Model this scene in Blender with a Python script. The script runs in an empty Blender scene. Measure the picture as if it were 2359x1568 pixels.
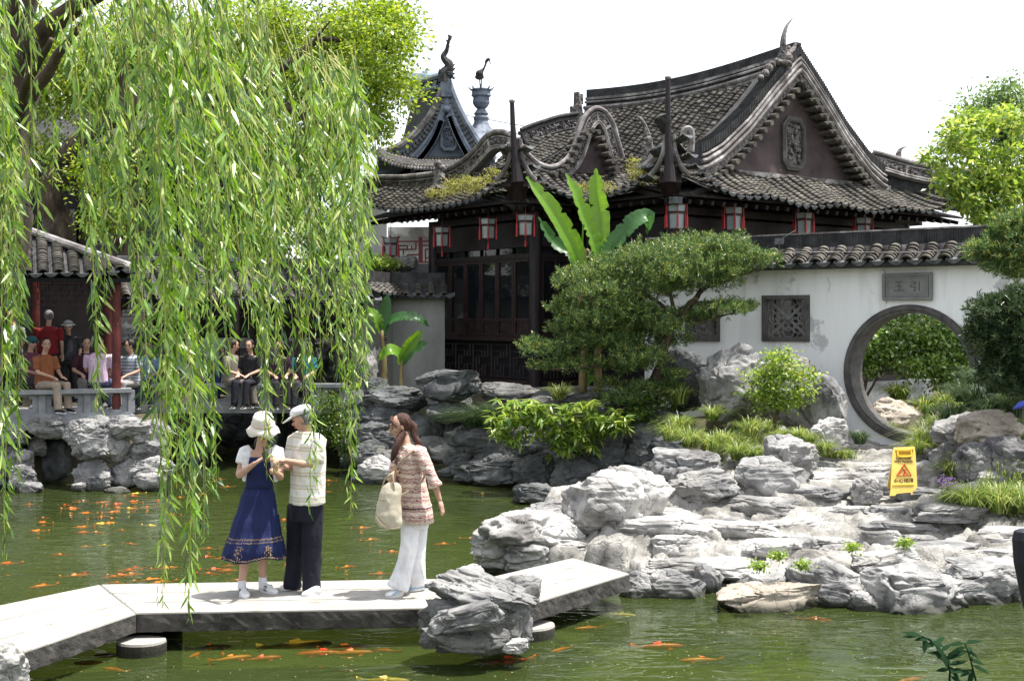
import bpy, math, random
import numpy as np
from mathutils import Vector, Matrix, Euler
R = math.radians
rnd = random.Random(7)
rng = np.random.default_rng(7)
scn = bpy.context.scene
COL = scn.collection
# ------------------------------------------------------------------ camera, sky, sun, exposure
F = 2900.0; CU = 1179.0; CV = 735.0; HC = 2.85        # focal length and horizon in picture units, eye height over the pond
cam = bpy.data.cameras.new('camera'); camo = bpy.data.objects.new('camera', cam); COL.objects.link(camo)
camo.location = (0, 0, HC); camo.rotation_euler = (R(90), 0, 0)
cam.sensor_width = 36; cam.lens = 36 * F / 2358; cam.shift_y = -49 / 2358
cam.clip_start = .1; cam.clip_end = 600
scn.camera = camo
SUN_EL = R(72); SUN_AZ = R(84)                         # azimuth measured from +Y towards +X
wd = bpy.data.worlds.new('World'); scn.world = wd; wd.use_nodes = True
nt = wd.node_tree; bgn = nt.nodes['Background']
sky = nt.nodes.new('ShaderNodeTexSky'); sky.sky_type = 'NISHITA'; sky.sun_disc = False
sky.sun_elevation = SUN_EL; sky.sun_rotation = SUN_AZ
sky.air_density = 1.0; sky.dust_density = 2.0; sky.ozone_density = 1.0; sky.altitude = 0
hs = nt.nodes.new('ShaderNodeHueSaturation'); hs.inputs['Saturation'].default_value = .3; hs.inputs['Value'].default_value = 1.3
nt.links.new(sky.outputs[0], hs.inputs['Color']); nt.links.new(hs.outputs[0], bgn.inputs[0])
bgn.inputs[1].default_value = .15
sl = bpy.data.lights.new('sun', 'SUN'); sl.energy = 5.0; sl.angle = R(.5); sl.color = (1, .96, .9)
so = bpy.data.objects.new('sun', sl); COL.objects.link(so)
sd = Vector((math.cos(SUN_EL) * math.sin(SUN_AZ), math.cos(SUN_EL) * math.cos(SUN_AZ), math.sin(SUN_EL)))
so.rotation_euler = sd.to_track_quat('Z', 'Y').to_euler()
scn.view_settings.view_transform = 'Standard'; scn.view_settings.look = 'None'
scn.view_settings.exposure = .9; scn.view_settings.gamma = 1.0
try: scn.view_settings.use_curve_mapping = False
except Exception: pass
scn.cycles.max_bounces = 6; scn.cycles.transparent_max_bounces = 10
scn.cycles.caustics_reflective = False; scn.cycles.caustics_refractive = False

# ------------------------------------------------------------------ placing helpers
def W(u, v, d): return Vector(((u - CU) / F * d, d, HC - (v - CV) / F * d))
def ray_z(u, v, z):
    d = (HC - z) * F / (v - CV); return W(u, v, d)
HCx, HCy = 2.85, 22.59; BX, BY = .795, .607; AX, AY = -.607, .795    # hall frame: corner, x' axis, y' axis
def H(x, y, z): return Vector((HCx + BX * x + AX * y, HCy + BY * x + AY * y, z))
def ray_y(u, v, k):
    rx = (u - CU) / F; t = (k + HCx * AX + HCy * AY) / (rx * AX + AY); return W(u, v, t)
def ray_x(u, v, k):
    rx = (u - CU) / F; t = (k + HCx * BX + HCy * BY) / (rx * BX + BY); return W(u, v, t)
def lerp(a, b, t): return a + (b - a) * t
def smooth(a, b, x):
    t = np.clip((x - a) / (b - a), 0, 1); return t * t * (3 - 2 * t)
def catmull(pts, n):
    P = [Vector(p) for p in pts]; P = [P[0] * 2 - P[1]] + P + [P[-1] * 2 - P[-2]]; out = []
    for i in range(1, len(P) - 2):
        for j in range(n):
            t = j / n; a, b, c, d = P[i - 1:i + 3]
            out.append(.5 * ((2 * b) + (c - a) * t + (2 * a - 5 * b + 4 * c - d) * t * t + (3 * b - a - 3 * c + d) * t ** 3))
    out.append(P[-2]); return out

# ------------------------------------------------------------------ numpy noise
def _h(ix, iy, iz, s):
    n = (ix.astype(np.int64) * 374761393 + iy.astype(np.int64) * 668265263 + iz.astype(np.int64) * 1274126177 + s * 974634777) & 0xffffffff
    n = ((n ^ (n >> 13)) * 1103515245) & 0xffffffff; n = n ^ (n >> 16); n = (n * 2654435761) & 0xffffffff
    return ((n ^ (n >> 15)) & 0xffffff) / float(0xffffff)
def vnoise(p, s=0):
    i = np.floor(p).astype(np.int64); f = p - i; f = f * f * (3 - 2 * f); r = 0
    for dx in (0, 1):
        for dy in (0, 1):
            for dz in (0, 1):
                w = (f[:, 0] if dx else 1 - f[:, 0]) * (f[:, 1] if dy else 1 - f[:, 1]) * (f[:, 2] if dz else 1 - f[:, 2])
                r = r + w * _h(i[:, 0] + dx, i[:, 1] + dy, i[:, 2] + dz, s)
    return r * 2 - 1
def fbm(p, s=0, o=4, g=.5):
    r = 0; a = 1; t = 0
    for k in range(o): r = r + a * vnoise(p * 2 ** k + 13.7 * k, s + k); t += a; a *= g
    return r / t
def worley(x, y, s=0):
    ix = np.floor(x).astype(np.int64); iy = np.floor(y).astype(np.int64)
    f1 = np.full(x.shape, 9.); f2 = np.full(x.shape, 9.); cid = np.zeros(x.shape, np.int64); z = np.zeros_like(ix)
    cx = np.zeros(x.shape); cy = np.zeros(x.shape)
    for dx in (-1, 0, 1):
        for dy in (-1, 0, 1):
            px = ix + dx + .1 + .8 * _h(ix + dx, iy + dy, z, s); py = iy + dy + .1 + .8 * _h(ix + dx, iy + dy, z, s + 9)
            d = np.hypot(px - x, py - y); c = (ix + dx) * 4096 + (iy + dy)
            m = d < f1; f2 = np.where(m, f1, np.minimum(f2, d)); f1 = np.where(m, d, f1); cid = np.where(m, c, cid)
            cx = np.where(m, px, cx); cy = np.where(m, py, cy)
    return f1, f2, cid, cx, cy

# ------------------------------------------------------------------ objects
def tag(o, label=None, cat=None, group=None, kind=None):
    if label: o['label'] = label
    if cat: o['category'] = cat
    if group: o['group'] = group
    if kind: o['kind'] = kind
    return o
def thing(name, label, cat, loc=(0, 0, 0), group=None, rz=0):
    o = bpy.data.objects.new(name, None); COL.objects.link(o); o.location = loc; o.rotation_euler = (0, 0, rz)
    o.empty_display_size = .1
    return tag(o, label, cat, group)
def link(o, parent=None, local=False):
    COL.objects.link(o)
    if parent is not None:
        o.parent = parent
        if not local: o.matrix_parent_inverse = PINV(parent)
    return o
def PINV(p): return p.matrix_basis.inverted()      # every part is built in world coordinates
def mkmesh(name, V, Fc, mats, smooth_=False, midx=None):
    me = bpy.data.meshes.new(name)
    V = np.asarray(V, dtype=np.float32).reshape(-1, 3)
    if isinstance(Fc, np.ndarray):
        k = Fc.shape[1]; n = Fc.shape[0]
        me.vertices.add(len(V)); me.vertices.foreach_set('co', V.ravel())
        me.loops.add(n * k); me.loops.foreach_set('vertex_index', Fc.astype(np.int32).ravel())
        me.polygons.add(n); me.polygons.foreach_set('loop_start', np.arange(0, n * k, k, dtype=np.int32))
        me.update(calc_edges=True)
    else:
        me.from_pydata(V.tolist(), [], Fc); me.update()
    for m in (mats if isinstance(mats, (list, tuple)) else [mats]): me.materials.append(m)
    if midx is not None: me.polygons.foreach_set('material_index', np.asarray(midx, dtype=np.int32))
    if smooth_: me.polygons.foreach_set('use_smooth', np.ones(len(me.polygons), dtype=bool))
    return me
def mobj(name, me, parent=None, local=False):
    o = bpy.data.objects.new(name, me); return link(o, parent, local)
class MB:
    def __init__(s): s.v = []; s.f = []; s.mi = []; s.cur = 0
    def m(s, i): s.cur = i; return s
    def add(s, V, Fs):
        o = len(s.v); s.v += [tuple(x) for x in V]; s.f += [tuple(i + o for i in f) for f in Fs]; s.mi += [s.cur] * len(Fs); return s
    def hexa(s, P):   # 8 corners: bottom 4 ccw, top 4 ccw
        return s.add(P, [(3, 2, 1, 0), (4, 5, 6, 7), (0, 1, 5, 4), (1, 2, 6, 5), (2, 3, 7, 6), (3, 0, 4, 7)])
    def box(s, c, sz, ax=None):
        c = Vector(c); X, Y, Z = ax if ax else (Vector((1, 0, 0)), Vector((0, 1, 0)), Vector((0, 0, 1)))
        a, b, d = X * sz[0] / 2, Y * sz[1] / 2, Z * sz[2] / 2
        return s.hexa([c - a - b - d, c + a - b - d, c + a + b - d, c - a + b - d, c - a - b + d, c + a - b + d, c + a + b + d, c - a + b + d])
    def bar(s, p, q, w, h=None, up=Vector((0, 0, 1))):
        p = Vector(p); q = Vector(q); T = (q - p); L = T.length
        if L < 1e-6: return s
        T /= L; X = T.cross(up)
        if X.length < 1e-3: X = T.cross(Vector((0, 1, 0)))
        X.normalize(); Z = X.cross(T)
        return s.box((p + q) / 2, (w, L, h or w), (X, T, Z))
    def tube(s, P, r, n=8, cap=True, flat=1.0, up=None):
        P = [Vector(p) for p in P]; m = len(P); r = r if isinstance(r, (list, tuple)) else [r] * m
        V = []; Fs = []; X = None
        for i, p in enumerate(P):
            T = (P[min(i + 1, m - 1)] - P[max(i - 1, 0)]); T = T.normalized() if T.length > 1e-9 else Vector((0, 0, 1))
            if up is not None: X = T.cross(up); X.normalize()
            elif X is None:
                X = T.cross(Vector((0, 0, 1)));
                if X.length < .05: X = T.cross(Vector((0, 1, 0)))
                X.normalize()
            else: X = (X - T * X.dot(T)).normalized()
            Y = T.cross(X)
            for k in range(n):
                a = 2 * math.pi * k / n; V.append(p + X * math.cos(a) * r[i] + Y * math.sin(a) * r[i] * flat)
        for i in range(m - 1):
            for k in range(n):
                k2 = (k + 1) % n; Fs.append((i * n + k, i * n + k2, (i + 1) * n + k2, (i + 1) * n + k))
        if cap: Fs.append(tuple(range(n))[::-1]); Fs.append(tuple((m - 1) * n + k for k in range(n)))
        return s.add(V, Fs)
    def loft(s, rings, cap=True):
        n = len(rings[0]); V = [p for r in rings for p in r]; Fs = []
        for i in range(len(rings) - 1):
            for k in range(n):
                k2 = (k + 1) % n; Fs.append((i * n + k, i * n + k2, (i + 1) * n + k2, (i + 1) * n + k))
        if cap: Fs.append(tuple(range(n))[::-1]); Fs.append(tuple((len(rings) - 1) * n + k for k in range(n)))
        return s.add(V, Fs)
    def sphere(s, c, r, n=10, m=7, ax=None):
        c = Vector(c); r = r if isinstance(r, (tuple, list)) else (r, r, r)
        X, Y, Z = ax if ax else (Vector((1, 0, 0)), Vector((0, 1, 0)), Vector((0, 0, 1)))
        V = [c - Z * r[2]]; Fs = []
        for i in range(1, m):
            ph = -math.pi / 2 + math.pi * i / m
            for k in range(n):
                a = 2 * math.pi * k / n; V.append(c + X * r[0] * math.cos(ph) * math.cos(a) + Y * r[1] * math.cos(ph) * math.sin(a) + Z * r[2] * math.sin(ph))
        V.append(c + Z * r[2]); t = len(V) - 1
        for k in range(n):
            k2 = (k + 1) % n; Fs.append((0, 1 + k2, 1 + k)); Fs.append((t, 1 + (m - 2) * n + k, 1 + (m - 2) * n + k2))
            for i in range(m - 2): Fs.append((1 + i * n + k, 1 + i * n + k2, 1 + (i + 1) * n + k2, 1 + (i + 1) * n + k))
        return s.add(V, Fs)
    def strip(s, A, B):
        n = len(A); return s.add(list(A) + list(B), [(i, i + 1, n + i + 1, n + i) for i in range(n - 1)])
    def slab(s, A, B, thick):   # closed thick sheet between two polylines
        n = len(A); t = Vector(thick); V = list(A) + list(B) + [a + t for a in A] + [b + t for b in B]; Fs = []
        for i in range(n - 1):
            Fs += [(i, i + 1, n + i + 1, n + i), (2 * n + i + 1, 2 * n + i, 3 * n + i, 3 * n + i + 1), (i + 1, i, 2 * n + i, 2 * n + i + 1), (n + i, n + i + 1, 3 * n + i + 1, 3 * n + i)]
        Fs += [(0, n, 3 * n, 2 * n), (n - 1, 3 * n - 1, 4 * n - 1, 2 * n - 1)]
        Fs[-1] = (n - 1, 2 * n - 1 + 0, 4 * n - 1, 3 * n - 1)
        return s.add(V, Fs)
    def build(s, name, mats, parent=None, smooth_=False, local=False):
        return mobj(name, mkmesh(name, s.v, s.f, mats, smooth_, s.mi), parent, local)
def gridmesh(name, P, mat, parent=None, smooth_=True):   # P: array (m, n, 3)
    m, n = P.shape[:2]; idx = np.arange(m * n).reshape(m, n)
    Fc = np.stack([idx[:-1, :-1], idx[:-1, 1:], idx[1:, 1:], idx[1:, :-1]], -1).reshape(-1, 4)
    return mobj(name, mkmesh(name, P.reshape(-1, 3), Fc, mat, smooth_), parent)

# ------------------------------------------------------------------ materials
MATS = {}
def _new(name):
    m = bpy.data.materials.new(name); m.use_nodes = True; t = m.node_tree; return m, t, t.nodes['Principled BSDF']
def surf(name, stops, scale=4, rough=.8, bump=.2, bscale=None, detail=8, stretch=(1, 1, 1), cracks=0, crs=2.0, spec=.3, metal=0, bdist=.02, speck=None, flat=None, wet=False):
    """stops: list of (pos, rgb) over a world-space noise"""
    m, t, p = _new(name); N = t.nodes; L = t.links
    g = N.new('ShaderNodeNewGeometry'); mp = N.new('ShaderNodeMapping'); L.new(g.outputs['Position'], mp.inputs[0]); mp.inputs['Scale'].default_value = stretch
    n = N.new('ShaderNodeTexNoise'); n.inputs['Scale'].default_value = scale; n.inputs['Detail'].default_value = detail; n.inputs['Roughness'].default_value = .62
    L.new(mp.outputs[0], n.inputs['Vector'])
    cr = N.new('ShaderNodeValToRGB'); e = cr.color_ramp.elements
    while len(e) < len(stops): e.new(.5)
    for i, (a, c) in enumerate(stops): e[i].position = a; e[i].color = (*c, 1)
    L.new(n.outputs[0], cr.inputs[0]); col = cr.outputs[0]
    if speck:
        n3 = N.new('ShaderNodeTexNoise'); n3.inputs['Scale'].default_value = speck[0]; n3.inputs['Detail'].default_value = 9; n3.inputs['Roughness'].default_value = .65; L.new(g.outputs['Position'], n3.inputs['Vector'])
        r3 = N.new('ShaderNodeValToRGB'); r3.color_ramp.elements[0].position = speck[1]; r3.color_ramp.elements[1].position = speck[2]; L.new(n3.outputs[0], r3.inputs[0])
        mx = N.new('ShaderNodeMix'); mx.data_type = 'RGBA'; L.new(r3.outputs[0], mx.inputs[0]); L.new(col, mx.inputs[6]); mx.inputs[7].default_value = (*speck[3], 1); col = mx.outputs[2]
    if cracks:   # darker colour along the fissures
        vc = N.new('ShaderNodeTexVoronoi'); vc.feature = 'DISTANCE_TO_EDGE'; vc.inputs['Scale'].default_value = crs
        ad = N.new('ShaderNodeVectorMath'); ad.operation = 'ADD'; L.new(mp.outputs[0], ad.inputs[0]); n5 = N.new('ShaderNodeTexNoise'); n5.inputs['Scale'].default_value = 2.2; n5.inputs['Detail'].default_value = 5
        L.new(g.outputs['Position'], n5.inputs['Vector']); L.new(n5.outputs['Color'], ad.inputs[1]); L.new(ad.outputs[0], vc.inputs['Vector'])
        mc = N.new('ShaderNodeMapRange'); mc.inputs[1].default_value = 0; mc.inputs[2].default_value = .022; mc.inputs[3].default_value = .5; mc.inputs[4].default_value = 0; L.new(vc.outputs['Distance'], mc.inputs[0])
        mk = N.new('ShaderNodeMix'); mk.data_type = 'RGBA'; L.new(mc.outputs[0], mk.inputs[0]); L.new(col, mk.inputs[6]); mk.inputs[7].default_value = (.05, .045, .038, 1); col = mk.outputs[2]
    if wet:      # damp, algae-stained band just above the water line
        sx = N.new('ShaderNodeSeparateXYZ'); L.new(g.outputs['Position'], sx.inputs[0]); mw = N.new('ShaderNodeMath'); mw.operation = 'MULTIPLY_ADD'; L.new(n.outputs[0], mw.inputs[0]); mw.inputs[1].default_value = -.16; L.new(sx.outputs['Z'], mw.inputs[2])
        rw = N.new('ShaderNodeMapRange'); rw.inputs[1].default_value = -.04; rw.inputs[2].default_value = .03; rw.inputs[3].default_value = .85; rw.inputs[4].default_value = 0; L.new(mw.outputs[0], rw.inputs[0])
        mz = N.new('ShaderNodeMix'); mz.data_type = 'RGBA'; L.new(rw.outputs[0], mz.inputs[0]); L.new(col, mz.inputs[6]); mz.inputs[7].default_value = (.022, .024, .014, 1); col = mz.outputs[2]
    L.new(col, p.inputs['Base Color'])
    p.inputs['Roughness'].default_value = rough; p.inputs['Metallic'].default_value = metal
    try: p.inputs['Specular IOR Level'].default_value = spec
    except Exception: pass
    if bump:
        n2 = N.new('ShaderNodeTexNoise'); n2.inputs['Scale'].default_value = bscale or scale * 5; n2.inputs['Detail'].default_value = 6; n2.inputs['Roughness'].default_value = .7
        L.new(mp.outputs[0], n2.inputs['Vector']); h = n2.outputs[0]
        if cracks:
            v = N.new('ShaderNodeTexVoronoi'); v.feature = 'DISTANCE_TO_EDGE'; v.inputs['Scale'].default_value = crs
            add = N.new('ShaderNodeVectorMath'); add.operation = 'ADD'; L.new(mp.outputs[0], add.inputs[0]); n4 = N.new('ShaderNodeTexNoise'); n4.inputs['Scale'].default_value = 2.2; n4.inputs['Detail'].default_value = 5
            L.new(g.outputs['Position'], n4.inputs['Vector']); L.new(n4.outputs['Color'], add.inputs[1]); L.new(add.outputs[0], v.inputs['Vector'])
            mr = N.new('ShaderNodeMapRange'); mr.inputs[1].default_value = 0; mr.inputs[2].default_value = .05; L.new(v.outputs['Distance'], mr.inputs[0])
            ma = N.new('ShaderNodeMath'); ma.operation = 'MULTIPLY_ADD'; L.new(mr.outputs[0], ma.inputs[0]); ma.inputs[1].default_value = cracks; L.new(h, ma.inputs[2]); h = ma.outputs[0]
        b = N.new('ShaderNodeBump'); b.inputs['Strength'].default_value = bump; b.inputs['Distance'].default_value = bdist; L.new(h, b.inputs['Height']); L.new(b.outputs[0], p.inputs['Normal'])
    MATS[name] = m; return m
def plain(name, c, rough=.6, metal=0, spec=.4, emit=None):
    m, t, p = _new(name); p.inputs['Base Color'].default_value = (*c, 1); p.inputs['Roughness'].default_value = rough; p.inputs['Metallic'].default_value = metal
    try: p.inputs['Specular IOR Level'].default_value = spec
    except Exception: pass
    # small tonal variation so that nothing is perfectly flat
    g = t.nodes.new('ShaderNodeNewGeometry'); n = t.nodes.new('ShaderNodeTexNoise'); n.inputs['Scale'].default_value = 9; n.inputs['Detail'].default_value = 5
    t.links.new(g.outputs['Position'], n.inputs['Vector'])
    mr = t.nodes.new('ShaderNodeMapRange'); mr.inputs[3].default_value = .78; mr.inputs[4].default_value = 1.22; t.links.new(n.outputs[0], mr.inputs[0])
    hv = t.nodes.new('ShaderNodeHueSaturation'); hv.inputs['Color'].default_value = (*c, 1); t.links.new(mr.outputs[0], hv.inputs['Value']); t.links.new(hv.outputs[0], p.inputs['Base Color'])
    MATS[name] = m; return m
def leafmat(name, stops, trans=.45, rough=.45, tcol=None, spec=.5):
    m, t, p = _new(name); N = t.nodes; L = t.links
    g = N.new('ShaderNodeNewGeometry'); cr = N.new('ShaderNodeValToRGB'); e = cr.color_ramp.elements
    while len(e) < len(stops): e.new(.5)
    for i, (a, c) in enumerate(stops): e[i].position = a; e[i].color = (*c, 1)
    L.new(g.outputs['Random Per Island'], cr.inputs[0]); L.new(cr.outputs[0], p.inputs['Base Color']); p.inputs['Roughness'].default_value = rough
    try: p.inputs['Specular IOR Level'].default_value = spec
    except Exception: pass
    tr = N.new('ShaderNodeBsdfTranslucent'); hv = N.new('ShaderNodeHueSaturation'); hv.inputs['Value'].default_value = 1.7; hv.inputs['Saturation'].default_value = 1.1; hv.inputs['Hue'].default_value = .485
    L.new(cr.outputs[0], hv.inputs['Color']); L.new(hv.outputs[0], tr.inputs[0])
    mx = N.new('ShaderNodeMixShader'); mx.inputs[0].default_value = trans; L.new(p.outputs[0], mx.inputs[1]); L.new(tr.outputs[0], mx.inputs[2])
    L.new(mx.outputs[0], N['Material Output'].inputs[0]); MATS[name] = m; return m
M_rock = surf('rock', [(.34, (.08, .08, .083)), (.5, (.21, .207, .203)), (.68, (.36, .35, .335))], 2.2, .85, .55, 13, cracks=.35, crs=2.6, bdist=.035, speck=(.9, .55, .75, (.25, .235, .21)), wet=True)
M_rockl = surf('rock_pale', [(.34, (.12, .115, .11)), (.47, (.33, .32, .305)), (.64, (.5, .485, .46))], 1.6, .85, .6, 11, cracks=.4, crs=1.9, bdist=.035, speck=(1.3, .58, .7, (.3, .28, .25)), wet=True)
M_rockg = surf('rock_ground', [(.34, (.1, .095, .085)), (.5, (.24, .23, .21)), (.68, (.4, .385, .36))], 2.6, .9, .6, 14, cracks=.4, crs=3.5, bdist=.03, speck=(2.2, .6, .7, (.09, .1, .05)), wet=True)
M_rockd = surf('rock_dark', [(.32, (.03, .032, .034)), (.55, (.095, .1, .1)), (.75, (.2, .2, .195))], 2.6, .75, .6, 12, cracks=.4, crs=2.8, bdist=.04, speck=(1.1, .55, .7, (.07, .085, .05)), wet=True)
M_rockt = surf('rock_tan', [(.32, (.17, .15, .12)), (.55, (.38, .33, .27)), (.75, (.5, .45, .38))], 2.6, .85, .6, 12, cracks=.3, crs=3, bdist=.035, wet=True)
M_slab = surf('bridge_stone', [(.3, (.27, .255, .23)), (.7, (.36, .345, .315))], 2.2, .85, .4, 60, bdist=.006, speck=(6, .5, .72, (.19, .18, .155)))
M_slabs = surf('bridge_side', [(.35, (.03, .028, .026)), (.65, (.1, .093, .085))], 5, .95, .9, 45, bdist=.015, wet=True)
M_tile = surf('roof_tile_grey', [(.3, (.03, .027, .025)), (.5, (.088, .08, .07)), (.72, (.2, .18, .15))], 3.1, .8, .3, 30, bdist=.006, speck=(2.2, .55, .72, (.1, .1, .06)))
M_tiled = surf('roof_dark', [(.35, (.02, .02, .022)), (.65, (.06, .06, .06))], 5, .85, .3)
M_end = surf('tile_end', [(.35, (.045, .05, .055)), (.65, (.15, .155, .16))], 8, .7, .3)
M_rib = surf('ridge_plaster', [(.33, (.09, .08, .078)), (.5, (.21, .195, .19)), (.66, (.46, .44, .42))], 2.5, .85, .4, 14, stretch=(1, 1, 1), bdist=.02, speck=(3.5, .52, .62, (.12, .105, .1)))
M_ribb = surf('ridge_plaster_blue', [(.33, (.07, .085, .11)), (.65, (.22, .25, .3))], 3, .85, .3)
M_orn = surf('carved_ornament', [(.4, (.05, .045, .045)), (.6, (.25, .23, .22))], 14, .85, .9, 24, bdist=.05)
M_gable = surf('gable_render', [(.3, (.035, .028, .03)), (.52, (.085, .064, .064)), (.7, (.12, .092, .088))], 1.3, .9, .2, 8, speck=(2.4, .7, .72, (.42, .4, .42)))
M_gableb = surf('gable_render_blue', [(.3, (.14, .17, .22)), (.7, (.21, .245, .3))], 1.3, .9, .1)
M_wood = surf('dark_wood', [(.35, (.007, .005, .006)), (.65, (.02, .013, .014))], 6, .5, .1, stretch=(1, 1, .3))
M_wood2 = surf('brown_wood', [(.35, (.014, .008, .008)), (.65, (.035, .019, .018))], 6, .5, .1)
M_red = plain('red_silk', (.42, .02, .025), .45)
M_redw = plain('oxblood_rail', (.2, .025, .03), .5)
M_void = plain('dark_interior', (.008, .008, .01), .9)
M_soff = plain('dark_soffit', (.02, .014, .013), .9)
M_wall = surf('white_wall', [(.3, (.64, .64, .635)), (.45, (.82, .82, .815)), (.7, (.88, .88, .875))], 1.6, .9, .14, 20, stretch=(2.6, 2.6, .3), bdist=.008, speck=(.7, .6, .63, (.52, .52, .52)))
M_wallg = surf('stained_wall', [(.3, (.16, .165, .15)), (.55, (.3, .3, .28)), (.72, (.42, .42, .39))], .8, .9, .15, 15, stretch=(1.4, 1.4, .5))
M_frame = surf('brick_frame', [(.3, (.05, .048, .045)), (.7, (.125, .118, .108))], 6, .85, .2)
M_step = surf('grey_stone', [(.3, (.16, .165, .17)), (.7, (.3, .31, .32))], 4, .85, .2)
M_plaq = surf('plaque_stone', [(.3, (.15, .15, .145)), (.7, (.23, .23, .22))], 5, .9, .2)
M_bark = surf('bark', [(.35, (.03, .022, .016)), (.65, (.11, .085, .06))], 7, .95, .8, 18, stretch=(1, 1, .25), bdist=.04)
M_soil = surf('soil', [(.35, (.035, .035, .02)), (.65, (.1, .085, .05))], 3, .95, .4)
M_bstem = surf('banana_stem', [(.35, (.16, .1, .05)), (.65, (.32, .26, .12))], 7, .7, .3, stretch=(1, 1, .2))
M_glassw = plain('lantern_glass', (.26, .31, .31), .35)
m, t, p = _new('window_glass'); p.inputs['Base Color'].default_value = (.008, .009, .011, 1); p.inputs['Roughness'].default_value = .04; p.inputs['IOR'].default_value = 1.5; M_glass = m
# leaves
M_will = leafmat('willow_leaf', [(0, (.015, .05, .01)), (.25, (.06, .14, .02)), (.6, (.16, .3, .035)), (.88, (.32, .46, .11)), (1, (.5, .54, .22))], .36, .4, spec=.8)
M_camp = leafmat('camphor_leaf', [(0, (.06, .12, .015)), (.5, (.19, .29, .035)), (1, (.36, .43, .08))], .45, .4)
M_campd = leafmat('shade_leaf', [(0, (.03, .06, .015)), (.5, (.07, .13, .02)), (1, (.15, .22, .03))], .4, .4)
M_pine = leafmat('pine_needle', [(0, (.025, .075, .03)), (.5, (.075, .145, .04)), (.8, (.15, .22, .055)), (1, (.48, .48, .12))], .25, .4)
M_cam = leafmat('glossy_leaf', [(0, (.05, .11, .025)), (.6, (.13, .24, .04)), (1, (.34, .44, .12))], .3, .22, spec=1)
M_bush = leafmat('bush_leaf', [(0, (.07, .14, .03)), (.5, (.2, .31, .05)), (1, (.4, .46, .12))], .45, .35)
M_ban = leafmat('banana_leaf', [(0, (.12, .28, .03)), (1, (.22, .4, .05))], .5, .35)
M_band = leafmat('banana_leaf_dark', [(0, (.03, .1, .03)), (1, (.06, .16, .04))], .35, .4)
M_lir = leafmat('liriope_blade', [(0, (.05, .1, .02)), (.5, (.16, .23, .05)), (.85, (.3, .36, .09)), (1, (.42, .42, .2))], .3, .4)
M_moss = leafmat('roof_weed', [(0, (.14, .17, .03)), (.6, (.26, .27, .06)), (1, (.38, .34, .12))], .35, .6)
import bmesh
# ================================================================== rocks: a few eroded limestone forms, re-used at many sizes
def ico(sub):
    bm = bmesh.new(); bmesh.ops.create_icosphere(bm, subdivisions=sub, radius=1)
    V = np.array([v.co[:] for v in bm.verts]); Fc = np.array([[v.index for v in f.verts] for f in bm.faces]); bm.free(); return V, Fc
ICO6 = ico(6); ICO5 = ico(5)
def rock_shape(seed, kind='block', base=ICO6):
    V, Fc = base; V = V.copy(); r = np.random.default_rng(seed)
    p = {'block': .6, 'slab': .5, 'ledge': .42, 'holed': .9, 'tall': .7}[kind]
    V = np.sign(V) * np.abs(V) ** p
    V += .2 * np.stack([fbm(V * .9 + 5 * k, seed + k, 2) for k in range(3)], 1)
    for k in range({'holed': 10, 'ledge': 26}.get(kind, 30)):        # flat fracture faces
        n = r.normal(size=3); n[2] *= .25 if kind == 'ledge' else .7; n /= np.linalg.norm(n); o = r.uniform(.66, 1.0); d = V @ n - o
        V -= np.outer(np.clip(d, 0, None) * .95, n)
    N = V / np.linalg.norm(V, axis=1, keepdims=True)
    st = np.array((1, 1, 1.3) if kind != 'ledge' else (1, 1, .8))
    if kind == 'ledge': N = N * np.array((1, 1, .45))
    a = fbm(V * 1.5 * st, seed + 20, 4); sc1 = 1 - np.abs(vnoise(V * 2.1 * st + 3, seed + 30)); sc2 = 1 - np.abs(vnoise(V * 4.3 * st + 8, seed + 33)); w = V + .25 * np.stack([fbm(V * 2, seed + 70 + k, 2) for k in range(3)], 1)
    cr1 = np.abs(vnoise(w * 1.5, seed + 40)); cr2 = np.abs(vnoise(w * 3.1, seed + 41))
    disp = .1 * a + .12 * (sc1 ** 2 - .5) + .05 * (sc2 ** 2 - .5) - .13 * (1 - smooth(0, .09, cr1)) - .06 * (1 - smooth(0, .07, cr2))
    if kind == 'holed': disp += -.34 * smooth(.2, .5, fbm(V * 1.9 + 7, seed + 50, 2)) + .12 * a
    disp += .02 * fbm(V * 9, seed + 60, 3) + .012 * fbm(V * 20, seed + 61, 2)
    V += N * disp[:, None]
    V -= (V.max(0) + V.min(0)) / 2; V /= (V.max(0) - V.min(0)); return V, Fc
PROTO = {}
for k, (kind, sd_) in enumerate([('block', 3), ('block', 11), ('slab', 5), ('slab', 23), ('holed', 8), ('holed', 41), ('tall', 14), ('block', 77), ('slab', 91), ('holed', 60), ('ledge', 101), ('ledge', 112), ('ledge', 123), ('ledge', 135)]):
    V, Fc = rock_shape(sd_, kind, ICO6 if k < 6 or k > 9 else ICO5); PROTO[k] = (V, Fc, kind)
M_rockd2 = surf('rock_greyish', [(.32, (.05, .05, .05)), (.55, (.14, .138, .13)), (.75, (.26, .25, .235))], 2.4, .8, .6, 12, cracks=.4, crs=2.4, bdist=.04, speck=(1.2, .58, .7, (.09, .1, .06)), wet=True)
_rk = {}
def rock_me(k, mat):
    if (k, mat.name) not in _rk: _rk[(k, mat.name)] = mkmesh('rock', PROTO[k][0], PROTO[k][1], mat, True)
    return _rk[(k, mat.name)]
BLK = [0, 1, 7]; SLB = [2, 3, 8]; HOL = [4, 5, 9]; TAL = [6]
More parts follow.
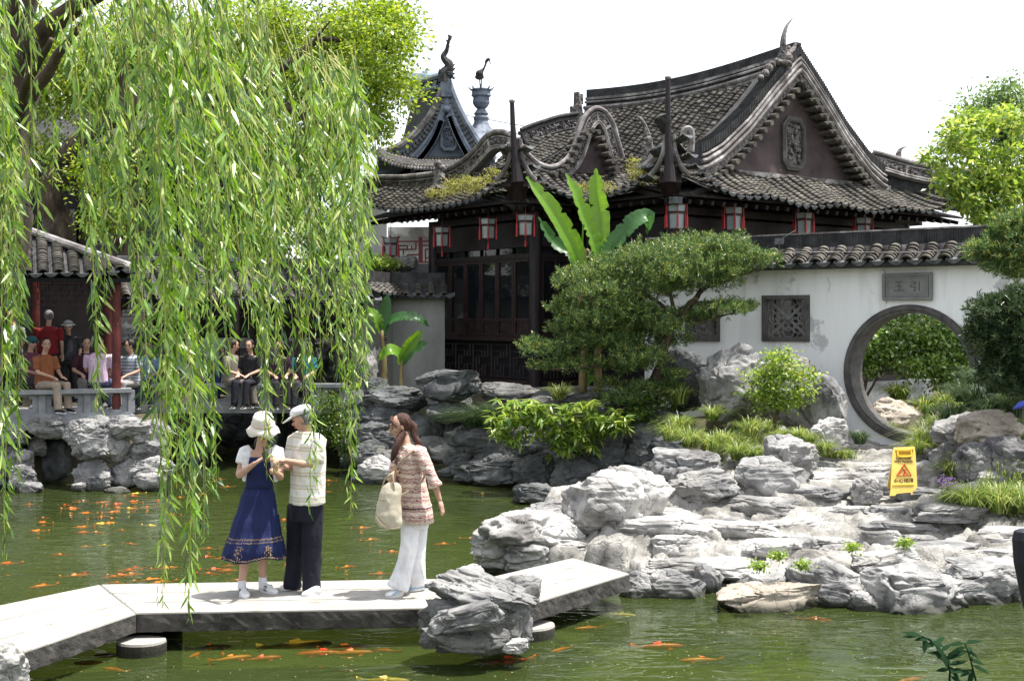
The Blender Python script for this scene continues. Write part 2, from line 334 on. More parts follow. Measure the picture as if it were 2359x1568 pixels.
def rock(box, d, k=0, mat=None, parent=None, dy=None, rz=None, label=None, cat='rock', name='rock', group=None, tilt=0):
    """box: picture box (u0, v0, u1, v1) of the stone whose middle stands d metres away"""
    u0, v0, u1, v1 = box; c = W((u0 + u1) / 2, (v0 + v1) / 2, d); w = (u1 - u0) / F * d * 1.06; h = (v1 - v0) / F * d * 1.06
    o = bpy.data.objects.new(name, rock_me(k, mat or M_rock)); COL.objects.link(o)
    o.location = c; o.scale = (w * rnd.choice((1, -1)), (dy or max(.7 * w, .5 * h)) * rnd.choice((1, -1)), h)
    o.rotation_euler = (0, R(tilt), R(rnd.uniform(-14, 14) if rz is None else rz))
    if parent is not None: o.parent = parent; o.matrix_parent_inverse = PINV(parent)
    if label: tag(o, label, cat, group)
    return o

# ================================================================== ground and water
gx = np.linspace(-60, 60, 5); gm = np.array([[(x, y, -.9) for x in (-400, 400)] for y in (-60, 500)], float)
tag(gridmesh('ground', gm, M_soil), kind='structure')
def water_mat():
    m, t, p = _new('pond_water'); N = t.nodes; L = t.links; out = N['Material Output']; N.remove(p)
    g = N.new('ShaderNodeNewGeometry'); mp = N.new('ShaderNodeMapping'); mp.inputs['Scale'].default_value = (1.1, 2.2, 1); L.new(g.outputs['Position'], mp.inputs[0])
    n1 = N.new('ShaderNodeTexNoise'); n1.inputs['Scale'].default_value = 1.7; n1.inputs['Detail'].default_value = 2.5; n1.inputs['Distortion'].default_value = 1.4; L.new(mp.outputs[0], n1.inputs['Vector'])
    n2 = N.new('ShaderNodeTexNoise'); n2.inputs['Scale'].default_value = .35; n2.inputs['Detail'].default_value = 2; L.new(g.outputs['Position'], n2.inputs['Vector'])
    mr = N.new('ShaderNodeMapRange'); mr.inputs[1].default_value = .4; mr.inputs[2].default_value = .6; mr.inputs[3].default_value = .25; mr.inputs[4].default_value = .85; L.new(n2.outputs[0], mr.inputs[0])
    b = N.new('ShaderNodeBump'); b.inputs['Distance'].default_value = .035; L.new(mr.outputs[0], b.inputs['Strength']); L.new(n1.outputs[0], b.inputs['Height'])
    df = N.new('ShaderNodeBsdfDiffuse'); df.inputs[0].default_value = (.05, .07, .019, 1)
    tr = N.new('ShaderNodeBsdfTransparent'); tr.inputs[0].default_value = (.9, .95, .6, 1)
    m1 = N.new('ShaderNodeMixShader'); m1.inputs[0].default_value = .5; L.new(tr.outputs[0], m1.inputs[1]); L.new(df.outputs[0], m1.inputs[2])
    gl = N.new('ShaderNodeBsdfGlossy'); gl.inputs[0].default_value = (.9, .95, .9, 1); gl.inputs['Roughness'].default_value = .02; L.new(b.outputs[0], gl.inputs['Normal'])
    fr = N.new('ShaderNodeFresnel'); fr.inputs[0].default_value = 1.38; L.new(b.outputs[0], fr.inputs['Normal'])
    m2 = N.new('ShaderNodeMixShader'); L.new(fr.outputs[0], m2.inputs[0]); L.new(m1.outputs[0], m2.inputs[1]); L.new(gl.outputs[0], m2.inputs[2]); L.new(m2.outputs[0], out.inputs[0]); return m
M_water = water_mat()
M_bed = surf('pond_bed', [(.35, (.03, .04, .008)), (.65, (.055, .07, .015))], 1.5, .9, .1)
ys = np.linspace(3, 34, 2); xs = np.linspace(-16, 16, 2)
tag(gridmesh('pond_water', np.array([[(x, y, 0) for x in xs] for y in ys]), M_water), kind='structure')
tag(gridmesh('pond_bed', np.array([[(x, y, -.5) for x in xs] for y in ys]), M_bed), kind='structure')

# --- the land behind the pond (coarse, mostly hidden)
xs = np.arange(-30, 40, .25); ys = np.arange(20.5, 70, .25); XX, YY = np.meshgrid(xs, ys); 
Pn = np.stack([XX.ravel(), YY.ravel(), XX.ravel() * 0], 1)
ZZ = 1.05 + .12 * fbm(Pn * .8, 5, 3).reshape(XX.shape)
front = np.where(XX < -.278 * YY, 21.7, np.where(XX < -.122 * YY, 27.5, np.where(XX < .5, 24.2, 21.8)))
ZZ = np.where(YY > front + .3, ZZ, -.7)
ZZ = np.where((XX > -1) & (YY > 23.5), ZZ + .25, ZZ)
ZZ = np.where(XX > 5, .72 + .0 * ZZ, ZZ)
tag(gridmesh('garden_ground', np.stack([XX, YY, ZZ], 2), M_soil), kind='structure')

# --- rocky terrace at the right: a weathered pavement, every stone of it its own piece
shore_px = [(1400, 1352), (1440, 1386), (1600, 1382), (1650, 1362), (1720, 1382), (1890, 1402), (2000, 1408), (2150, 1410), (2300, 1400), (2500, 1400)]
shore = [ray_z(u, v, 0) for u, v in shore_px]
poly = [(p.x, p.y) for p in shore] + [(11, 12.5), (11, 24.0), (3.4, 24.0), (3.0, 19.4), (1.7, 18.4)] + [tuple(ray_z(u, v, 0)[:2]) for u, v in [(1320, 1188), (1225, 1200), (1130, 1232), (1095, 1290), (1180, 1330)]]
def polydist(x, y, P):
    d = np.full(x.shape, 1e9); ins = np.zeros(x.shape, bool); n = len(P)
    for i in range(n):
        x0, y0 = P[i]; x1, y1 = P[(i + 1) % n]; ex, ey = x1 - x0, y1 - y0; L2 = ex * ex + ey * ey
        t = np.clip(((x - x0) * ex + (y - y0) * ey) / L2, 0, 1); d = np.minimum(d, np.hypot(x - x0 - t * ex, y - y0 - t * ey))
        c = ((y0 > y) != (y1 > y)) & (x < (x1 - x0) * (y - y0) / (y1 - y0 + 1e-12) + x0); ins ^= c
    return np.where(ins, d, -d)
anch = [(-.2, 14.6, .2), (1.2, 13.4, .28), (1.3, 14.6, .4), (2.4, 13.2, .28), (3.6, 12.8, .28), (5, 13, .28), (2.2, 14.6, .42), (3.5, 14.4, .42), (5, 14.3, .42), (6.5, 14.4, .48), (7.5, 13.4, .4),
        (3.2, 16.3, .52), (4.6, 16.3, .55), (5.2, 17.4, .62), (5.7, 18.7, .7), (6.5, 20.5, .78), (6.6, 22, .8), (7.2, 17.2, .75), (8.2, 16, .7), (6.9, 18.2, 1.3), (7.4, 17.4, 1.35), (7.6, 18.6, 1.7), (8.4, 18.2, 1.85), (9.5, 18, 1.9), (8.6, 20.5, 1.6), (7.6, 16.3, 1.0), (8.2, 16.8, 1.45), (2.2, 17.5, .5), (1.4, 19, .35),
        (2.6, 19.8, .85), (4, 19.8, .85), (1.5, 21, 1.0), (2.6, 21.8, 1.25), (4.2, 21.4, 1.1), (1.2, 22.8, 1.4), (5.2, 20, .85)]
dx = .03; xs = np.arange(-.9, 10.2, dx); ys = np.arange(11.8, 23.8, dx); XX, YY = np.meshgrid(xs, ys); x = XX.ravel(); y = YY.ravel()
num = np.zeros(x.shape); den = np.zeros(x.shape)
for ax_, ay_, az_ in anch:
    w = 1 / (((x - ax_) ** 2 + (y - ay_) ** 2) ** 1.4 + .02); num += w * az_; den += w
z = num / den
P3 = np.stack([x, y, np.zeros_like(x)], 1)
wx = x + .35 * fbm(P3 * 1.1, 3, 3); wy = y + .3 * fbm(P3 * 1.1 + 9, 4, 3)
f1, f2, cid, cx, cy = worley(wx / 1.15, wy / .62, 5)
g1, g2, gid, hx, hy = worley(wx / .42 + 3, wy / .26, 8)
edge = smooth(.0, .1, f2 - f1); edge2 = smooth(.0, .14, g2 - g1)
cz = _h(cid, cid * 0, cid * 0, 2); tx = _h(cid, cid * 0, cid * 0, 3) - .5; ty = _h(cid, cid * 0, cid * 0, 4) - .5; gz = _h(gid, gid * 0, gid * 0, 6)
dist = polydist(x, y, poly) + .12 * fbm(P3 * 2.5, 12, 3)
path = np.exp(-((x - np.interp(y, [14.5, 16.5, 19, 22], [3.6, 4.6, 5.8, 6.9])) / .8) ** 2) * smooth(14.5, 16, y)
rough = 1 - .65 * path
lay = fbm(P3 * np.array((.55, 1.3, 1)), 31, 4) * 2.6 + .25 * fbm(P3 * 4, 33, 3); q_ = np.floor(lay * 2); lay = (q_ + smooth(.5, .72, lay * 2 - q_)) / 2
z = z + rough * (.13 * lay + (cz - .5) * .18 + tx * (wx / 1.15 - cx) * .2 + (ty + .3) * (wy / .62 - cy) * .2 + (gz - .5) * .04)
z = z - .13 * (1 - edge) * (.35 + .65 * rough) - .045 * (1 - edge2) * rough + .035 * fbm(P3 * 3.4, 15, 4) * rough + .012 * fbm(P3 * 14, 16, 3)
sd1 = np.abs(fbm(P3 * np.array((1.1, 2.6, 1)), 22, 4)); z = z - .05 * (1 - smooth(0, .05, sd1)) * rough
z = z - .06
z = np.where(dist > 0, np.minimum(z, -.15 + (dist - .28) * 4 + .12 * cz + .3 * fbm(P3 * 3, 44, 3)), -.6)
idx = np.arange(x.size).reshape(XX.shape)
Fq = np.stack([idx[:-1, :-1], idx[:-1, 1:], idx[1:, 1:], idx[1:, :-1]], -1).reshape(-1, 4)
keep = (z[Fq].max(1) > -.4); Fq = Fq[keep]; fc = cid[Fq[:, 0]]; VV = np.stack([x, y, z], 1)
ids, inv = np.unique(Fq.ravel(), return_inverse=True)
tag(mobj('rock_ground', mkmesh('rock_ground', VV[ids], inv.reshape(-1, 4), M_rockg, True)), kind='structure')
terr = thing('rock_terrace', 'weathered limestone slabs stepping up from the pond edge to the round gate', 'rock terrace', (3, 14, .3))
def ground_z(X, Y):
    i = int(round((Y - 11.8) / dx)); j = int(round((X + .9) / dx)); i = max(0, min(i, XX.shape[0] - 1)); j = max(0, min(j, XX.shape[1] - 1)); return float(z[i * XX.shape[1] + j])

# ================================================================== the zigzag stone bridge
g_ = np.random.default_rng(12); placed = []; LED = [10, 11, 12, 13]
def ledge(X, Y, w, dp, h, lift, mat=None, k=None):
    zz = ground_z(X, Y); o = bpy.data.objects.new('slab_stone', rock_me(int(g_.choice(LED)) if k is None else k, mat or (M_rockl if g_.random() < .6 else M_rock))); COL.objects.link(o)
    o.location = (X, Y, zz - h / 2 + lift); o.scale = (w * g_.choice((1, -1)), dp * g_.choice((1, -1)), h); o.rotation_euler = (R(g_.uniform(-5, 3)), R(g_.uniform(-4, 4)), R(g_.uniform(-22, 22))); o.parent = terr; o.matrix_parent_inverse = PINV(terr); return o
tries = 0
while len(placed) < 240 and tries < 12000:
    tries += 1; X = g_.uniform(-.6, 8.4); Y = g_.uniform(12.2, 20.5); dd_ = float(polydist(np.array([X]), np.array([Y]), poly)[0])
    if dd_ < .12 or (Y > 17 and X < 4.2) or (X > 6.8 and Y > 15.6) : continue
    pth = abs(X - np.interp(Y, [14.5, 16.5, 19, 22], [3.6, 4.6, 5.8, 6.9])) < .75 and Y > 14.8; near = Y < 14.2
    w = g_.uniform(.7, 1.7) * (1.15 if near else .85); dp = w * g_.uniform(.36, .55); 
    if any(abs(X - a_) < (w + b_) * .31 and abs(Y - c_) < (dp + e_) * .33 for a_, b_, c_, e_ in placed): continue
    if min(abs(X - q[0]) + abs(Y - q[1]) for q in [(1.42, 13.4)]) < .5: continue
    placed.append((X, w, Y, dp)); ledge(X, Y, w, dp, g_.uniform(.2, .36) if not pth else .18, g_.uniform(.03, .09) if not pth else .015)
for k in range(34):         # broken edge of the shore
    t = k / 33 * 8; i = min(len(shore) - 2, int(t)); p = shore[i].lerp(shore[i + 1], t - i)
    if i < 1: continue
    ledge(p.x + g_.uniform(-.1, .1), p.y + .28 + g_.uniform(-.05, .2), g_.uniform(.5, .95), g_.uniform(.4, .6), g_.uniform(.3, .42), g_.uniform(.0, .07), M_rock)
BZ = .33; TH = .165
def slab_piece(quad, name, parent, mats):    # quad: 4 xy points; top at BZ
    b = MB(); n = 24; top = []
    q = [Vector((p[0], p[1], BZ)) for p in quad]
    b.cur = 0; e = .012
    cen = sum(q, Vector()) / 4; qi = [p + (cen - p).normalized() * e for p in q]
    lo = [Vector((p.x, p.y, BZ - .012)) for p in q]; bt = [Vector((p.x, p.y, BZ - TH)) for p in q]
    b.add(qi, [(0, 1, 2, 3)]); b.add(qi + lo, [(i, 4 + i, 4 + (i + 1) % 4, (i + 1) % 4) for i in range(4)])
    b.cur = 1
    for i in range(4):      # chipped sides
        A = lo[i]; B = lo[(i + 1) % 4]; C_ = bt[i]; D = bt[(i + 1) % 4]; m = max(2, int((B - A).length / .05)); P = []
        nrm = (B - A).cross(Vector((0, 0, -1))).normalized()
        for r_ in range(5):
            for k in range(m + 1):
                p = lerp(lerp(A, B, k / m), lerp(C_, D, k / m), r_ / 4)
                if 0 < r_ and 0 < k < m: p = p + nrm * rnd.uniform(-.006, .003)
                if r_ == 4 and 0 < k < m: p = p + Vector((0, 0, rnd.uniform(-.004, .008)))
                P.append(p)
        b.add(P, [(r_ * (m + 1) + k, (r_ + 1) * (m + 1) + k, (r_ + 1) * (m + 1) + k + 1, r_ * (m + 1) + k + 1) for r_ in range(4) for k in range(m)])
    b.add(bt, [(3, 2, 1, 0)])
    return b.build(name, mats, parent)
J = {}
def tp(u, v): p = ray_z(u, v, BZ); return (p.x, p.y)
bridge = thing('stone_bridge', 'low zigzag footbridge of flat granite slabs crossing the pond', 'bridge', (-1, 11.4, BZ))
spans = [[(-150, 1570), (315, 1411), (232, 1345), (-150, 1424)],
         [(315, 1411), (1075, 1398), (1100, 1331), (232, 1345)],
         [(1075, 1435), (1450, 1320), (1320, 1284), (1030, 1352)]]
for si, (a_, b_, c_, d_) in enumerate(spans):
    a_, b_, c_, d_ = [Vector(tp(*q)) for q in (a_, b_, c_, d_)]
    for k in range(3):
        t0, t1 = k / 3 + (.006 if k else 0), (k + 1) / 3 - (.006 if k < 2 else 0)
        if si == 0: a2, b2, c2, d2 = a_, b_ + (a_ - b_).normalized() * .008, c_ + (d_ - c_).normalized() * .008, d_
        else: a2, b2, c2, d2 = a_, b_, c_, d_
        slab_piece([lerp(a2, d2, t0), lerp(b2, c2, t0), lerp(b2, c2, t1), lerp(a2, d2, t1)], 'bridge_slab', bridge, [M_slab, M_slabs])
def pier(cx, cy, r, top, nm='pier'):
    b = MB(); rings = []
    for zz, k in ((-.5, 1), (top - .02, 1), (top, .97)):
        rings.append([Vector((cx + math.cos(a) * r * k * (1 + .03 * math.sin(3 * a)), cy + math.sin(a) * r * k * .8, zz)) for a in [2 * math.pi * i / 28 for i in range(28)]])
    b.cur = 0; b.loft(rings[1:]); b.cur = 1; b.loft(rings[:2]); b.build(nm, [M_slab, M_slabs], bridge)
p = ray_z(325, 1462, BZ - TH - .01); pier(p.x, p.y + .0, .21, .115)
p = ray_z(1225, 1440, .12); pier(p.x - .05, p.y + .1, .26, .11)
p = ray_z(300, 1440, .1); pier(p.x, p.y + .6, .3, BZ - TH - .012)

# ================================================================== single rocks
def R1(box, d, k, mat, label, **kw): return rock(box, d, k, mat, label=label, **kw)
R1((1296, 1084, 1478, 1238), 14.6, 0, M_rockl, 'squarish upright pale rock standing on the terrace above the bridge landing', rz=8, dy=.75)
R1((1395, 1074, 1550, 1215), 15.3, 7, M_rockl, 'tall split pale rock leaning behind the squarish upright one', rz=-6, dy=.6)
R1((1088, 1180, 1345, 1322), 14.4, 4, M_rockl, 'big rounded pale rock at the tip of the shore left of the bridge landing', rz=5, dy=1.1)
R1((1205, 1152, 1330, 1212), 15.9, 1, M_rock, 'low grey rock in the water behind the rounded shore rock', rz=0)
R1((1538, 1078, 1705, 1172), 16.2, 1, M_rock, 'wide low grey boulder right of the split upright rock')
R1((1690, 1052, 1862, 1172), 16.4, 0, M_rock, 'hunched grey boulder with an undercut side left of the pale path')
R1((1505, 1034, 1665, 1125), 17.6, 2, M_rock, 'flat grey rock below the long grass cushion')
R1((1755, 1000, 1885, 1112), 17.6, 5, M_rock, 'knobbly grey rock beside the path, left of the yellow sign')
R1((1866, 962, 1955, 1045), 18.6, 0, M_rockl, 'small white rock near the foot of the round gate')
R1((2014, 1062, 2195, 1178), 16.6, 3, M_rock, 'broad grey rock with hollows right behind the yellow sign', dy=.6)
R1((1958, 1100, 2030, 1165), 16.0, 4, M_rockl, 'small hollowed pale rock left of the yellow sign')
R1((2145, 950, 2300, 1050), 17.2, 5, M_rock, 'dark-hollowed grey rock below the grass slope at the right')
R1((2205, 944, 2358, 1032), 16.7, 9, M_rockt, 'tan honeycombed rock lying on top of the right hand pile')
R1((2192, 1020, 2292, 1110), 16.2, 4, M_rock, 'grey pitted rock low in the right hand pile')
R1((2270, 1005, 2420, 1125), 16.2, 5, M_rock, 'grey pitted rock at the right edge of the picture')
R1((2140, 1020, 2205, 1090), 17.0, 0, M_rock, 'small angular grey rock left of the right hand pile')
R1((1640, 1344, 1892, 1420), 12.5, 2, M_rockt, 'low flat brownish rock just above the water in front of the terrace', dy=.55)
R1((1428, 1314, 1520, 1408), 13.0, 1, M_rock, 'dark wet rock at the corner of the bridge landing')
R1((1490, 1312, 1622, 1408), 13.05, 0, M_rock, 'blocky grey shore rock right of the bridge landing')
R1((1600, 1300, 1668, 1390), 13.2, 7, M_rock, 'narrow grey shore rock beside the low brownish rock')
R1((1815, 1290, 2020, 1420), 12.85, 3, M_rock, 'long overhanging grey slab at the water edge', dy=.9, tilt=8)
R1((1985, 1300, 2215, 1432), 12.65, 0, M_rock, 'massive grey shore boulder with a faceted dark front', dy=1.0)
R1((2170, 1315, 2330, 1428), 12.8, 1, M_rock, 'grey shore rock right of the massive boulder')
R1((2290, 1320, 2470, 1428), 12.9, 7, M_rock, 'shore rock cut by the right edge of the picture')
R1((1700, 1318, 1850, 1372), 13.4, 8, M_rock, 'tilted grey rock behind the low brownish rock')
R1((1610, 792, 1768, 978), 20.9, 1, M_rock, 'tall rounded boulder under the lattice window of the white wall', rz=0, dy=1.1)
R1((1738, 822, 1905, 1005), 21.3, 1, M_rock, 'dark upright boulder behind the sunny bush', rz=0, dy=.9)
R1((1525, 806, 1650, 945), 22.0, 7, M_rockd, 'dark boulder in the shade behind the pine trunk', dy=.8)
R1((1856, 865, 1950, 1025), 20.3, 6, M_rock, 'slender eroded stone pillar leaning on the left of the round gate', dy=.5, rz=0)
R1((1985, 915, 2130, 1008), 23.0, 1, M_rockt, 'weathered rock seen through the round gate', dy=1)
R1((824, 1048, 905, 1112), 21.9, 3, M_rockl, 'flat sunlit rock in the water behind the walking woman')
R1((-60, 1482, 62, 1620), 8.6, 4, M_rockl, 'pointed pale rock in the lower left corner')
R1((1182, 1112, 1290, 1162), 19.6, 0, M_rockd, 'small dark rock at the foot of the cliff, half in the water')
# boulder pile beside the bridge
bp = thing('boulder_pile', 'stack of layered grey rocks rising from the water against the bridge', 'boulder', ray_z(1095, 1490, 0))
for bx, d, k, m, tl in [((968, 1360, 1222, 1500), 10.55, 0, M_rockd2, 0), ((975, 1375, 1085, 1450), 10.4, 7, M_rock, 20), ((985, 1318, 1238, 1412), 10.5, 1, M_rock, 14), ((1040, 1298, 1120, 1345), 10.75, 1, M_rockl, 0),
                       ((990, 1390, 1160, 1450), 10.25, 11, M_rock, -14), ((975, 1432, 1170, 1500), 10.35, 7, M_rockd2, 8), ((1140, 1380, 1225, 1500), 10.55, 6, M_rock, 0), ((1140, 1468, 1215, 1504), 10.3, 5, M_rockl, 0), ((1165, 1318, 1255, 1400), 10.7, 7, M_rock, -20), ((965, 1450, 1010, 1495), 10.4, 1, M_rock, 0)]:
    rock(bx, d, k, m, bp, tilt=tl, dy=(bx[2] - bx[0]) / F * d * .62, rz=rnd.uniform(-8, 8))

# ================================================================== rockeries (cemented piles: one thing, every stone a part)
def rockery(name, label, stones, fill=None, mats=(M_rock,), loc=(0, 0, 0)):
    r_ = thing(name, label, 'rockery', loc)
    for (bx, d, k, mi) in stones: rock(bx, d, k, mats[mi], r_, dy=max((bx[2] - bx[0]), (bx[3] - bx[1])) / F * d * .75)
    if fill:
        n, (u0, v0, u1, v1), dfun, size = fill
        for i in range(n):
            u = rnd.uniform(u0, u1); v = rnd.uniform(v0, v1); s_ = size * rnd.uniform(.6, 1.35); asp = rnd.uniform(.5, .85)
            k = rnd.choice(BLK + BLK + SLB + HOL)
            rock((u - s_ / 2, v - s_ * asp / 2, u + s_ / 2, v + s_ * asp / 2), dfun(u, v), k, rnd.choice(mats), r_)
    return r_
rockery('left_rockery'.replace('left_', 'pond_'), 'sunlit rockery with a dark cave under the open pavilion at the left', [
    ((-40, 985, 75, 1030), 21.6, 1, 0), ((70, 962, 160, 1010), 21.5, 2, 0), ((95, 955, 150, 990), 21.4, 1, 0), ((150, 965, 250, 1035), 21.3, 4, 0), ((165, 985, 275, 1060), 21.2, 0, 0), ((240, 955, 345, 1010), 21.3, 1, 0),
    ((330, 965, 395, 1040), 21.6, 0, 0), ((225, 1000, 300, 1065), 21.25, 7, 0), ((290, 1010, 385, 1065), 21.5, 5, 0), ((300, 1050, 398, 1120), 21.2, 3, 0), ((255, 1055, 330, 1130), 21.3, 0, 0), ((165, 1055, 260, 1135), 21.2, 1, 0),
    ((195, 1085, 255, 1138), 21.0, 5, 0), ((310, 1085, 385, 1135), 21.0, 8, 0), ((0, 1035, 80, 1110), 21.4, 5, 0), ((20, 1070, 85, 1130), 21.1, 0, 0), ((-40, 1010, 50, 1060), 21.6, 4, 0), ((40, 1110, 100, 1145), 20.8, 2, 0),
    ((95, 1010, 175, 1130), 22.3, 6, 1), ((160, 1110, 200, 1138), 20.9, 7, 0), ((240, 1120, 300, 1140), 20.8, 1, 0), ((-60, 1050, 10, 1150), 21.2, 1, 0), ((220, 955, 255, 990), 21.5, 7, 0), ((60, 1000, 110, 1050), 21.8, 1, 0), ((300, 975, 350, 1020), 21.3, 9, 0)],
    mats=(M_rock, M_rockd), loc=(-6.5, 21.3, 0))
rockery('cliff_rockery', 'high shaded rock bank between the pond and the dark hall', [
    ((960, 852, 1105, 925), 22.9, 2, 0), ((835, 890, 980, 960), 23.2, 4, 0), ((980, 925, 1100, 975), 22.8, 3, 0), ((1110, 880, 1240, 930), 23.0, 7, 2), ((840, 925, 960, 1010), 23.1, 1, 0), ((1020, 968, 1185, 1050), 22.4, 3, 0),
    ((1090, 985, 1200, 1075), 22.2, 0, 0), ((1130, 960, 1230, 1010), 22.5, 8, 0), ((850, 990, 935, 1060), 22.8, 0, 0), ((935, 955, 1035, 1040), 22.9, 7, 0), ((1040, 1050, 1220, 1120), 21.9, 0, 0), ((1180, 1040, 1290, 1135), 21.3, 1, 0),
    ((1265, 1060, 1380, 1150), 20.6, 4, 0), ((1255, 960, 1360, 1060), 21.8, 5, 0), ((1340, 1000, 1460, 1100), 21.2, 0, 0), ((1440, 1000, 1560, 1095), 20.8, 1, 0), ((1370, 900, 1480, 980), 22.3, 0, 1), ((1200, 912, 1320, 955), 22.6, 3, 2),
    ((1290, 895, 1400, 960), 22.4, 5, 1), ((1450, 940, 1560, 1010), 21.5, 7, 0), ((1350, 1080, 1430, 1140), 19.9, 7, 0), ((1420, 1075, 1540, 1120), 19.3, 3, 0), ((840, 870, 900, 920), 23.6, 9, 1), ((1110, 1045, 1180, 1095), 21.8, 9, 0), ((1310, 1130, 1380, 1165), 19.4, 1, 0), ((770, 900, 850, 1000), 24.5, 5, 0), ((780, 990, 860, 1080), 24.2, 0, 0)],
    fill=(75, (840, 925, 1560, 1118), lambda u, v: float(np.interp(v, [900, 1000, 1120], [23.5, 22.9, 21.9])) - float(np.interp(u, [1100, 1300, 1560], [0, .9, 2.2])), 82), mats=(M_rockd, M_rockd, M_rockd2), loc=(1, 22.5, 0))  # the bank's shade is put into its darker rock colours
rockery('far_rockery', 'rock wall in the sun behind the covered corridor', [
    ((530, 770, 640, 840), 28.0, 1, 1), ((560, 740, 680, 800), 28.3, 4, 0), ((705, 560, 770, 620), 29, 5, 0), ((835, 600, 900, 640), 27.6, 3, 1), ((880, 590, 960, 625), 27.8, 7, 1), ((640, 770, 760, 860), 28.2, 0, 0), ((250, 745, 330, 800), 28, 0, 1), ((80, 745, 130, 790), 28, 5, 2), ((140, 765, 210, 800), 28, 5, 2), ((820, 810, 870, 930), 25.6, 6, 1), ((800, 760, 860, 830), 26, 9, 1)],
    fill=(40, (0, 730, 860, 900), lambda u, v: 28.5 + rnd.random(), 90), mats=(M_rockd, M_rock, M_rockt), loc=(-5, 28, 1))
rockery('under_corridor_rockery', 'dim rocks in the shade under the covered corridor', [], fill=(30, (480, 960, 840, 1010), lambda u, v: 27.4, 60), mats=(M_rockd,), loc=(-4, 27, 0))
# ================================================================== roof tiles
def tile_proto():
    V = []; n = 9
    for (yy, r0, r1, dz) in ((0, .5, .40, .10), (1.12, .44, .34, -.02)):
        for rr in (r0, r1):
            for k in range(n):
                a = math.pi * k / (n - 1); V.append((math.cos(a) * rr, yy, math.sin(a) * rr * .85 + dz - (.06 if rr == r1 else 0)))
    Fs = []
    for k in range(n - 1):
        Fs.append((k, k + 1, 2 * n + k + 1, 2 * n + k)); Fs.append((n + k + 1, n + k, k, k + 1)[::-1]); Fs.append((n + k, n + k + 1, 3 * n + k + 1, 3 * n + k)[::-1])
    Fs += [(0, 2 * n, 3 * n, n), (n - 1, 2 * n - 1, 4 * n - 1, 3 * n - 1)]
    return V, Fs
def drip_proto():    # tongue-shaped end of a pan tile, hanging from the eave
    A = []; n = 9
    for i in range(n):
        t = i / (n - 1) * 2 - 1; A.append((t * .5, -.02 - .1 * (1 - t * t), .12 - .0 * t)); 
    B = [(a[0], a[1] - .04, -.32 * (1 - abs(a[0] * 2) ** 1.6) + .08) for a in A]
    V = A + B + [(a[0], a[1] + .1, a[2]) for a in A] + [(a[0], a[1] + .1, a[2]) for a in B]; Fs = []
    for i in range(n - 1): Fs += [(i, i + 1, n + i + 1, n + i), (2 * n + i + 1, 2 * n + i, 3 * n + i, 3 * n + i + 1), (i + 1, i, 2 * n + i, 2 * n + i + 1), (n + i, n + i + 1, 3 * n + i + 1, 3 * n + i)]
    for i in range(n - 1): pass
    # pan behind the tongue
    m = len(V); P = [(a[0], 1.2, .1 - .2 * (1 - (a[0] * 2) ** 2)) for a in A]; V += P
    P0 = [(a[0], -.05, .1 - .2 * (1 - (a[0] * 2) ** 2)) for a in A]; V += P0
    for i in range(n - 1): Fs.append((m + n + i, m + n + i + 1, m + i + 1, m + i))
    return V, Fs
def end_proto():     # round cap closing a cover row
    n = 12; V = [(0, -.06, .05)]; Fs = []
    for k in range(n): a = 2 * math.pi * k / n; V.append((math.cos(a) * .5, -.05, math.sin(a) * .46 + .05))
    for k in range(n): a = 2 * math.pi * k / n; V.append((math.cos(a) * .5, .2, math.sin(a) * .46 + .05))
    for k in range(n): Fs += [(0, 1 + (k + 1) % n, 1 + k)[::-1], (1 + k, 1 + (k + 1) % n, 1 + n + (k + 1) % n, 1 + n + k)]
    return V, Fs
TP = {'cover_tile': (*tile_proto(), M_tile), 'drip_tile': (*drip_proto(), M_end), 'tile_cap': (*end_proto(), M_end)}
TM = {k: mkmesh(k, v, f, m, k != 'x') for k, (v, f, m) in TP.items()}
for me in TM.values():
    me.polygons.foreach_set('use_smooth', np.zeros(len(me.polygons), dtype=bool))
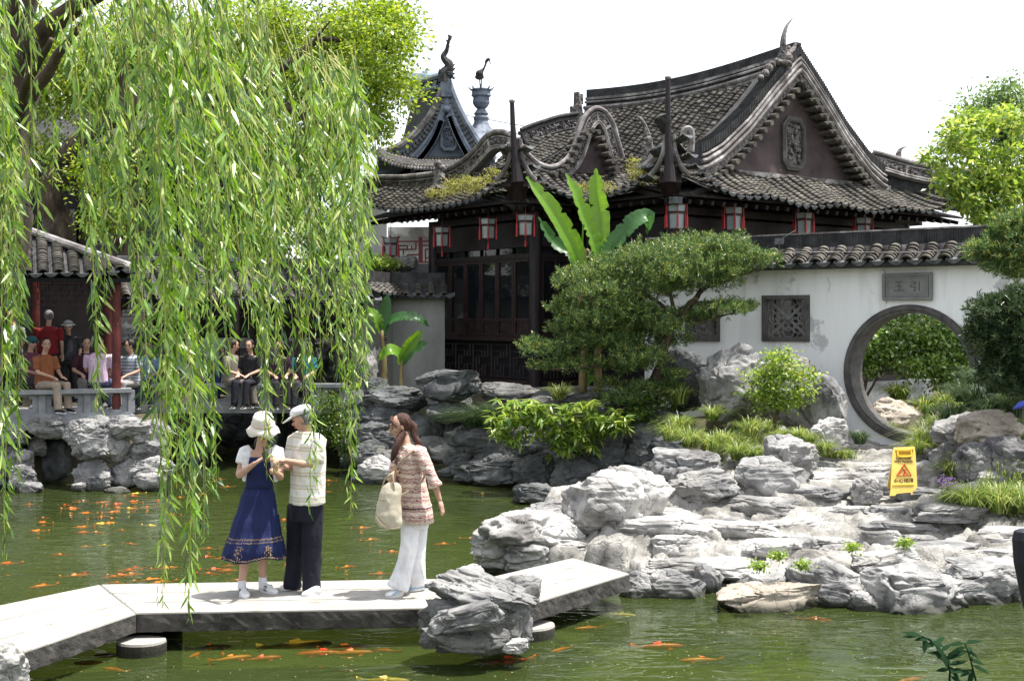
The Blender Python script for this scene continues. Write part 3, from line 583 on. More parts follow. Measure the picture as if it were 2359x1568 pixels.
class Tiler:
    def __init__(s, parent, limit=300): s.p = parent; s.left = {k: limit for k in TP}; s.rest = {k: [] for k in TP}
    def put(s, kind, p, B, T, w, L, h=None):
        B = B.normalized(); T = (T - B * T.dot(B)).normalized(); N = B.cross(T)
        j = rnd.uniform(-.012, .012); m = Matrix(((B.x * w, T.x * L, N.x * (h or w), p.x + j * N.x), (B.y * w, T.y * L, N.y * (h or w), p.y + j * B.y), (B.z * w, T.z * L, N.z * (h or w), p.z + j * .6), (0, 0, 0, 1)))
        if s.left[kind] > 0:
            s.left[kind] -= 1; o = bpy.data.objects.new(kind, TM[kind]); COL.objects.link(o); o.parent = s.p; o.matrix_parent_inverse = PINV(s.p); o.matrix_basis = m
        else: s.rest[kind].append(np.array(m))
    def rows(s, rows, pitch, w=None, expo=.1, drip=True, cap=False, wj=0):
        """rows: list of (points eave->top, lateral vector)"""
        w = w or pitch * .62
        for pts, B in rows:
            P = [Vector(p) for p in pts]; ds = [0]
            for i in range(1, len(P)): ds.append(ds[-1] + (P[i] - P[i - 1]).length)
            if ds[-1] < expo * .6: continue
            n = max(1, int(ds[-1] / expo)); k = 0; jw = rnd.uniform(-.05, .05)
            for i in range(n):
                t = i * expo
                while k < len(ds) - 2 and ds[k + 1] < t: k += 1
                f = (t - ds[k]) / max(1e-6, ds[k + 1] - ds[k]); q = lerp(P[k], P[k + 1], f); T = P[k + 1] - P[k]
                B2 = (B + T.normalized() * rnd.uniform(-.03, .03)).normalized()
                s.put('cover_tile', q + B * (jw * .1 * w + rnd.uniform(-.02, .02) * w), B2, T, w, expo * 1.05, w * .95)
            T = P[1] - P[0]
            if drip: s.put('drip_tile', P[0] + B * pitch * .5 - T.normalized() * .02, B, T, pitch * .86, expo * 1.5, pitch * .8)
            if cap: s.put('tile_cap', P[0], B, T, w, w)
    def done(s):
        for k, Ms in s.rest.items():
            if not Ms: continue
            V, Fs, mt = TP[k]; V = np.array(V); V = np.concatenate([V, np.ones((len(V), 1))], 1); Ms = np.array(Ms)
            VV_ = np.einsum('mij,nj->mni', Ms, V)[:, :, :3].reshape(-1, 3); q = np.array([f if len(f) == 4 else (*f, f[-1]) for f in Fs if len(f) == 4]) 
            tri = [f for f in Fs if len(f) == 3]; off = (np.arange(len(Ms)) * len(V))[:, None, None]
            if tri: continue
            tag(mobj(k + 's', mkmesh(k + 's', VV_, (q[None] + off).reshape(-1, 4), mt), s.p), kind='stuff')

# ================================================================== the dark hall
ZE = 5.1; LX = 9.3; G0 = 1.2          # eave height, length of the gable side, setback of the gable
XR = LX / 2; LY = 9.6
hall = thing('hall', 'dark timber hall with sweeping grey tiled roof and a purple-brown gable above the white wall', 'hall', H(0, 0, 1.3))
def prof(x):  # roof height over the distance from the long eave
    return float(np.interp(x, [0, .6, 1.2, 2.35, 3.1, 3.88, 4.65], [0, .17, .38, .86, 1.55, 2.28, 2.9]))
def up(d): return .62 * math.exp(-d / .42) + .36 * math.exp(-d / 1.2)
def out(d): return .32 * math.exp(-d / .6)
VB = Vector((BX, BY, 0)); VA = Vector((AX, AY, 0))
til = Tiler(hall)
deck = MB()
def add_rows(rows, pitch, **kw):
    til.rows(rows, pitch, **kw)
    for (p, B) in rows:
        A1 = [q - B * pitch * .52 + Vector((0, 0, -.012)) for q in p]; B1 = [q + B * pitch * .52 + Vector((0, 0, -.012)) for q in p]; deck.strip(A1, B1)
rows = []; PI_ = .235
n = int(LX / PI_)
for i in range(n - 1):       # skirt below the gable
    x = i * LX / n; d = min(x, max(.25, LX - x)); t1 = min(1, (d + .4) / G0); u_ = up(d); y0 = -out(d)
    pts = []
    for k in range(7):
        t = k / 6 * t1; y = lerp(y0, G0, t) if t1 >= 1 else lerp(y0, d + .28, k / 6); pts.append(H(x, y, ZE + u_ * (1 - t) ** 1.3 + .72 * t ** 1.15 + .05 * math.sin(x * 3)))
    rows.append((pts, VB))
add_rows(rows, PI_, cap=False)
rows = []
n = int(LY / PI_)
for i in range(n + 1):       # long slope, left of the gable
    y = i * LY / n; d = y
    if 2.95 < y: x0 = .0
    u_ = up(d) ; xo = -out(d); xm = y + .35 if y < G0 - .1 else XR
    if y > 2.7: x_start = .35
    else: x_start = None
    pts = []
    for k in range(12):
        x = lerp(xo if x_start is None else x_start, xm, k / 11); pts.append(H(x, y, ZE + u_ * max(0, 1 - x / 1.2) ** 1.3 + prof(max(0, x)) + (0 if y > G0 else .0)))
    rows.append((pts, -VA))
add_rows(rows, PI_, drip=True)
# far slope and its ends, closed so that the roof is whole
b = MB()
for y0, y1 in ((G0, LY),):
    A_ = []; B_ = []
    for k in range(12): x = lerp(XR, LX, k / 11); zz = ZE + prof(LX - x); A_.append(H(x, y0, zz)); B_.append(H(x, y1, zz))
    b.slab(A_, B_, (0, 0, -.08))
b.build('rear_roof', M_tiled, hall)
# gable wall
gp = [(2.15, .72), (2.5, .9), (3.1, 1.45), (3.88, 2.2), (XR, 2.85), (LX - 3.88, 2.2), (LX - 3.1, 1.45), (LX - 2.5, .9), (LX - 2.15, .72)]
b = MB(); b.add([H(x, G0, ZE + z) for x, z in gp] + [H(x, G0 + .25, ZE + z) for x, z in gp], [tuple(range(9)), tuple(range(9, 18))[::-1]] + [(i, 9 + i, 9 + (i + 1) % 9, (i + 1) % 9) for i in range(9)])
gw = b.build('gable_wall', M_gable, hall)
b = MB(); b.bar(H(1.3, G0 - .03, ZE + .70), H(LX - 1.3, G0 - .03, ZE + .70), .1, .1); b.build('flashing', M_rib, hall)
# carved octagonal relief
def octagon(c, w, h, n_dir, t, k=.28):
    pts = [(-w, -h + h * k * 1.2), (-w + w * k * 1.6, -h), (w - w * k * 1.6, -h), (w, -h + h * k * 1.2), (w, h - h * k * 1.2), (w - w * k * 1.6, h), (-w + w * k * 1.6, h), (-w, h - h * k * 1.2)]
    return [c + VB * x * 1.0 + Vector((0, 0, z)) + n_dir * t for x, z in pts]
def relief(c, w, h, mat, parent, nd, name='carved_relief', lat=None):
    b = MB()
    o_ = octagon(c, w, h, nd, .07); i_ = octagon(c, w * .74, h * .8, nd, .08); o0 = octagon(c, w, h, nd, 0); i0 = octagon(c, w * .74, h * .8, nd, -.05 + .06)
    b.add(o_ + i_, [(k, (k + 1) % 8, 8 + (k + 1) % 8, 8 + k) for k in range(8)]); b.add(o_ + o0, [(k, 8 + k, 8 + (k + 1) % 8, (k + 1) % 8) for k in range(8)]); b.add(i_ + i0, [(k, 8 + k, 8 + (k + 1) % 8, (k + 1) % 8) for k in range(8)])
    b.add(octagon(c, w * .87, h * .9, nd, .11, .28) + octagon(c, w * .8, h * .85, nd, .11, .28), [(k, (k + 1) % 8, 8 + (k + 1) % 8, 8 + k) for k in range(8)])
    fr = b.build(name + '_frame', mat, parent)
    b = MB(); b.add(i0, [tuple(range(8))]); r2 = random.Random(4)
    for k in range(26):
        P = [c + VB * r2.uniform(-w * .62, w * .62) + Vector((0, 0, r2.uniform(-h * .7, h * .7))) + nd * .03]
        a = r2.uniform(0, 6.28)
        for j in range(5):
            a += r2.uniform(-.2, 1.1); q = P[-1] + VB * math.cos(a) * w * .16 + Vector((0, 0, math.sin(a) * w * .2)) + nd * r2.uniform(-.02, .025); dq = q - c
            if abs(dq.dot(VB)) > w * .66 or abs(dq.z) > h * .74: break
            P.append(q)
        if len(P) > 2: b.tube(P, [.035 * w / .33] * (len(P) - 1) + [.012], 5)
    b.build(name, M_orn if mat != M_ribb else mat, parent)
relief(H(4.72, G0, ZE + 1.42), .36, .56, M_frame, hall, -VA)
# barge ridges (verges): bands that follow the gable, front at y = G0-.32
def band(parent, name, xs_, zf, y0, y1, h0, h1, mat, n=18, wav=0):
    b = MB(); A_ = []; B_ = []
    for i in range(n + 1):
        x = lerp(xs_[0], xs_[1], i / n); z_ = zf(x); e = wav * math.sin(i * 2.1); A_.append(H(x, y0, z_ + h0 + e)); B_.append(H(x, y0, z_ + h1 + e))
    b.slab(A_, B_, VA * (y1 - y0)); return b.build(name, mat, parent)
def ztop(x):
    d = abs(x - XR); return ZE + float(np.interp(d, [0, .77, 1.55, 2.3, 2.75, 3.1], [2.95, 2.27, 1.52, .95, .72, .62]))
YV = G0 - .32
for sx, (xa, xb) in ((0, (1.75, XR + .02)), (1, (XR - .02, LX - 1.75))):
    band(hall, 'verge_board', (xa, xb), ztop, YV + .04, G0 + .02, -.22, .02, M_orn)
    band(hall, 'verge_wall', (xa, xb), ztop, YV + .08, G0 + .35, .0, .40, M_tiled)
    for zz, rr, m_ in ((.0, .055, M_rib), (.13, .05, M_rib), (.24, .03, M_rib)):
        b = MB(); b.tube([H(lerp(xa, xb, k / 20), YV + .04, ztop(lerp(xa, xb, k / 20)) + zz) for k in range(21)], rr, 6); b.build('verge_moulding', m_, hall)
    b = MB(); N_ = 62           # upright tiles standing on the verge
    for k in range(N_):
        x = lerp(xa, xb, (k + .5) / N_); b.box(H(x, YV + .22, ztop(x) + .40), (.03, .34, .19), (VB, VA, Vector((0, 0, 1))))
    b.build('upright_tiles', M_tiled, hall)
for i in range(30):             # rolled tile ends under the verge
    s_ = -1 if i < 15 else 1; x = XR + s_ * (.22 + (i % 15) * .165); z_ = ztop(x) - .30; c0 = H(x, YV - .10, z_); c1 = H(x, G0, z_ + .02)
    b = MB(); b.tube([c0, c1], .058, 9); b.build('verge_roll', M_tile, hall)
    b = MB(); x2 = x + .082 * s_; z2 = ztop(x2) - .36; b.tube([H(x2, YV - .02, z2), H(x2, G0, z2)], .04, 7); b.build('verge_roll', M_tile, hall)
# main ridge with dark cap
b = MB(); R0 = H(XR, YV + .1, 0); 
def zr(y): return ZE + 2.95 - .22 * math.sin(math.pi * min(1, (y - YV) / 7.2)) ** 1
yl = [lerp(YV + .1, 7.6, k / 20) for k in range(21)]
for h0, h1, hw, m_, nm in ((-.1, .12, .17, M_rib, 'ridge_base'), (.12, .3, .11, M_tiled, 'ridge_wall'), (.3, .36, .14, M_rib, 'ridge_moulding'), (.36, .56, .1, M_tiled, 'ridge_cap')):
    b = MB(); A_ = [H(XR - hw, y, zr(y) + h0) for y in yl]; B_ = [H(XR - hw, y, zr(y) + h1) for y in yl]; b.slab(A_, B_, VB * hw * 2); b.build(nm, m_, hall)
b = MB(); b.tube([H(XR - .17, y, zr(y) + .1) for y in yl], .05, 6); b.tube([H(XR - .14, y, zr(y) + .24) for y in yl], .03, 6); b.build('ridge_moulding', M_rib, hall)
# horn finial at the apex
def yfin(u, v): return ray_y(u, v, YV + .1)
b = MB()
hp = [(1806, 140), (1804, 118), (1803, 98), (1806, 78), (1812, 60), (1820, 49), (1826, 43)]
b.tube(catmull([yfin(*q) for q in hp], 3), [lerp(.12, .01, (i / 18) ** .8) for i in range(19)], 8, flat=.6)
b.tube(catmull([yfin(*q) for q in [(1800, 128), (1818, 122), (1828, 112), (1832, 98)]], 3), [.1, .1, .09, .08, .07, .06, .05, .04, .03, .02][:10], 7)
b.sphere(yfin(1808, 134), (.17, .15, .13)); b.sphere(yfin(1800, 146), (.22, .16, .07)); b.sphere(yfin(1815, 112), .06)
for k in range(7): b.sphere(yfin(1788 + k * 7, 140 + 3 * math.sin(k * 2)), rnd.uniform(.05, .08))
b.build('horn_finial', M_orn, hall)
b = MB()
for (u, v, r_) in ((1770, 158, .1), (1762, 170, .09), (1778, 150, .08), (1752, 180, .07), (1830, 165, .08), (1838, 178, .07), (1848, 192, .06)): b.sphere(yfin(u, v), (r_, .1, r_))
for k in range(5): b.sphere(yfin(1812, 150 + k * 14), (.12 - .01 * k, .1, .1))
tag(b.build('knob_carvings', M_orn, hall), kind='stuff')
b = MB(); b.box(ray_y(1330, 262, 7.4), (.2, .3, .35)); b.tube([ray_y(1330, 262, 7.4), ray_y(1330, 240, 7.4), ray_y(1328, 213, 7.4)], [.14, .1, .07], 6); b.tube([ray_y(1322, 258, 7.4), ray_y(1314, 246, 7.4)], [.12, .03], 6); b.tube([ray_y(1337, 240, 7.4), ray_y(1339, 218, 7.4)], [.07, .05], 6); b.build('ridge_end_finial', M_orn, hall)

# ribbon ridges: low walls with carved or pierced panels that sweep along the roof
def ribbon(parent, px, plane, k0, hgt, thick, name, panel=None, post=1, mats=(M_rib, M_orn, M_frame), sub=5, axis='y', rr=.05):
    R_ = ray_y if axis == 'y' else ray_x; dv = VA if axis == 'y' else VB
    P = catmull([R_(u, v, k0) for u, v in px], sub); n = len(P); nd = [];
    for i in range(n):
        T = (P[min(i + 1, n - 1)] - P[max(i - 1, 0)]).normalized(); D = T.cross(dv); D = D if D.z < 0 else -D; nd.append(D.normalized())
    b = MB(); b.tube([p - dv * .02 for p in P], rr * 1.25, 8, flat=1); b.build(name + '_coping', mats[0], parent)
    b = MB()
    for f_ in (.26, .76, .88): b.tube([p + d * hgt * f_ - dv * .03 for p, d in zip(P, nd)], rr * (.45 if f_ < .5 else .62), 6)
    b.build(name + '_moulding', mats[0], parent)
    b = MB(); b.slab([p + d * .03 for p, d in zip(P, nd)], [p + d * hgt * .28 for p, d in zip(P, nd)], dv * thick); b.slab([p + d * hgt * .74 for p, d in zip(P, nd)], [p + d * hgt * 1.02 for p, d in zip(P, nd)], dv * thick); b.build(name + '_wall', mats[2], parent)
    if panel != 'open':
        b = MB(); b.slab([p + d * hgt * .27 for p, d in zip(P, nd)], [p + d * hgt * .75 for p, d in zip(P, nd)], dv * thick * .6)
        for v_ in b.v: pass
        b2 = b; r2 = random.Random(len(px))
        for i in range(0, n - 1):
            for q in range(5):
                c = lerp(P[i], P[i + 1], r2.random()) + nd[i] * hgt * r2.uniform(.32, .7) - dv * .01; b2.sphere(c, (r2.uniform(.025, .05), .04, r2.uniform(.02, .05)), 5, 4)
        b2.build(name + '_panel', mats[1], parent)
    else:
        b = MB()
        for i in range(n - 1):
            for q in range(2):
                p0 = lerp(P[i], P[i + 1], q / 2); p1 = lerp(P[i], P[i + 1], (q + 1) / 2); b.bar(p0 + nd[i] * hgt * .27 + dv * thick * .3, p1 + nd[i] * hgt * .75 + dv * thick * .3, .03); b.bar(p1 + nd[i] * hgt * .27 + dv * thick * .3, p0 + nd[i] * hgt * .75 + dv * thick * .3, .03)
        b.build(name + '_lattice', mats[2], parent)
    for i in range(0, n, sub * post):
        b = MB(); b.bar(P[i] + nd[i] * hgt * .25 - dv * .015, P[i] + nd[i] * hgt * .78 - dv * .015, .05, .07, up=dv); b.build(name + '_post', mats[0], parent)
    return P, nd
# right hip of the gable, runs down to the far corner
def hipR(u, v):  # vertical plane x+y ~ const from (8.1,1.2) to (9.6,-.3)
    rx = (u - CU) / F; nx, ny = BX + AX, BY + AY; k = LX + (-.0); t = (k + HCx * nx + HCy * ny) / (rx * nx + ny); return W(u, v, t)
_ry = ray_y; Z1 = Vector((0, 0, 1))
ray_y_s = ray_y
def ray_y(u, v, k): return hipR(u, v) if k == 'hip' else _ry(u, v, k)
ribbon(hall, [(2008, 350), (2040, 358), (2090, 372), (2150, 384), (2215, 392), (2262, 388)], 0, 'hip', .42, .12, 'hip_ridge', rr=.04)
hp_ = catmull([hipR(u, v) for u, v in [(2000, 350), (2040, 358), (2090, 372), (2150, 384), (2215, 392), (2262, 388)]], 4); b = MB(); b.slab([p - Z1 * .40 for p in hp_], [p - Z1 * .92 for p in hp_], Vector((BX + AX, BY + AY, 0)).normalized() * .14); b.build('hip_base', M_tiled, hall)
b = MB(); b.tube(catmull([W(2068, 365, 31), W(2070, 352, 31), W(2075, 343, 31), W(2088, 338, 31)], 4), [lerp(.16, .02, i / 12) for i in range(13)], 6, flat=.5); b.build('rear_horn', M_orn, hall)
ray_y = _ry
# curly gable over the front wing
GY = 3.72
ribbon(hall, [(1190, 318), (1205, 345), (1232, 372), (1262, 385), (1290, 378), (1315, 350), (1333, 300), (1348, 266), (1370, 250), (1392, 258), (1410, 285), (1420, 320), (1432, 362)], 0, GY, .36, .2, 'curly_ridge', post=2, rr=.042)
ribbon(hall, [(1198, 300), (1215, 292), (1250, 280), (1290, 268), (1330, 262)], 0, GY + 2.2, .42, .12, 'rear_ridge', rr=.035, mats=(M_tiled, M_orn, M_frame))
WX = -.47
ribbon(hall, [(838, 412), (880, 408), (925, 408), (970, 404), (1010, 398), (1045, 384), (1078, 362), (1104, 335), (1125, 312), (1150, 303), (1176, 308)], 0, WX, .38, .16, 'wave_ridge', axis='x', post=2, rr=.044)
# plaster under the curly gable and its rolled tiles
gp = [ray_y(u, v, GY + .12) for u, v in [(1318, 398), (1335, 360), (1352, 312), (1366, 300), (1384, 304), (1402, 330), (1418, 365), (1432, 402)]]
b = MB(); n = len(gp); b.add(gp + [p + VA * .2 for p in gp], [tuple(range(n)), tuple(range(n, 2 * n))[::-1]] + [(i, n + i, n + (i + 1) % n, (i + 1) % n) for i in range(n)]); b.build('gable_wall', M_gable, hall)
for (u, v) in [(1282, 400), (1297, 394), (1308, 384), (1318, 370), (1328, 352), (1336, 336), (1344, 318), (1353, 306), (1366, 300), (1380, 304), (1390, 318), (1398, 336), (1406, 354), (1413, 372), (1420, 388)]:
    b = MB(); c = ray_y(u, v, GY - .22); b.tube([c, c + VA * .4], .055, 9); b.build('verge_roll', M_tile, hall)
# wing skirts
rows = []; nW = int(5.9 / PI_)
WK = (-1.37, 2.82)
for i in range(int(2.73 / PI_) + 1):       # front skirt of the wing, K to J
    x = WK[0] + i * PI_; d = x - WK[0]; y0 = WK[1] - out(d); t1 = min(1, (d + .38) / .9); pts = []
    for k in range(6):
        t = k / 5 * t1; pts.append(H(x, lerp(y0, GY + .1, t), ZE + up(d) * (1 - t) ** 1.3 + .75 * t ** 1.1))
    rows.append((pts, VB))
add_rows(rows, PI_)
rows = []
for i in range(nW + 1):
    y = WK[1] + i * PI_; d = y - WK[1]; d2 = 5.9 - d; x0 = WK[0] - out(d) - .1 * math.exp(-d2 / .8); t1 = min(1, (d + .38) / .9); uu = up(d) + .45 * math.exp(-max(0, d2) / .9); pts = []
    for k in range(6):
        t = k / 5 * t1; pts.append(H(lerp(x0, WX + .1, t), y, ZE + uu * (1 - t) ** 1.3 + .78 * t ** 1.1 + .1 * math.exp(-max(0, d2) / 1.2)))
    rows.append((pts, -VA))
add_rows(rows, PI_)
rows = []
for i in range(int(2.1 / PI_)):     # upper wing slope behind the wave ridge
    y = GY + .25 + i * PI_; rows.append(([H(lerp(WX, 1.39, k / 7), y, ZE + .78 + .95 * (k / 7) ** 1.4) for k in range(8)], -VA))
add_rows(rows, PI_, drip=False)
til.done()
deck.build('roof_deck', M_tiled, hall)
# corner spires
def spire(px, base_d, top_v, tip_u):
    pass
for (pts, d) in (([(1542, 420), (1541, 370), (1539, 320), (1538, 250), (1538, 180)], 22.35), ([(1192, 420), (1188, 380), (1184, 330), (1181, 290), (1179, 234)], 23.75)):
    b = MB(); P = [W(u, v, d) for u, v in pts]; b.tube(P, [.12, .08, .058, .05, .042], 8); b.build('corner_spire', M_wood, hall)
    b = MB(); b.sphere(P[-1], (.06, .06, .045)); b.build('spire_cap', M_rib, hall)
    b = MB(); u, v = pts[1]                      # beam ends and brackets under the corner
    b.bar(W(u + 2, v - 10, d + .1), W(u + 6, v + 105, d + .9), .2, .3); b.bar(W(u - 16, v + 40, d + .3), W(u, v + 100, d + 1), .1, .2); b.bar(W(u + 22, v + 40, d + .3), W(u + 8, v + 100, d + 1), .1, .2); b.build('corner_beam', M_wood2, hall)
    b = MB()
    for sx in (-1, 1):
        P2 = catmull([W(u + sx * 8, v - 60, d + .08), W(u + sx * 13, v - 20, d + .12), W(u + sx * 26, v + 12, d + .2), W(u + sx * 44, v + 34, d + .3)], 4)
        b.tube(P2, .05, 7)
    b.build('corner_moulding', M_rib, hall)
b = MB()
b.tube(catmull([W(1478, 390, 23.4), W(1500, 378, 23.1), W(1525, 352, 22.8), W(1540, 335, 22.6)], 4), .11, 8); b.tube(catmull([W(1482, 372, 23.4), W(1503, 360, 23.1), W(1528, 335, 22.8)], 4), .06, 8); b.build('hip_moulding', M_rib, hall)
b = MB(); b.tube(catmull([W(1497, 348, 23.3), W(1494, 325, 23.3), W(1488, 300, 23.3), W(1478, 278, 23.3), W(1464, 266, 23.3)], 4), [lerp(.13, .03, i / 16) for i in range(17)], 7, flat=.6)
for k in range(6): b.sphere(W(1490 + 4 * math.cos(k), 322 + 6 * k, 23.2), .07)
b.build('hip_horn', M_orn, hall)
b = MB()
for k in range(7): b.sphere(W(1010 + 6 * math.sin(k * 2), 380 + 9 * k, 26.9), (.1, .1, .1))
b.tube([W(1008, 440, 26.9), W(1012, 405, 26.9), W(1010, 385, 26.9), W(1004, 372, 26.9)], [.16, .13, .07, .05], 7); b.sphere(W(1009, 378, 26.9), .08); b.tube([W(1012, 402, 26.8), W(1024, 412, 26.8)], .04, 5); b.tube([W(985, 448, 26.8), W(1005, 432, 26.8), W(1030, 440, 26.8)], .1, 6)
b.build('roof_figure', M_orn, hall)
b = MB(); b.tube(catmull([W(1578, 330, 22.9), W(1575, 305, 22.9), W(1586, 298, 22.9), W(1592, 312, 22.9), W(1590, 350, 22.9)], 4), .07, 7); b.build('scroll_carving', M_rib, hall)

# fascia, soffit, beams
b = MB()
def eave(p0, p1, d0, d1): pass
for (A, B_, nrm) in ((H(.15, .12, 0), H(LX - .1, .12, 0), VA), (H(.12, .1, 0), H(.12, 2.9, 0), VB), (H(-1.25, 2.98, 0), H(.3, 2.98, 0), VA), (H(-1.22, 2.95, 0), H(-1.22, 8.6, 0), VB)):
    m_ = int((B_ - A).length / .3)
    for k in range(m_):      # rafters
        p = lerp(A, B_, (k + .5) / m_); b.bar(p + Vector((0, 0, ZE - .10)), p + nrm * 1.25 + Vector((0, 0, ZE + .22)), .07, .08)
b.build('rafters', M_wood, hall)
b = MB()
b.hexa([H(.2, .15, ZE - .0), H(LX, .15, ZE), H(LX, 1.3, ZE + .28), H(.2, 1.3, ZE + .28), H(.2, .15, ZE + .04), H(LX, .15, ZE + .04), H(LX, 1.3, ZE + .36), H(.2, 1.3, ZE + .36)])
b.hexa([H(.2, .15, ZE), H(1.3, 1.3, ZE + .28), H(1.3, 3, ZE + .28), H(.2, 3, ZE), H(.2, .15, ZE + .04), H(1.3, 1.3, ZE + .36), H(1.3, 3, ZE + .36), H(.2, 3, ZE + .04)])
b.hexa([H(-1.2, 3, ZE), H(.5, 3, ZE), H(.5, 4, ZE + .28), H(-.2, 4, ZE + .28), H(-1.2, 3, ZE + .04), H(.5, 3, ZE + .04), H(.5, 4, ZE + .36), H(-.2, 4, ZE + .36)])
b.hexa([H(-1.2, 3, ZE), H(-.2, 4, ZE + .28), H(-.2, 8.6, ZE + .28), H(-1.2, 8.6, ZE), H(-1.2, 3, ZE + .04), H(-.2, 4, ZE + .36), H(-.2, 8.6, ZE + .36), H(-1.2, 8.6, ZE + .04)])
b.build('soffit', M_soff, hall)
# walls, bay by bay
def lattice(b, p0, p1, z0, z1, t=.022):
    T = (p1 - p0).normalized(); Lw = (p1 - p0).length
    def bar(x0, za, x1, zb): b.bar(p0 + T * x0 + Vector((0, 0, za)), p0 + T * x1 + Vector((0, 0, zb)), t, t)
    n = max(2, int(Lw / .62)); cw = Lw / n; h = z1 - z0
    for zz in (z0, z1): bar(0, zz, Lw, zz)
    for i in range(n + 1): bar(i * cw if i else t, z0, i * cw if i else t, z1)
    for i in range(n):
        o = i * cw
        for k, (a, c_, e, f) in enumerate([(.18, 0, .18, .62), (.18, .62, .82, .62), (.82, .62, .82, 1), (.5, .0, .5, .36), (.5, .36, 1, .36), (.0, .8, .5, .8), (.5, .62, .5, .8), (.34, .36, .34, .62), (.66, 0, .66, .36), (.66, .62, .66, .8), (.34, 0, .34, .2), (.18, .2, .5, .2)]):
            bar(o + a * cw, z0 + c_ * h, o + e * cw, z0 + f * h)
def bay(p0, p1, parent, ZF=1.5, npan=3, nrm=None, glass=True):
    T = (p1 - p0).normalized(); Lw = (p1 - p0).length; Z = Vector((0, 0, 1)); nrm = nrm or T.cross(Z)
    ax = (T, nrm, Z)
    b = MB(); b.box(lerp(p0, p1, .5) + Z * (4.55), (Lw, .14, .5), ax); b.box(lerp(p0, p1, .5) + Z * 4.93, (Lw, .2, .14), ax); b.box(lerp(p0, p1, .5) + Z * 4.12, (Lw, .12, .1), ax); b.build('lintel', M_wood, parent)
    b = MB(); b.box(lerp(p0, p1, .5) + Z * (ZF + .95), (Lw, .16, .09), ax); b.build('sill', M_wood2, parent); b = MB(); b.box(lerp(p0, p1, .5) + Z * (ZF + .06), (Lw, .14, .12), ax); b.build('threshold', M_wood2, parent)
    cw = Lw / npan
    for i in range(npan):
        c = p0 + T * (cw * (i + .5)); w = MB(); z0, z1 = ZF + 1.0, 4.07
        for sx in (-1, 1): w.box(c + T * sx * (cw / 2 - .035) + Z * (z0 + z1) / 2, (.06, .07, z1 - z0), ax)
        for zz in (z0 + .03, z0 + .34, z0 + 2.28, z1 - .03): w.box(c + Z * zz, (cw - .13, .06, .06), ax)
        w.box(c + Z * (z0 + .19) + nrm * -.01, (cw - .13, .02, .26), ax); w.box(c + Z * ((z0 + 2.3 + z1) / 2) + nrm * -.01, (cw - .13, .02, z1 - z0 - 2.34), ax)
        fr = w.build('window_frame', M_wood2, parent)
        g = MB(); g.box(c + Z * (z0 + 1.31) + nrm * -.0, (cw - .13, .012, 1.9), ax); g.build('window_pane', M_glass, fr)
    b = MB(); lattice(b, p0 - nrm * -.0 + T * .08, p1 - T * .08, ZF + .16, ZF + .82); b.build('railing_lattice', M_wood2, parent)
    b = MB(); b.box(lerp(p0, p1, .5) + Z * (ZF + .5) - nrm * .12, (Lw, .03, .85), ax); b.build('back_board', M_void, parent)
def post(p, parent, w=.22, z0=1.5, z1=5.0, mat=None):
    b = MB(); b.tube([Vector((p.x, p.y, z0)), Vector((p.x, p.y, z1))], w / 2, 12); b.build('column', mat or M_wood, parent)
Z0 = 0
WB = [(-.37, 3.45), (-.37, 7.05)]
def HH(x, y): return H(x, y, 0)
nl = -VB
bay(HH(-.37, 6.95), HH(-.37, 3.55), hall, npan=6, nrm=nl)
bay(HH(-.27, 3.42), HH(1.0, 3.42), hall, npan=3, nrm=-VA)
bay(HH(1.0, 3.35), HH(1.0, 1.1), hall, npan=4, nrm=nl)
bay(HH(1.1, 1.0), HH(4.6, 1.0), hall, npan=6, nrm=-VA); bay(HH(4.7, 1.0), HH(8.2, 1.0), hall, npan=6, nrm=-VA)
for q in ((-.37, 7.05), (-.37, 3.45), (1.0, 3.42), (1.0, 1.0), (4.65, 1.0), (8.3, 1.0)): post(HH(*q), hall, .26)
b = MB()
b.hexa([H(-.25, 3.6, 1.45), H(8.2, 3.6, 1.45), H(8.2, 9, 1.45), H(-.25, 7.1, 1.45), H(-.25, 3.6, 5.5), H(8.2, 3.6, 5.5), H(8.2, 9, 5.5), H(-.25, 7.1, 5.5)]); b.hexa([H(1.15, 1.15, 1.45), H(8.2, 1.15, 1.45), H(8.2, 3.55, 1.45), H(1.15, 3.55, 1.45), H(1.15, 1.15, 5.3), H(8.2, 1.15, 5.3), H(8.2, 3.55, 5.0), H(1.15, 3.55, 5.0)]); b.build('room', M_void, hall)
b = MB()
b.hexa([H(-.75, 3.0, 1.0), H(.8, 3.0, 1.0), H(.8, 9, 1.0), H(-.75, 7.3, 1.0), H(-.75, 3.0, 1.5), H(.8, 3.0, 1.5), H(.8, 9, 1.5), H(-.75, 7.3, 1.5)])
b.hexa([H(.6, .6, 1.0), H(8.8, .6, 1.0), H(8.8, 2.95, 1.0), H(.6, 2.95, 1.0), H(.6, .6, 1.49), H(8.8, .6, 1.49), H(8.8, 2.95, 1.49), H(.6, 2.95, 1.49)])
b.build('plinth', M_step, hall)

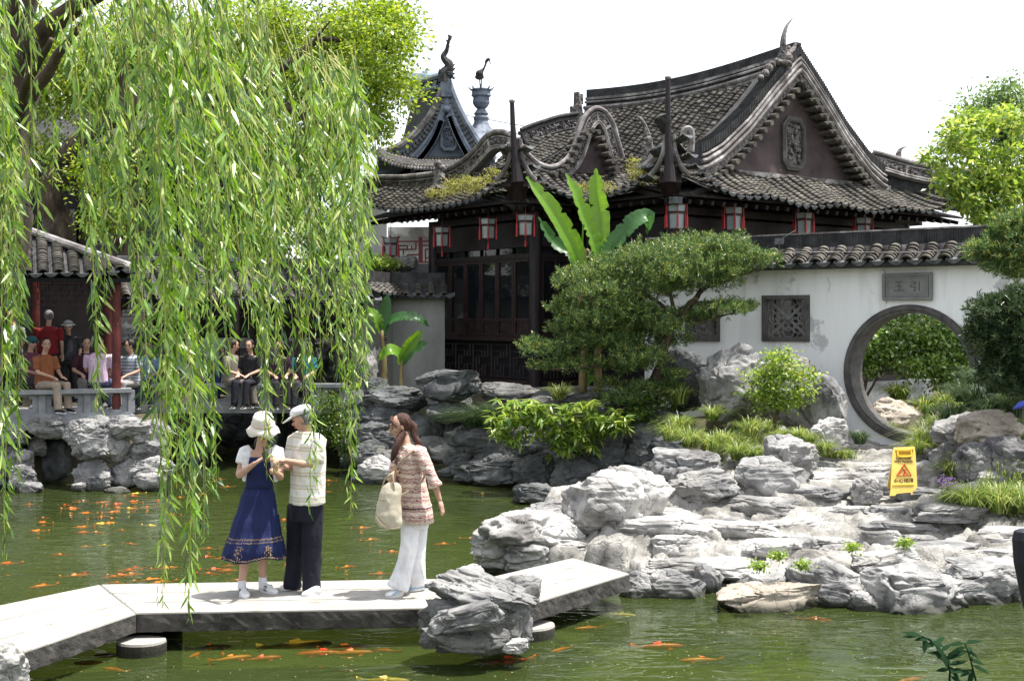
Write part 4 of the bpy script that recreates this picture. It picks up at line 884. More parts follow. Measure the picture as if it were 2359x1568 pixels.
# ================================================================== lanterns
M_lanf = plain('lantern_wood', (.07, .014, .014), .5)
def make_lantern(label, loc, sc=1.0):
    t = thing('lantern', label, 'lantern', loc, 'lanterns under the hall eaves'); b = MB()
    def ring(r, z): return [Vector((loc.x + r * math.cos(R(60 * k + 30)), loc.y + r * math.sin(R(60 * k + 30)), loc.z + z)) for k in range(6)]
    r0 = .15 * sc; zt, zm, zb = 0, -.12 * sc, -.40 * sc
    for (ra, za) in ((r0 * 1.18, zt), (r0 * 1.1, zm), (r0, zm - .03), (r0 * .95, zb)):
        P = ring(ra, za)
        for k in range(6): b.bar(P[k], P[(k + 1) % 6], .013)
    P, Q = ring(r0 * 1.18, zt), ring(r0 * 1.1, zm); 
    for k in range(6): b.bar(P[k], Q[k], .012); b.tube([P[k], P[k] + (P[k] - loc).normalized() * .05 + Vector((0, 0, .03))], .012, 5)
    P, Q = ring(r0, zm), ring(r0 * .95, zb)
    for k in range(6): b.bar(P[k], Q[k], .012)
    b.bar(loc + Vector((0, 0, 0)), loc + Vector((0, 0, .35)), .012); b.build('lantern_frame', M_lanf, t)
    b = MB(); b.loft([ring(r0 * 1.1, zt - .01), ring(r0 * 1.02, zm + .01)]); b.loft([ring(r0 * .92, zm - .02), ring(r0 * .88, zb)]); b.build('lantern_glass', M_glassw, t)
    for k in range(7):
        b = MB(); q = ring(r0 * 1.3, zt)[k] if k < 6 else loc + Vector((0, 0, zb)); L_ = .42 if k < 6 else .22; b.bar(q, q - Vector((0, 0, L_ * .45)), .012); b.tube([q - Vector((0, 0, L_ * .42)), q - Vector((0, 0, L_ * .5)), q - Vector((0, 0, L_))], [.01, .017, .02], 6); b.build('tassel', M_red, t)
    return t
for u, v, k, ax_, lb in [(1557, 472, .35, 'y', 'red tasselled lantern under the main roof corner, nearest the camera'), (1688, 478, .5, 'y', 'red lantern second from the roof corner above the pine'), (1850, 490, .5, 'y', 'red lantern half hidden by the middle of the wall coping'), (1987, 502, .5, 'y', 'dim red lantern furthest right, mostly behind the wall coping'),
                       (1210, 495, 3.1, 'y', 'red tasselled lantern left of the big banana leaves'), (1124, 504, -.95, 'x', 'dim lantern under the middle of the left eave'), (1018, 524, -.95, 'x', 'dim lantern above the left end of the windows'), (900, 548, -1.1, 'x', 'black framed lantern at the far left eave corner')]:
    p = (ray_y if ax_ == 'y' else ray_x)(u, v, k); make_lantern(lb, p, 1.1 if u > 1500 else 1.0)
b = MB(); q = W(1555, 462, 22.9); b.box(q, (.24, .16, .12)); b.bar(q, q + Vector((0, 0, .3)), .03); tag(b.build('floodlight', M_end), 'small grey floodlight hanging from the main roof corner', 'floodlight')

# ================================================================== white garden wall with the round gate
EW = Vector((.786, -.618, 0)); NW = Vector((-.618, -.786, 0)); GC = Vector((6.63, 21.0, 0)); TW = .42
wall = thing('garden_wall', 'white plastered garden wall with tiled coping and a round gate', 'wall', (6.6, 21, .8))
def WP(k, z_, n_=0): return GC + EW * k + NW * n_ + Vector((0, 0, z_))
def Wpx(u, v, n_=0):
    rx = (u - CU) / F; o = GC + NW * n_; t = (o.x * NW.x + o.y * NW.y) / (rx * NW.x + NW.y); return W(u, v, t)
def Wk(u, v): p = Wpx(u, v); return (p - GC).dot(EW), p.z
K0, K1 = -3.16, 4.2; GZ = 1.945; GR = 1.045
wa = Wk(1757, 682); wb = Wk(1864, 786); LZ = (wa[0], wb[0], min(wb[1], wa[1]) - .0, wa[1])
LZ = (wa[0], wb[0], wb[1], wa[1])
def face(nn, flip, bld):     # wall face with holes, as quads on a fine grid clipped to the openings
    ks = sorted(set(list(np.arange(K0, K1, .12)) + [LZ[0], LZ[1]])); 
    # gate: radial mesh between circle and square
    S = 1.32; n = 48; circ = [(GR * math.cos(2 * math.pi * i / n), GR * math.sin(2 * math.pi * i / n)) for i in range(n)]; sq = []
    for c, s_ in circ: m_ = max(abs(c), abs(s_)); sq.append((c / m_ * S, s_ / m_ * S))
    V = [WP(c, GZ + s_, nn) for c, s_ in circ] + [WP(c, GZ + s_, nn) for c, s_ in sq]; Fs = [(i, (i + 1) % n, n + (i + 1) % n, n + i) for i in range(n)]
    bld.add(V, Fs if not flip else [f[::-1] for f in Fs])
    def rect(k0, k1, z0, z1):
        V = [WP(k0, z0, nn), WP(k1, z0, nn), WP(k1, z1, nn), WP(k0, z1, nn)]; bld.add(V, [(0, 1, 2, 3) if not flip else (3, 2, 1, 0)])
    zb, zt = .3, 3.82
    rect(-S, S, GZ + S, zt); rect(-S, S, zb, GZ - S); rect(S, K1, zb, zt); rect(LZ[1], -S, zb, zt); rect(K0, LZ[0], zb, zt); rect(LZ[0], LZ[1], zb, LZ[2]); rect(LZ[0], LZ[1], LZ[3], zt)
b = MB(); face(0, False, b); face(-TW, True, b); b.add([WP(K0, .3, 0), WP(K0, .3, -TW), WP(K0, 3.82, -TW), WP(K0, 3.82, 0), WP(K1, .3, 0), WP(K1, .3, -TW), WP(K1, 3.82, -TW), WP(K1, 3.82, 0)], [(0, 1, 2, 3), (7, 6, 5, 4), (3, 2, 6, 7)])
b.build('plaster', M_wall, wall)
# gate ring
b = MB(); n = 56; a0, a1 = 0, 2 * math.pi; rings = []
for i in range(n + 1):
    a = a0 + (a1 - a0) * i / n; c, s_ = math.cos(a), math.sin(a); rings.append([WP(c * r_, GZ + s_ * r_, nn) for r_, nn in ((GR - .03, .04), (GR + .01, .04), (GR + .02, .06), (GR + .08, .06), (GR + .085, .03), (GR + .105, .03), (GR + .105, -.01), (GR + .02, -TW - .03), (GR - .03, -TW - .03))])
b.loft(rings, cap=False); b.build('gate_frame', M_frame, wall)
# plaque
pc = Wpx(2090.5, 660, .03); b = MB(); Zv = Vector((0, 0, 1)); b.box(pc, (.80 * 1.02, .06, .46), (EW, NW, Zv)); pq = b.build('plaque', M_plaq, wall)
b = MB()
for dx_, dz_, sx, sz in ((0, .2, .84, .05), (0, -.2, .84, .05), (-.4, 0, .05, .36), (.4, 0, .05, .36)): b.box(pc + EW * dx_ + Zv * dz_ + NW * .035, (sx, .05, sz), (EW, NW, Zv))
for dx_, dz_, sx, sz in ((0, .155, .72, .03), (0, -.155, .72, .03), (-.345, 0, .03, .28), (.345, 0, .03, .28)): b.box(pc + EW * dx_ + Zv * dz_ + NW * .033, (sx, .02, sz), (EW, NW, Zv))
b.build('plaque_frame', M_plaq, pq)
M_ink = plain('carved_line', (.075, .075, .075), .9)
def strokes(b, org, X, Y, sc, S, w=.012, nd=None):
    for (x0, y0, x1, y1) in S: b.bar(org + X * x0 * sc + Y * y0 * sc, org + X * x1 * sc + Y * y1 * sc, w, .004, up=nd)
YU = [(-.8, .9, .8, .9), (-.6, .15, .6, .15), (-1, -.75, 1, -.75), (0, .9, 0, -.75), (.35, -.1, .6, -.4)]       # 玉
YIN = [(-.9, .9, 0, .9), (0, .9, 0, .4), (0, .4, -.9, .4), (-.9, .4, -.95, -.1), (-.95, -.1, 0, -.1), (0, -.1, -.1, -.9), (-.1, -.9, -.4, -.75), (.75, .95, .75, -.95)]  # 引
b = MB(); strokes(b, pc + NW * .032 - EW * .14, EW, Zv, .085, YU, .014, NW); strokes(b, pc + NW * .032 + EW * .14, EW, Zv, .085, YIN, .014, NW); b.build('carved_characters', M_ink, pq)
# lattice window
def lat_window(k0, k1, z0, z1, P, nd, X, parent, seed=0):
    fr = MB()
    for (ka, kb, za, zb_) in ((k0 - .07, k1 + .07, z0 - .07, z0), (k0 - .07, k1 + .07, z1, z1 + .07), (k0 - .07, k0, z0, z1), (k1, k1 + .07, z0, z1)):
        c = lerp(P(ka, za), P(kb, zb_), .5) - nd * .11; fr.box(c, (kb - ka, .30, zb_ - za), (X, nd, Zv))
    w = fr.build('lattice_window', M_frame, parent); b = MB(); cx_, cz_ = (k0 + k1) / 2, (z0 + z1) / 2; hw, hh = (k1 - k0) / 2, (z1 - z0) / 2
    def arc(cx, cz, rx, rz, a0, a1, r=.013):
        pts = []
        for i in range(9):
            a = a0 + (a1 - a0) * i / 8; kx = max(-hw, min(hw, cx + rx * math.cos(a))); kz = max(-hh, min(hh, cz + rz * math.sin(a))); pts.append(P(cx_ + kx, cz_ + kz) - nd * .1)
        b.tube(pts, r, 6)
    for k in range(8):
        a = k * math.pi / 4; ca, sa = math.cos(a), math.sin(a)
        arc(hw * .34 * ca, hh * .34 * sa, hw * .30, hh * .30, 0, 2 * math.pi)
        arc(hw * .74 * ca, hh * .74 * sa, hw * .27, hh * .27, 0, 2 * math.pi)
    for sx in (-1, 1):
        for sz in (-1, 1): arc(sx * hw, sz * hh, hw * .6, hh * .6, 0, 2 * math.pi); b.bar(P(cx_, cz_) - nd * .1, P(cx_ + sx * hw, cz_ + sz * hh) - nd * .1, .03, .04)
    b.sphere(P(cx_, cz_) - nd * .1, .06); b.build('window_lattice', M_plaq, w)
lat_window(LZ[0] + .06, LZ[1] - .06, LZ[2] + .06, LZ[3] - .06, lambda k, z_: WP(k, z_, 0), NW, EW, wall)
b = MB(); b.tube([Wpx(u, v, .002) for u, v in ((2030, 612), (2034, 622), (2040, 630), (2041, 655), (2037, 676), (2042, 700))], .004, 4); b.tube([Wpx(u, v, .002) for u, v in ((1905, 640), (1912, 655), (1908, 672))], .003, 4); b.build('crack', M_frame, wall)
# left return of the wall
C0 = WP(K0, 0); E2 = Vector((-.957, .29, 0)); N2 = Vector((-.29, -.957, 0)); L2 = 1.75
def W2(k, z_, n_=0): return C0 + E2 * k + N2 * n_ + Vector((0, 0, z_))
b = MB(); 
def box2(k0, k1, z0, z1): b.hexa([W2(k1, z0, 0), W2(k0, z0, 0), W2(k0, z0, -.35), W2(k1, z0, -.35), W2(k1, z1, 0), W2(k0, z1, 0), W2(k0, z1, -.35), W2(k1, z1, -.35)])
w0, w1, z0_, z1_ = .36, .98, 2.46, 2.96
box2(0.0, w0, .4, 3.8); box2(w1, L2, .4, 3.8); box2(w0 + .001, w1 - .001, .4, z0_); box2(w0 + .001, w1 - .001, z1_, 3.8); b.build('return_plaster', M_wall, wall)
lat_window(w0 + .06, w1 - .06, z0_ + .05, z1_ - .05, lambda k, z_: W2(k, z_, 0), N2, E2, wall)
# coping
tl = Tiler(wall)
def coping(P, k0, k1, nd, X, pitch=.305, zo=0, flipB=False, back=True):
    n = int(abs(k1 - k0) / pitch); rows = []
    for i in range(n + 1):
        k = k0 + (k1 - k0) * i / n; pts = [P(k, 3.80, .34), P(k, 3.93, .12), P(k, 4.07, -.06)]; rows.append((pts, X))
    tl.rows(rows, pitch, w=pitch * .74, expo=.078)
    if back:
        rows = [([P(k0 + (k1 - k0) * i / n, 3.80, -TW - .34), P(k0 + (k1 - k0) * i / n, 4.05, -TW + .08)], -X) for i in range(n + 1)]; tl.rows(rows, pitch, w=pitch * .62, expo=.11)
    def prism(q, nm, m_):
        b = MB(); A_ = [P(k0, z_, n_) for n_, z_ in q]; B_ = [P(k1, z_, n_) for n_, z_ in q]; m2 = len(q); b.add(A_ + B_, [tuple(range(m2)), tuple(range(m2, 2 * m2))[::-1]] + [(i, m2 + i, m2 + (i + 1) % m2, (i + 1) % m2) for i in range(m2)]); b.build(nm, m_, wall)
    prism([(.3, 3.72), (.32, 3.79), (0, 3.98), (-TW, 3.98), (-TW - .3, 3.79), (-TW - .3, 3.72)], 'coping_bed', M_tiled)
    prism([(-.04, 3.98), (-.04, 4.10), (-TW + .04, 4.10), (-TW + .04, 3.98)], 'coping_mortar', M_rib)
    b = MB(); m_ = int(abs(k1 - k0) / .028)
    for i in range(m_):
        k = lerp(k0, k1, (i + .5) / m_); b.box(P(k, 4.22 + rnd.uniform(-.006, .006), -TW / 2 + rnd.uniform(-.006, .006)), (.023, .26, .24), (X, nd, Zv))
    tag(b.build('ridge_tiles', M_tiled, wall), kind='stuff')
    prism([(-.06, 4.342), (-.06, 4.37), (-TW + .06, 4.37), (-TW + .06, 4.342)], 'ridge_edge', M_rib)
coping(WP, K0 + .05, K1, NW, EW)
coping(W2, 0.05, L2, N2, -E2, back=False)
tl.done()
b = MB(); P = [WP(lerp(-2.7, 3.2, i / 14), 3.98 + .03 * math.sin(i * .7), .3) for i in range(15)]; b.tube(P, .009, 5); tag(b.build('cable', M_rib), 'thin pale cable strung along the wall coping tiles', 'cable')
b = MB(); q = Wpx(1794, 556, .1); b.box(q, (.16, .1, .11)); b.bar(q, q + Vector((.02, 0, -.5)), .02); b.tube(catmull([q, q + Vector((.1, 0, .08)), q + Vector((.3, 0, .2))], 4), .008, 5); tag(b.build('wall_floodlight', M_end), 'small square floodlight fixed on the wall coping above the lattice window', 'floodlight')

# caution sign
Msy = plain('yellow_plastic', (.78, .55, .12), .4); Msr = plain('sign_red', (.55, .03, .02), .5); Msk = plain('sign_brown', (.16, .09, .03), .5); Msg = plain('sign_yellow_raised', (.8, .5, .04), .4)
sg = thing('caution_sign', 'yellow folding wet floor sign standing on the rocks below the round gate', 'caution sign', W(2080, 1140, 16.0))
sd0 = 15.95
def SP(x, y, n_=0):    # sheet coordinates in picture units, leaning back
    return W(x, y, sd0 + (1140 - y) / 110 * .16) + Vector((0, -n_, 0))
def sheet(pts, t, nm, m_, par, n0=0):
    b = MB(); n = len(pts); b.add([SP(x, y, n0 + t) for x, y in pts] + [SP(x, y, n0) for x, y in pts], [tuple(range(n))[::-1], tuple(range(n, 2 * n))] + [(i, (i + 1) % n, n + (i + 1) % n, n + i) for i in range(n)]); return b.build(nm, m_, par)
b = MB(); Fr = [((2057, 1030), (2106, 1028), (2103, 1034), (2060, 1036)), ((2057, 1030), (2060, 1036), (2063, 1050), (2054, 1050)), ((2103, 1034), (2106, 1028), (2108, 1050), (2101, 1050)), ((2054, 1050), (2108, 1050), (2112, 1128), (2050, 1130)), ((2050, 1130), (2070, 1130), (2065, 1136), (2060, 1141), (2048, 1141)), ((2092, 1129), (2112, 1128), (2113, 1138), (2098, 1139), (2096, 1133)), ((2070, 1130), (2092, 1129), (2096, 1133), (2065, 1136))]
for q in Fr: n = len(q); b.add([SP(x, y, .012) for x, y in q] + [SP(x, y, 0) for x, y in q], [tuple(range(n)), tuple(range(n, 2 * n))[::-1]] + [(i, n + i, n + (i + 1) % n, (i + 1) % n) for i in range(n)])
b.build('front_panel', Msy, sg)
b = MB(); o_ = [Vector((0, .30, 0)) + SP(x, y, 0) + Vector((0, (y - 1028) / 110 * .3 - .3, 0)) for x, y in ((2060, 1032), (2104, 1031), (2108, 1130), (2058, 1131))]; b.slab([o_[0], o_[3]], [o_[1], o_[2]], (0, .012, 0)); b.build('back_panel', Msy, sg)
b = MB(); 
for y in (1037, 1048.5): b.bar(SP(2068, y, .02), SP(2095, y - .5, .02), .02)
b.tube(catmull([SP(2066, 1037, .02), SP(2067, 1049, .02), SP(2074, 1051, .025), SP(2094, 1050, .025), SP(2098, 1047, .02), SP(2096, 1036, .02)], 3), .012, 6); b.bar(SP(2054, 1117, .014), SP(2104, 1116, .014), .014); b.build('handle', Msg, sg)
b = MB(); T3 = [(2064, 1094), (2098, 1094), (2082, 1068)]
for i in range(3): b.bar(SP(*T3[i], .016), SP(*T3[(i + 1) % 3], .016), .016, .006)
for (x0, y0, x1, y1, w) in ((2078, 1078, 2083, 1085, .018), (2083, 1085, 2090, 1092, .014), (2083, 1085, 2080, 1093, .012), (2076, 1082, 2086, 1080, .009), (2070, 1090, 2076, 1084, .008)): b.bar(SP(x0, y0, .017), SP(x1, y1, .017), w, .006)
b.sphere(SP(2076.5, 1076, .017), (.011, .004, .011)); b.build('warning_triangle', Msr, sg)
def text(s_, x, y, size, mat, par, name='lettering', sx=1.0):
    cu = bpy.data.curves.new(name, 'FONT'); cu.body = s_; cu.size = size; cu.align_x = 'CENTER'; cu.align_y = 'CENTER'; cu.extrude = .0015; cu.offset = .0015; tmp = bpy.data.objects.new('t', cu); COL.objects.link(tmp)
    bpy.context.view_layer.update(); dg = bpy.context.evaluated_depsgraph_get(); me = bpy.data.meshes.new_from_object(tmp.evaluated_get(dg)); COL.objects.unlink(tmp); bpy.data.objects.remove(tmp)
    me.materials.clear(); me.materials.append(mat); o = bpy.data.objects.new(name, me); o.location = SP(x, y, .016); o.rotation_euler = (R(90 - 14), 0, R(-1)); o.scale = (sx, 1, 1); return link(o, par)
text('CAUTION', 2080, 1055, .042, Msk, sg); text('WET FLOOR', 2080, 1062, .042, Msk, sg)
XIAO = [(0, .9, 0, -.8), (0, -.8, -.25, -.6), (-.4, .4, -.75, -.3), (.4, .4, .8, -.3)]
XIN = [(-.8, .3, -.9, -.3), (-.4, .5, -.4, -.5), (-.4, -.5, .1, -.8), (.1, -.8, .6, -.7), (.6, -.7, .65, -.3), (.0, .8, .15, .3), (.6, .5, .9, .0)]
DI = [(-.9, .3, -.4, .3), (-.65, .8, -.65, -.5), (-.95, -.55, -.4, -.4), (-.2, .4, .8, .6), (.8, .6, .8, -.1), (-.05, .7, -.05, -.7), (-.05, -.7, .9, -.7), (.9, -.7, .9, -.4), (.4, .9, .4, -.3)]
HUA = [(-.85, .8, -.65, .6), (-.95, .3, -.75, .1), (-.9, -.7, -.6, -.1), (-.2, .8, .6, .8), (-.2, .8, -.2, .3), (.6, .8, .6, .3), (-.4, .3, .8, .3), (-.1, .0, .6, .0), (-.1, 0, -.15, -.8), (.6, 0, .6, -.8), (-.1, -.25, .6, -.25), (-.1, -.5, .6, -.5), (.2, .55, .2, .3)]
b = MB()
for k, S in enumerate((XIAO, XIN, DI, HUA)): strokes(b, SP(2062 + k * 12, 1106.5 - k * .4, .015), Vector((1, 0, 0)), Vector((0, .15, .99)), .03, S, .0085, Vector((0, -1, 0)))
b.build('chinese_lettering', Msk, sg)
# ================================================================== pavilion, corridor and what stands behind them
def hip_tiles(parent, p0, p1, upv, rise, depth, pitch, cut=None, expo=.1, limit=300, drip=True, prof_=None, w=None):
    """tiled slope: eave from p0 to p1 (Vectors), up-slope horizontal direction upv, with hip cuts"""
    T = Tiler(parent, limit); L_ = (p1 - p0).length; X = (p1 - p0).normalized(); n = int(L_ / pitch); rows = []; dk = MB()
    for i in range(n + 1):
        x = i * L_ / n; t1 = 1
        if cut and cut[0]: t1 = min(t1, (x + .08) / cut[0])
        if cut and cut[1]: t1 = min(t1, (L_ - x + .08) / cut[1])
        e = (.14 * math.exp(-(L_ - x) / .4) if cut and cut[1] else 0); pts = []
        for k in range(8):
            t = k / 7 * t1; pts.append(p0 + X * x + upv * depth * t + Vector((0, 0, rise * (t * .8 + .2 * t * t) + e * (1 - t) + .012 * math.sin(x * 7))))
        rows.append((pts, X))
    T.rows(rows, pitch, w=w, expo=expo, drip=drip)
    for (p, B) in rows: dk.strip([q - B * pitch * .52 - Vector((0, 0, .012)) for q in p], [q + B * pitch * .52 - Vector((0, 0, .012)) for q in p])
    T.done(); dk.build('roof_deck', M_tiled, parent); return rows
M_redc = surf('red_column', [(.35, (.05, .012, .012)), (.65, (.14, .03, .026))], 4, .5, .1, speck=(9, .66, .7, (.2, .16, .14)))
pav = thing('pavilion', 'open waterside pavilion with red columns and a tiled hip roof at the left', 'pavilion', (-8, 22.5, 1.2))
PXd = Vector((.93, .37, 0)).normalized(); PYd = Vector((-.37, .93, 0)).normalized()
pe1 = W(312, 634, 21.6); pe0 = pe1 - PXd * 4.2
rows_ = hip_tiles(pav, pe0, pe1, PYd, .86, 1.55, .245, cut=(0, 1.9), expo=.08, w=.19)
hipA = pe1 + Vector((0, 0, .12)); hipB = pe1 - PXd * 1.9 + PYd * 1.55 + Vector((0, 0, .9))
b = MB(); b.tube([hipB, lerp(hipA, hipB, .5) + Vector((0, 0, .0)), hipA], .07, 8); b.tube([hipB + Vector((0, 0, .0)), hipB - PXd * 3], .09, 8); b.build('hip_ridge', M_rib, pav)
b = MB(); b.slab([hipA - Vector((0, 0, .1)), hipB - Vector((0, 0, .08))], [hipA + PYd * 3 - Vector((0, 0, .1)), hipB + PYd * .1 - Vector((0, 0, .08))], (0, 0, .05)); b.slab([hipB, hipB - PXd * 3], [hipB + PYd * 1.5 - Vector((0, 0, .8)), hipB - PXd * 3 + PYd * 1.5 - Vector((0, 0, .8))], (0, 0, -.05)); b.build('rear_roof', M_tiled, pav)
b = MB(); b.slab([pe0 - Vector((0, 0, .06)) + PYd * .1, pe1 - Vector((0, 0, .06)) + PYd * .1], [pe0 + PYd * 2.2 + Vector((0, 0, .05)), pe1 + PYd * 2.2 + Vector((0, 0, .05))], (0, 0, -.06)); b.build('ceiling', M_void, pav)
def frame_lattice(b, p0, p1, z0, z1, nx, nz, t=.018, seed=1):
    r2 = random.Random(seed)
    for j in range(nz + 1): z_ = lerp(z0, z1, j / nz); b.bar(Vector((p0.x, p0.y, z_)), Vector((p1.x, p1.y, z_)), t, t)
    for i in range(nx + 1):
        p = lerp(p0, p1, i / nx)
        for j in range(nz):
            if (i + j) % 2 == 0 or i in (0, nx): b.bar(Vector((p.x, p.y, lerp(z0, z1, j / nz))), Vector((p.x, p.y, lerp(z0, z1, (j + 1) / nz))), t, t)
pc1 = W(268, 640, 22.25); cols = [pc1, pc1 - PXd * 2.6, pc1 + PYd * 2.0, pc1 - PXd * 1.3 + PYd * 2.0, pc1 - PXd * 2.6 + PYd * 2.0]
for p in cols:
    b = MB(); q = Vector((p.x, p.y, 0)); b.tube([q + Vector((0, 0, 1.15)), q + Vector((0, 0, 3.72))], .078, 12); b.build('column', M_redc, pav)
    b = MB(); b.tube([q + Vector((0, 0, 1.1)), q + Vector((0, 0, 1.2)), q + Vector((0, 0, 1.26))], [.13, .13, .09], 12); b.build('column_base', M_step, pav)
for (a, c) in ((0, 1), (2, 4)):
    b = MB(); frame_lattice(b, cols[a], cols[c], 3.1, 3.5, 22, 4, .016); b.bar(Vector((cols[a].x, cols[a].y, 3.6)), Vector((cols[c].x, cols[c].y, 3.6)), .1, .16); b.build('hanging_lattice', M_wood2, pav)
b = MB(); fz = 1.2; b.slab([cols[1] * 1 - PXd * 1.5 - PYd * .25, cols[0] + PXd * .35 - PYd * .25], [cols[1] - PXd * 1.5 + PYd * 2.4, cols[0] + PXd * .35 + PYd * 2.4], (0, 0, 0)) if False else None
b = MB(); q = [cols[0] + PXd * .3 - PYd * .2, cols[0] + PXd * .3 + PYd * 2.6, cols[0] - PXd * 4.4 + PYd * 2.6, cols[0] - PXd * 4.4 - PYd * .2]
b.hexa([Vector((p.x, p.y, .95)) for p in q[::-1]] + [Vector((p.x, p.y, 1.16)) for p in q[::-1]]); b.build('floor_slab', M_step, pav)
b = MB(); q0 = cols[0] + PYd * 2.55 + PXd * .2; q1 = q0 - PXd * 4.6; b.hexa([Vector((p.x, p.y, 2.35)) for p in (q1, q0, q0 + PYd * .05, q1 + PYd * .05)] + [Vector((p.x, p.y, 4.3)) for p in (q1, q0, q0 + PYd * .05, q1 + PYd * .05)]); b.build('added_dark_screen', M_wood, pav)  # dark screen added to darken the open pavilion
for k in range(6):
    q = lerp(q0, q1, (k + .25) / 6); q2 = lerp(q0, q1, (k + .72) / 6); b = MB(); b.hexa([Vector((p.x, p.y, 1.2)) for p in (q2, q, q + PYd * .05, q2 + PYd * .05)] + [Vector((p.x, p.y, 2.36)) for p in (q2, q, q + PYd * .05, q2 + PYd * .05)]); b.build('added_dark_panel', M_wood, pav)  # dark panels added below the screen for the same darkening
def balustrade(parent, p0, p1, z0, z1, n, name='balustrade', mat=None, depth=.16):
    mat = mat or M_step; X = (p1 - p0).normalized(); Y = Vector((-X.y, X.x, 0)); L_ = (p1 - p0).length; Z = Vector((0, 0, 1)); ax = (X, Y, Z)
    b = MB(); c = lerp(p0, p1, .5); c.z = 0; b.box(c + Z * (z1 - .035), (L_, .34, .07), ax); b.build('bench_top', mat, parent)
    b = MB(); b.box(c + Z * (z0 + .03), (L_, .2, .06), ax); b.build('bench_base', mat, parent)
    for i in range(n + 1):
        p = lerp(p0, p1, i / n); p.z = 0; b = MB(); b.box(p + Z * (z0 + z1) / 2, (.11, .15, z1 - z0 - .08), ax); b.build('bench_post', mat, parent)
        if i < n:
            w = L_ / n; pc_ = p + X * w / 2; h = z1 - z0 - .13; b = MB(); zc = (z0 + z1) / 2 - .005
            for (dx_, dz_, sx, sz) in ((0, h * .42, w - .11, h * .16), (0, -h * .42, w - .11, h * .16), (-(w - .11) / 2 + .05, 0, .1, h * .68), ((w - .11) / 2 - .05, 0, .1, h * .68)): b.box(pc_ + X * dx_ + Z * (zc + dz_), (sx, .06, sz), ax)
            for sx in (-1, 1):
                for sz in (-1, 1): b.box(pc_ + X * sx * (w / 2 - .17) + Z * (zc + sz * h * .3), (.07, .055, h * .12), ax)
            b.build('pierced_panel', mat, parent)
zp = lambda p: Vector((p.x, p.y, 0))
balustrade(pav, zp(cols[0] - PXd * 4.2 - PYd * .02), zp(cols[0] + PXd * .25 - PYd * .02), 1.16, 1.63, 6)

cor = thing('covered_corridor', 'covered corridor on a low stone bridge with tiled roof and hanging lattice behind the willow', 'corridor', (-5, 24.8, 1.2))
ce0 = W(290, 686, 24.2); ce1 = W(852, 692, 24.9); cy = Vector((-.42, .907, 0)); cx_ = (ce1 - ce0).normalized()
hip_tiles(cor, ce0, ce1, cy, .72, 1.25, .25, expo=.09, w=.19)
b = MB(); b.tube([ce0 + cy * 1.25 + Vector((0, 0, .78)), ce1 + cy * 1.25 + Vector((0, 0, .78))], .09, 8); b.build('ridge', M_tiled, cor)
b = MB(); b.slab([ce0 - Vector((0, 0, .05)) + cy * .1, ce1 - Vector((0, 0, .05)) + cy * .1], [ce0 + cy * 1.9, ce1 + cy * 1.9], (0, 0, -.05)); b.build('ceiling', M_void, cor)
b = MB(); b.slab([ce0 + cy * 1.25 + Vector((0, 0, .7)), ce1 + cy * 1.25 + Vector((0, 0, .7))], [ce0 + cy * 2.5, ce1 + cy * 2.5], (0, 0, -.05)); b.build('rear_roof', M_tiled, cor)
cb0 = W(280, 885, 24.5); cb1 = W(800, 885, 24.5)
for row in (0, 1):
    for i, u in enumerate((395, 545, 690, 800)):
        q = zp(W(u, 800, 24.55)) + Vector((0, row * 1.5, 0)); b = MB(); b.tube([q + Vector((0, 0, 1.1)), q + Vector((0, 0, 3.35))], .065, 10); b.build('column', M_wood2, cor)  # foliage shade on the columns is put into the darker wood colour
    p0, p1 = zp(cb0) + Vector((0, row * 1.5, 0)), zp(cb1) + Vector((0, row * 1.5, 0)); b = MB(); frame_lattice(b, p0, p1, 2.9, 3.22, 52, 4, .014); b.build('hanging_lattice', M_wood, cor)
balustrade(cor, zp(cb0), zp(cb1), 1.2, 1.6, 8)
b = MB(); c = lerp(zp(cb0), zp(cb1), .5); b.box(c + Vector((0, .8, 1.12)), (4.9, 2.0, .16)); b.build('floor_slab', M_step, cor)
for u in (300, 440, 620, 800):
    q = zp(W(u, 950, 24.7)); b = MB(); b.box(q + Vector((0, .6, .3)), (.3, 1.2, 1.5)); b.build('pier', M_rockd, cor)

# stained wall with its own coping, left of the hall
gwl = thing('grey_wall', 'stained grey wall with dark tiled coping between the corridor and the hall', 'wall', (-2.3, 27, 1.2))
tg = Tiler(gwl, 150)
def seg(p0, p1, zt, zb, zc, pitch=.24):
    X = (p1 - p0).normalized(); N_ = Vector((X.y, -X.x, 0)); Z = Vector((0, 0, 1)); L_ = (p1 - p0).length
    def P(k, z_, n_=0): return p0 + X * k + N_ * n_ + Z * z_
    def prism(q, nm, m_):
        b = MB(); m2 = len(q); b.add([P(-.02, z_, n_) for n_, z_ in q] + [P(L_ + .02, z_, n_) for n_, z_ in q], [tuple(range(m2)), tuple(range(m2, 2 * m2))[::-1]] + [(i, m2 + i, m2 + (i + 1) % m2, (i + 1) % m2) for i in range(m2)]); b.build(nm, m_, gwl)
    prism([(0, zb), (0, zt), (-.3, zt), (-.3, zb)], 'plaster', M_wallg)
    prism([(.28, zt - .02), (.28, zt + .04), (0, zt + .22), (-.3, zt + .22), (-.3, zt)], 'coping_bed', M_tiled); prism([(-.03, zt + .2), (-.03, zc), (-.27, zc), (-.27, zt + .2)], 'ridge_band', M_tiled)
    n = max(1, int(L_ / pitch)); tg.rows([([P(L_ * i / n, zt + .05, .3), P(L_ * i / n, zt + .17, .1), P(L_ * i / n, zt + .27, -.05)], X) for i in range(n + 1)], pitch, expo=.08)
    return P
a0 = zp(W(846, 800, 25.6)); a1 = zp(W(905, 800, 26.8)); a2 = zp(W(1022, 800, 26.9))
Pz = 2.85 + 50 * 26.5 / 2900
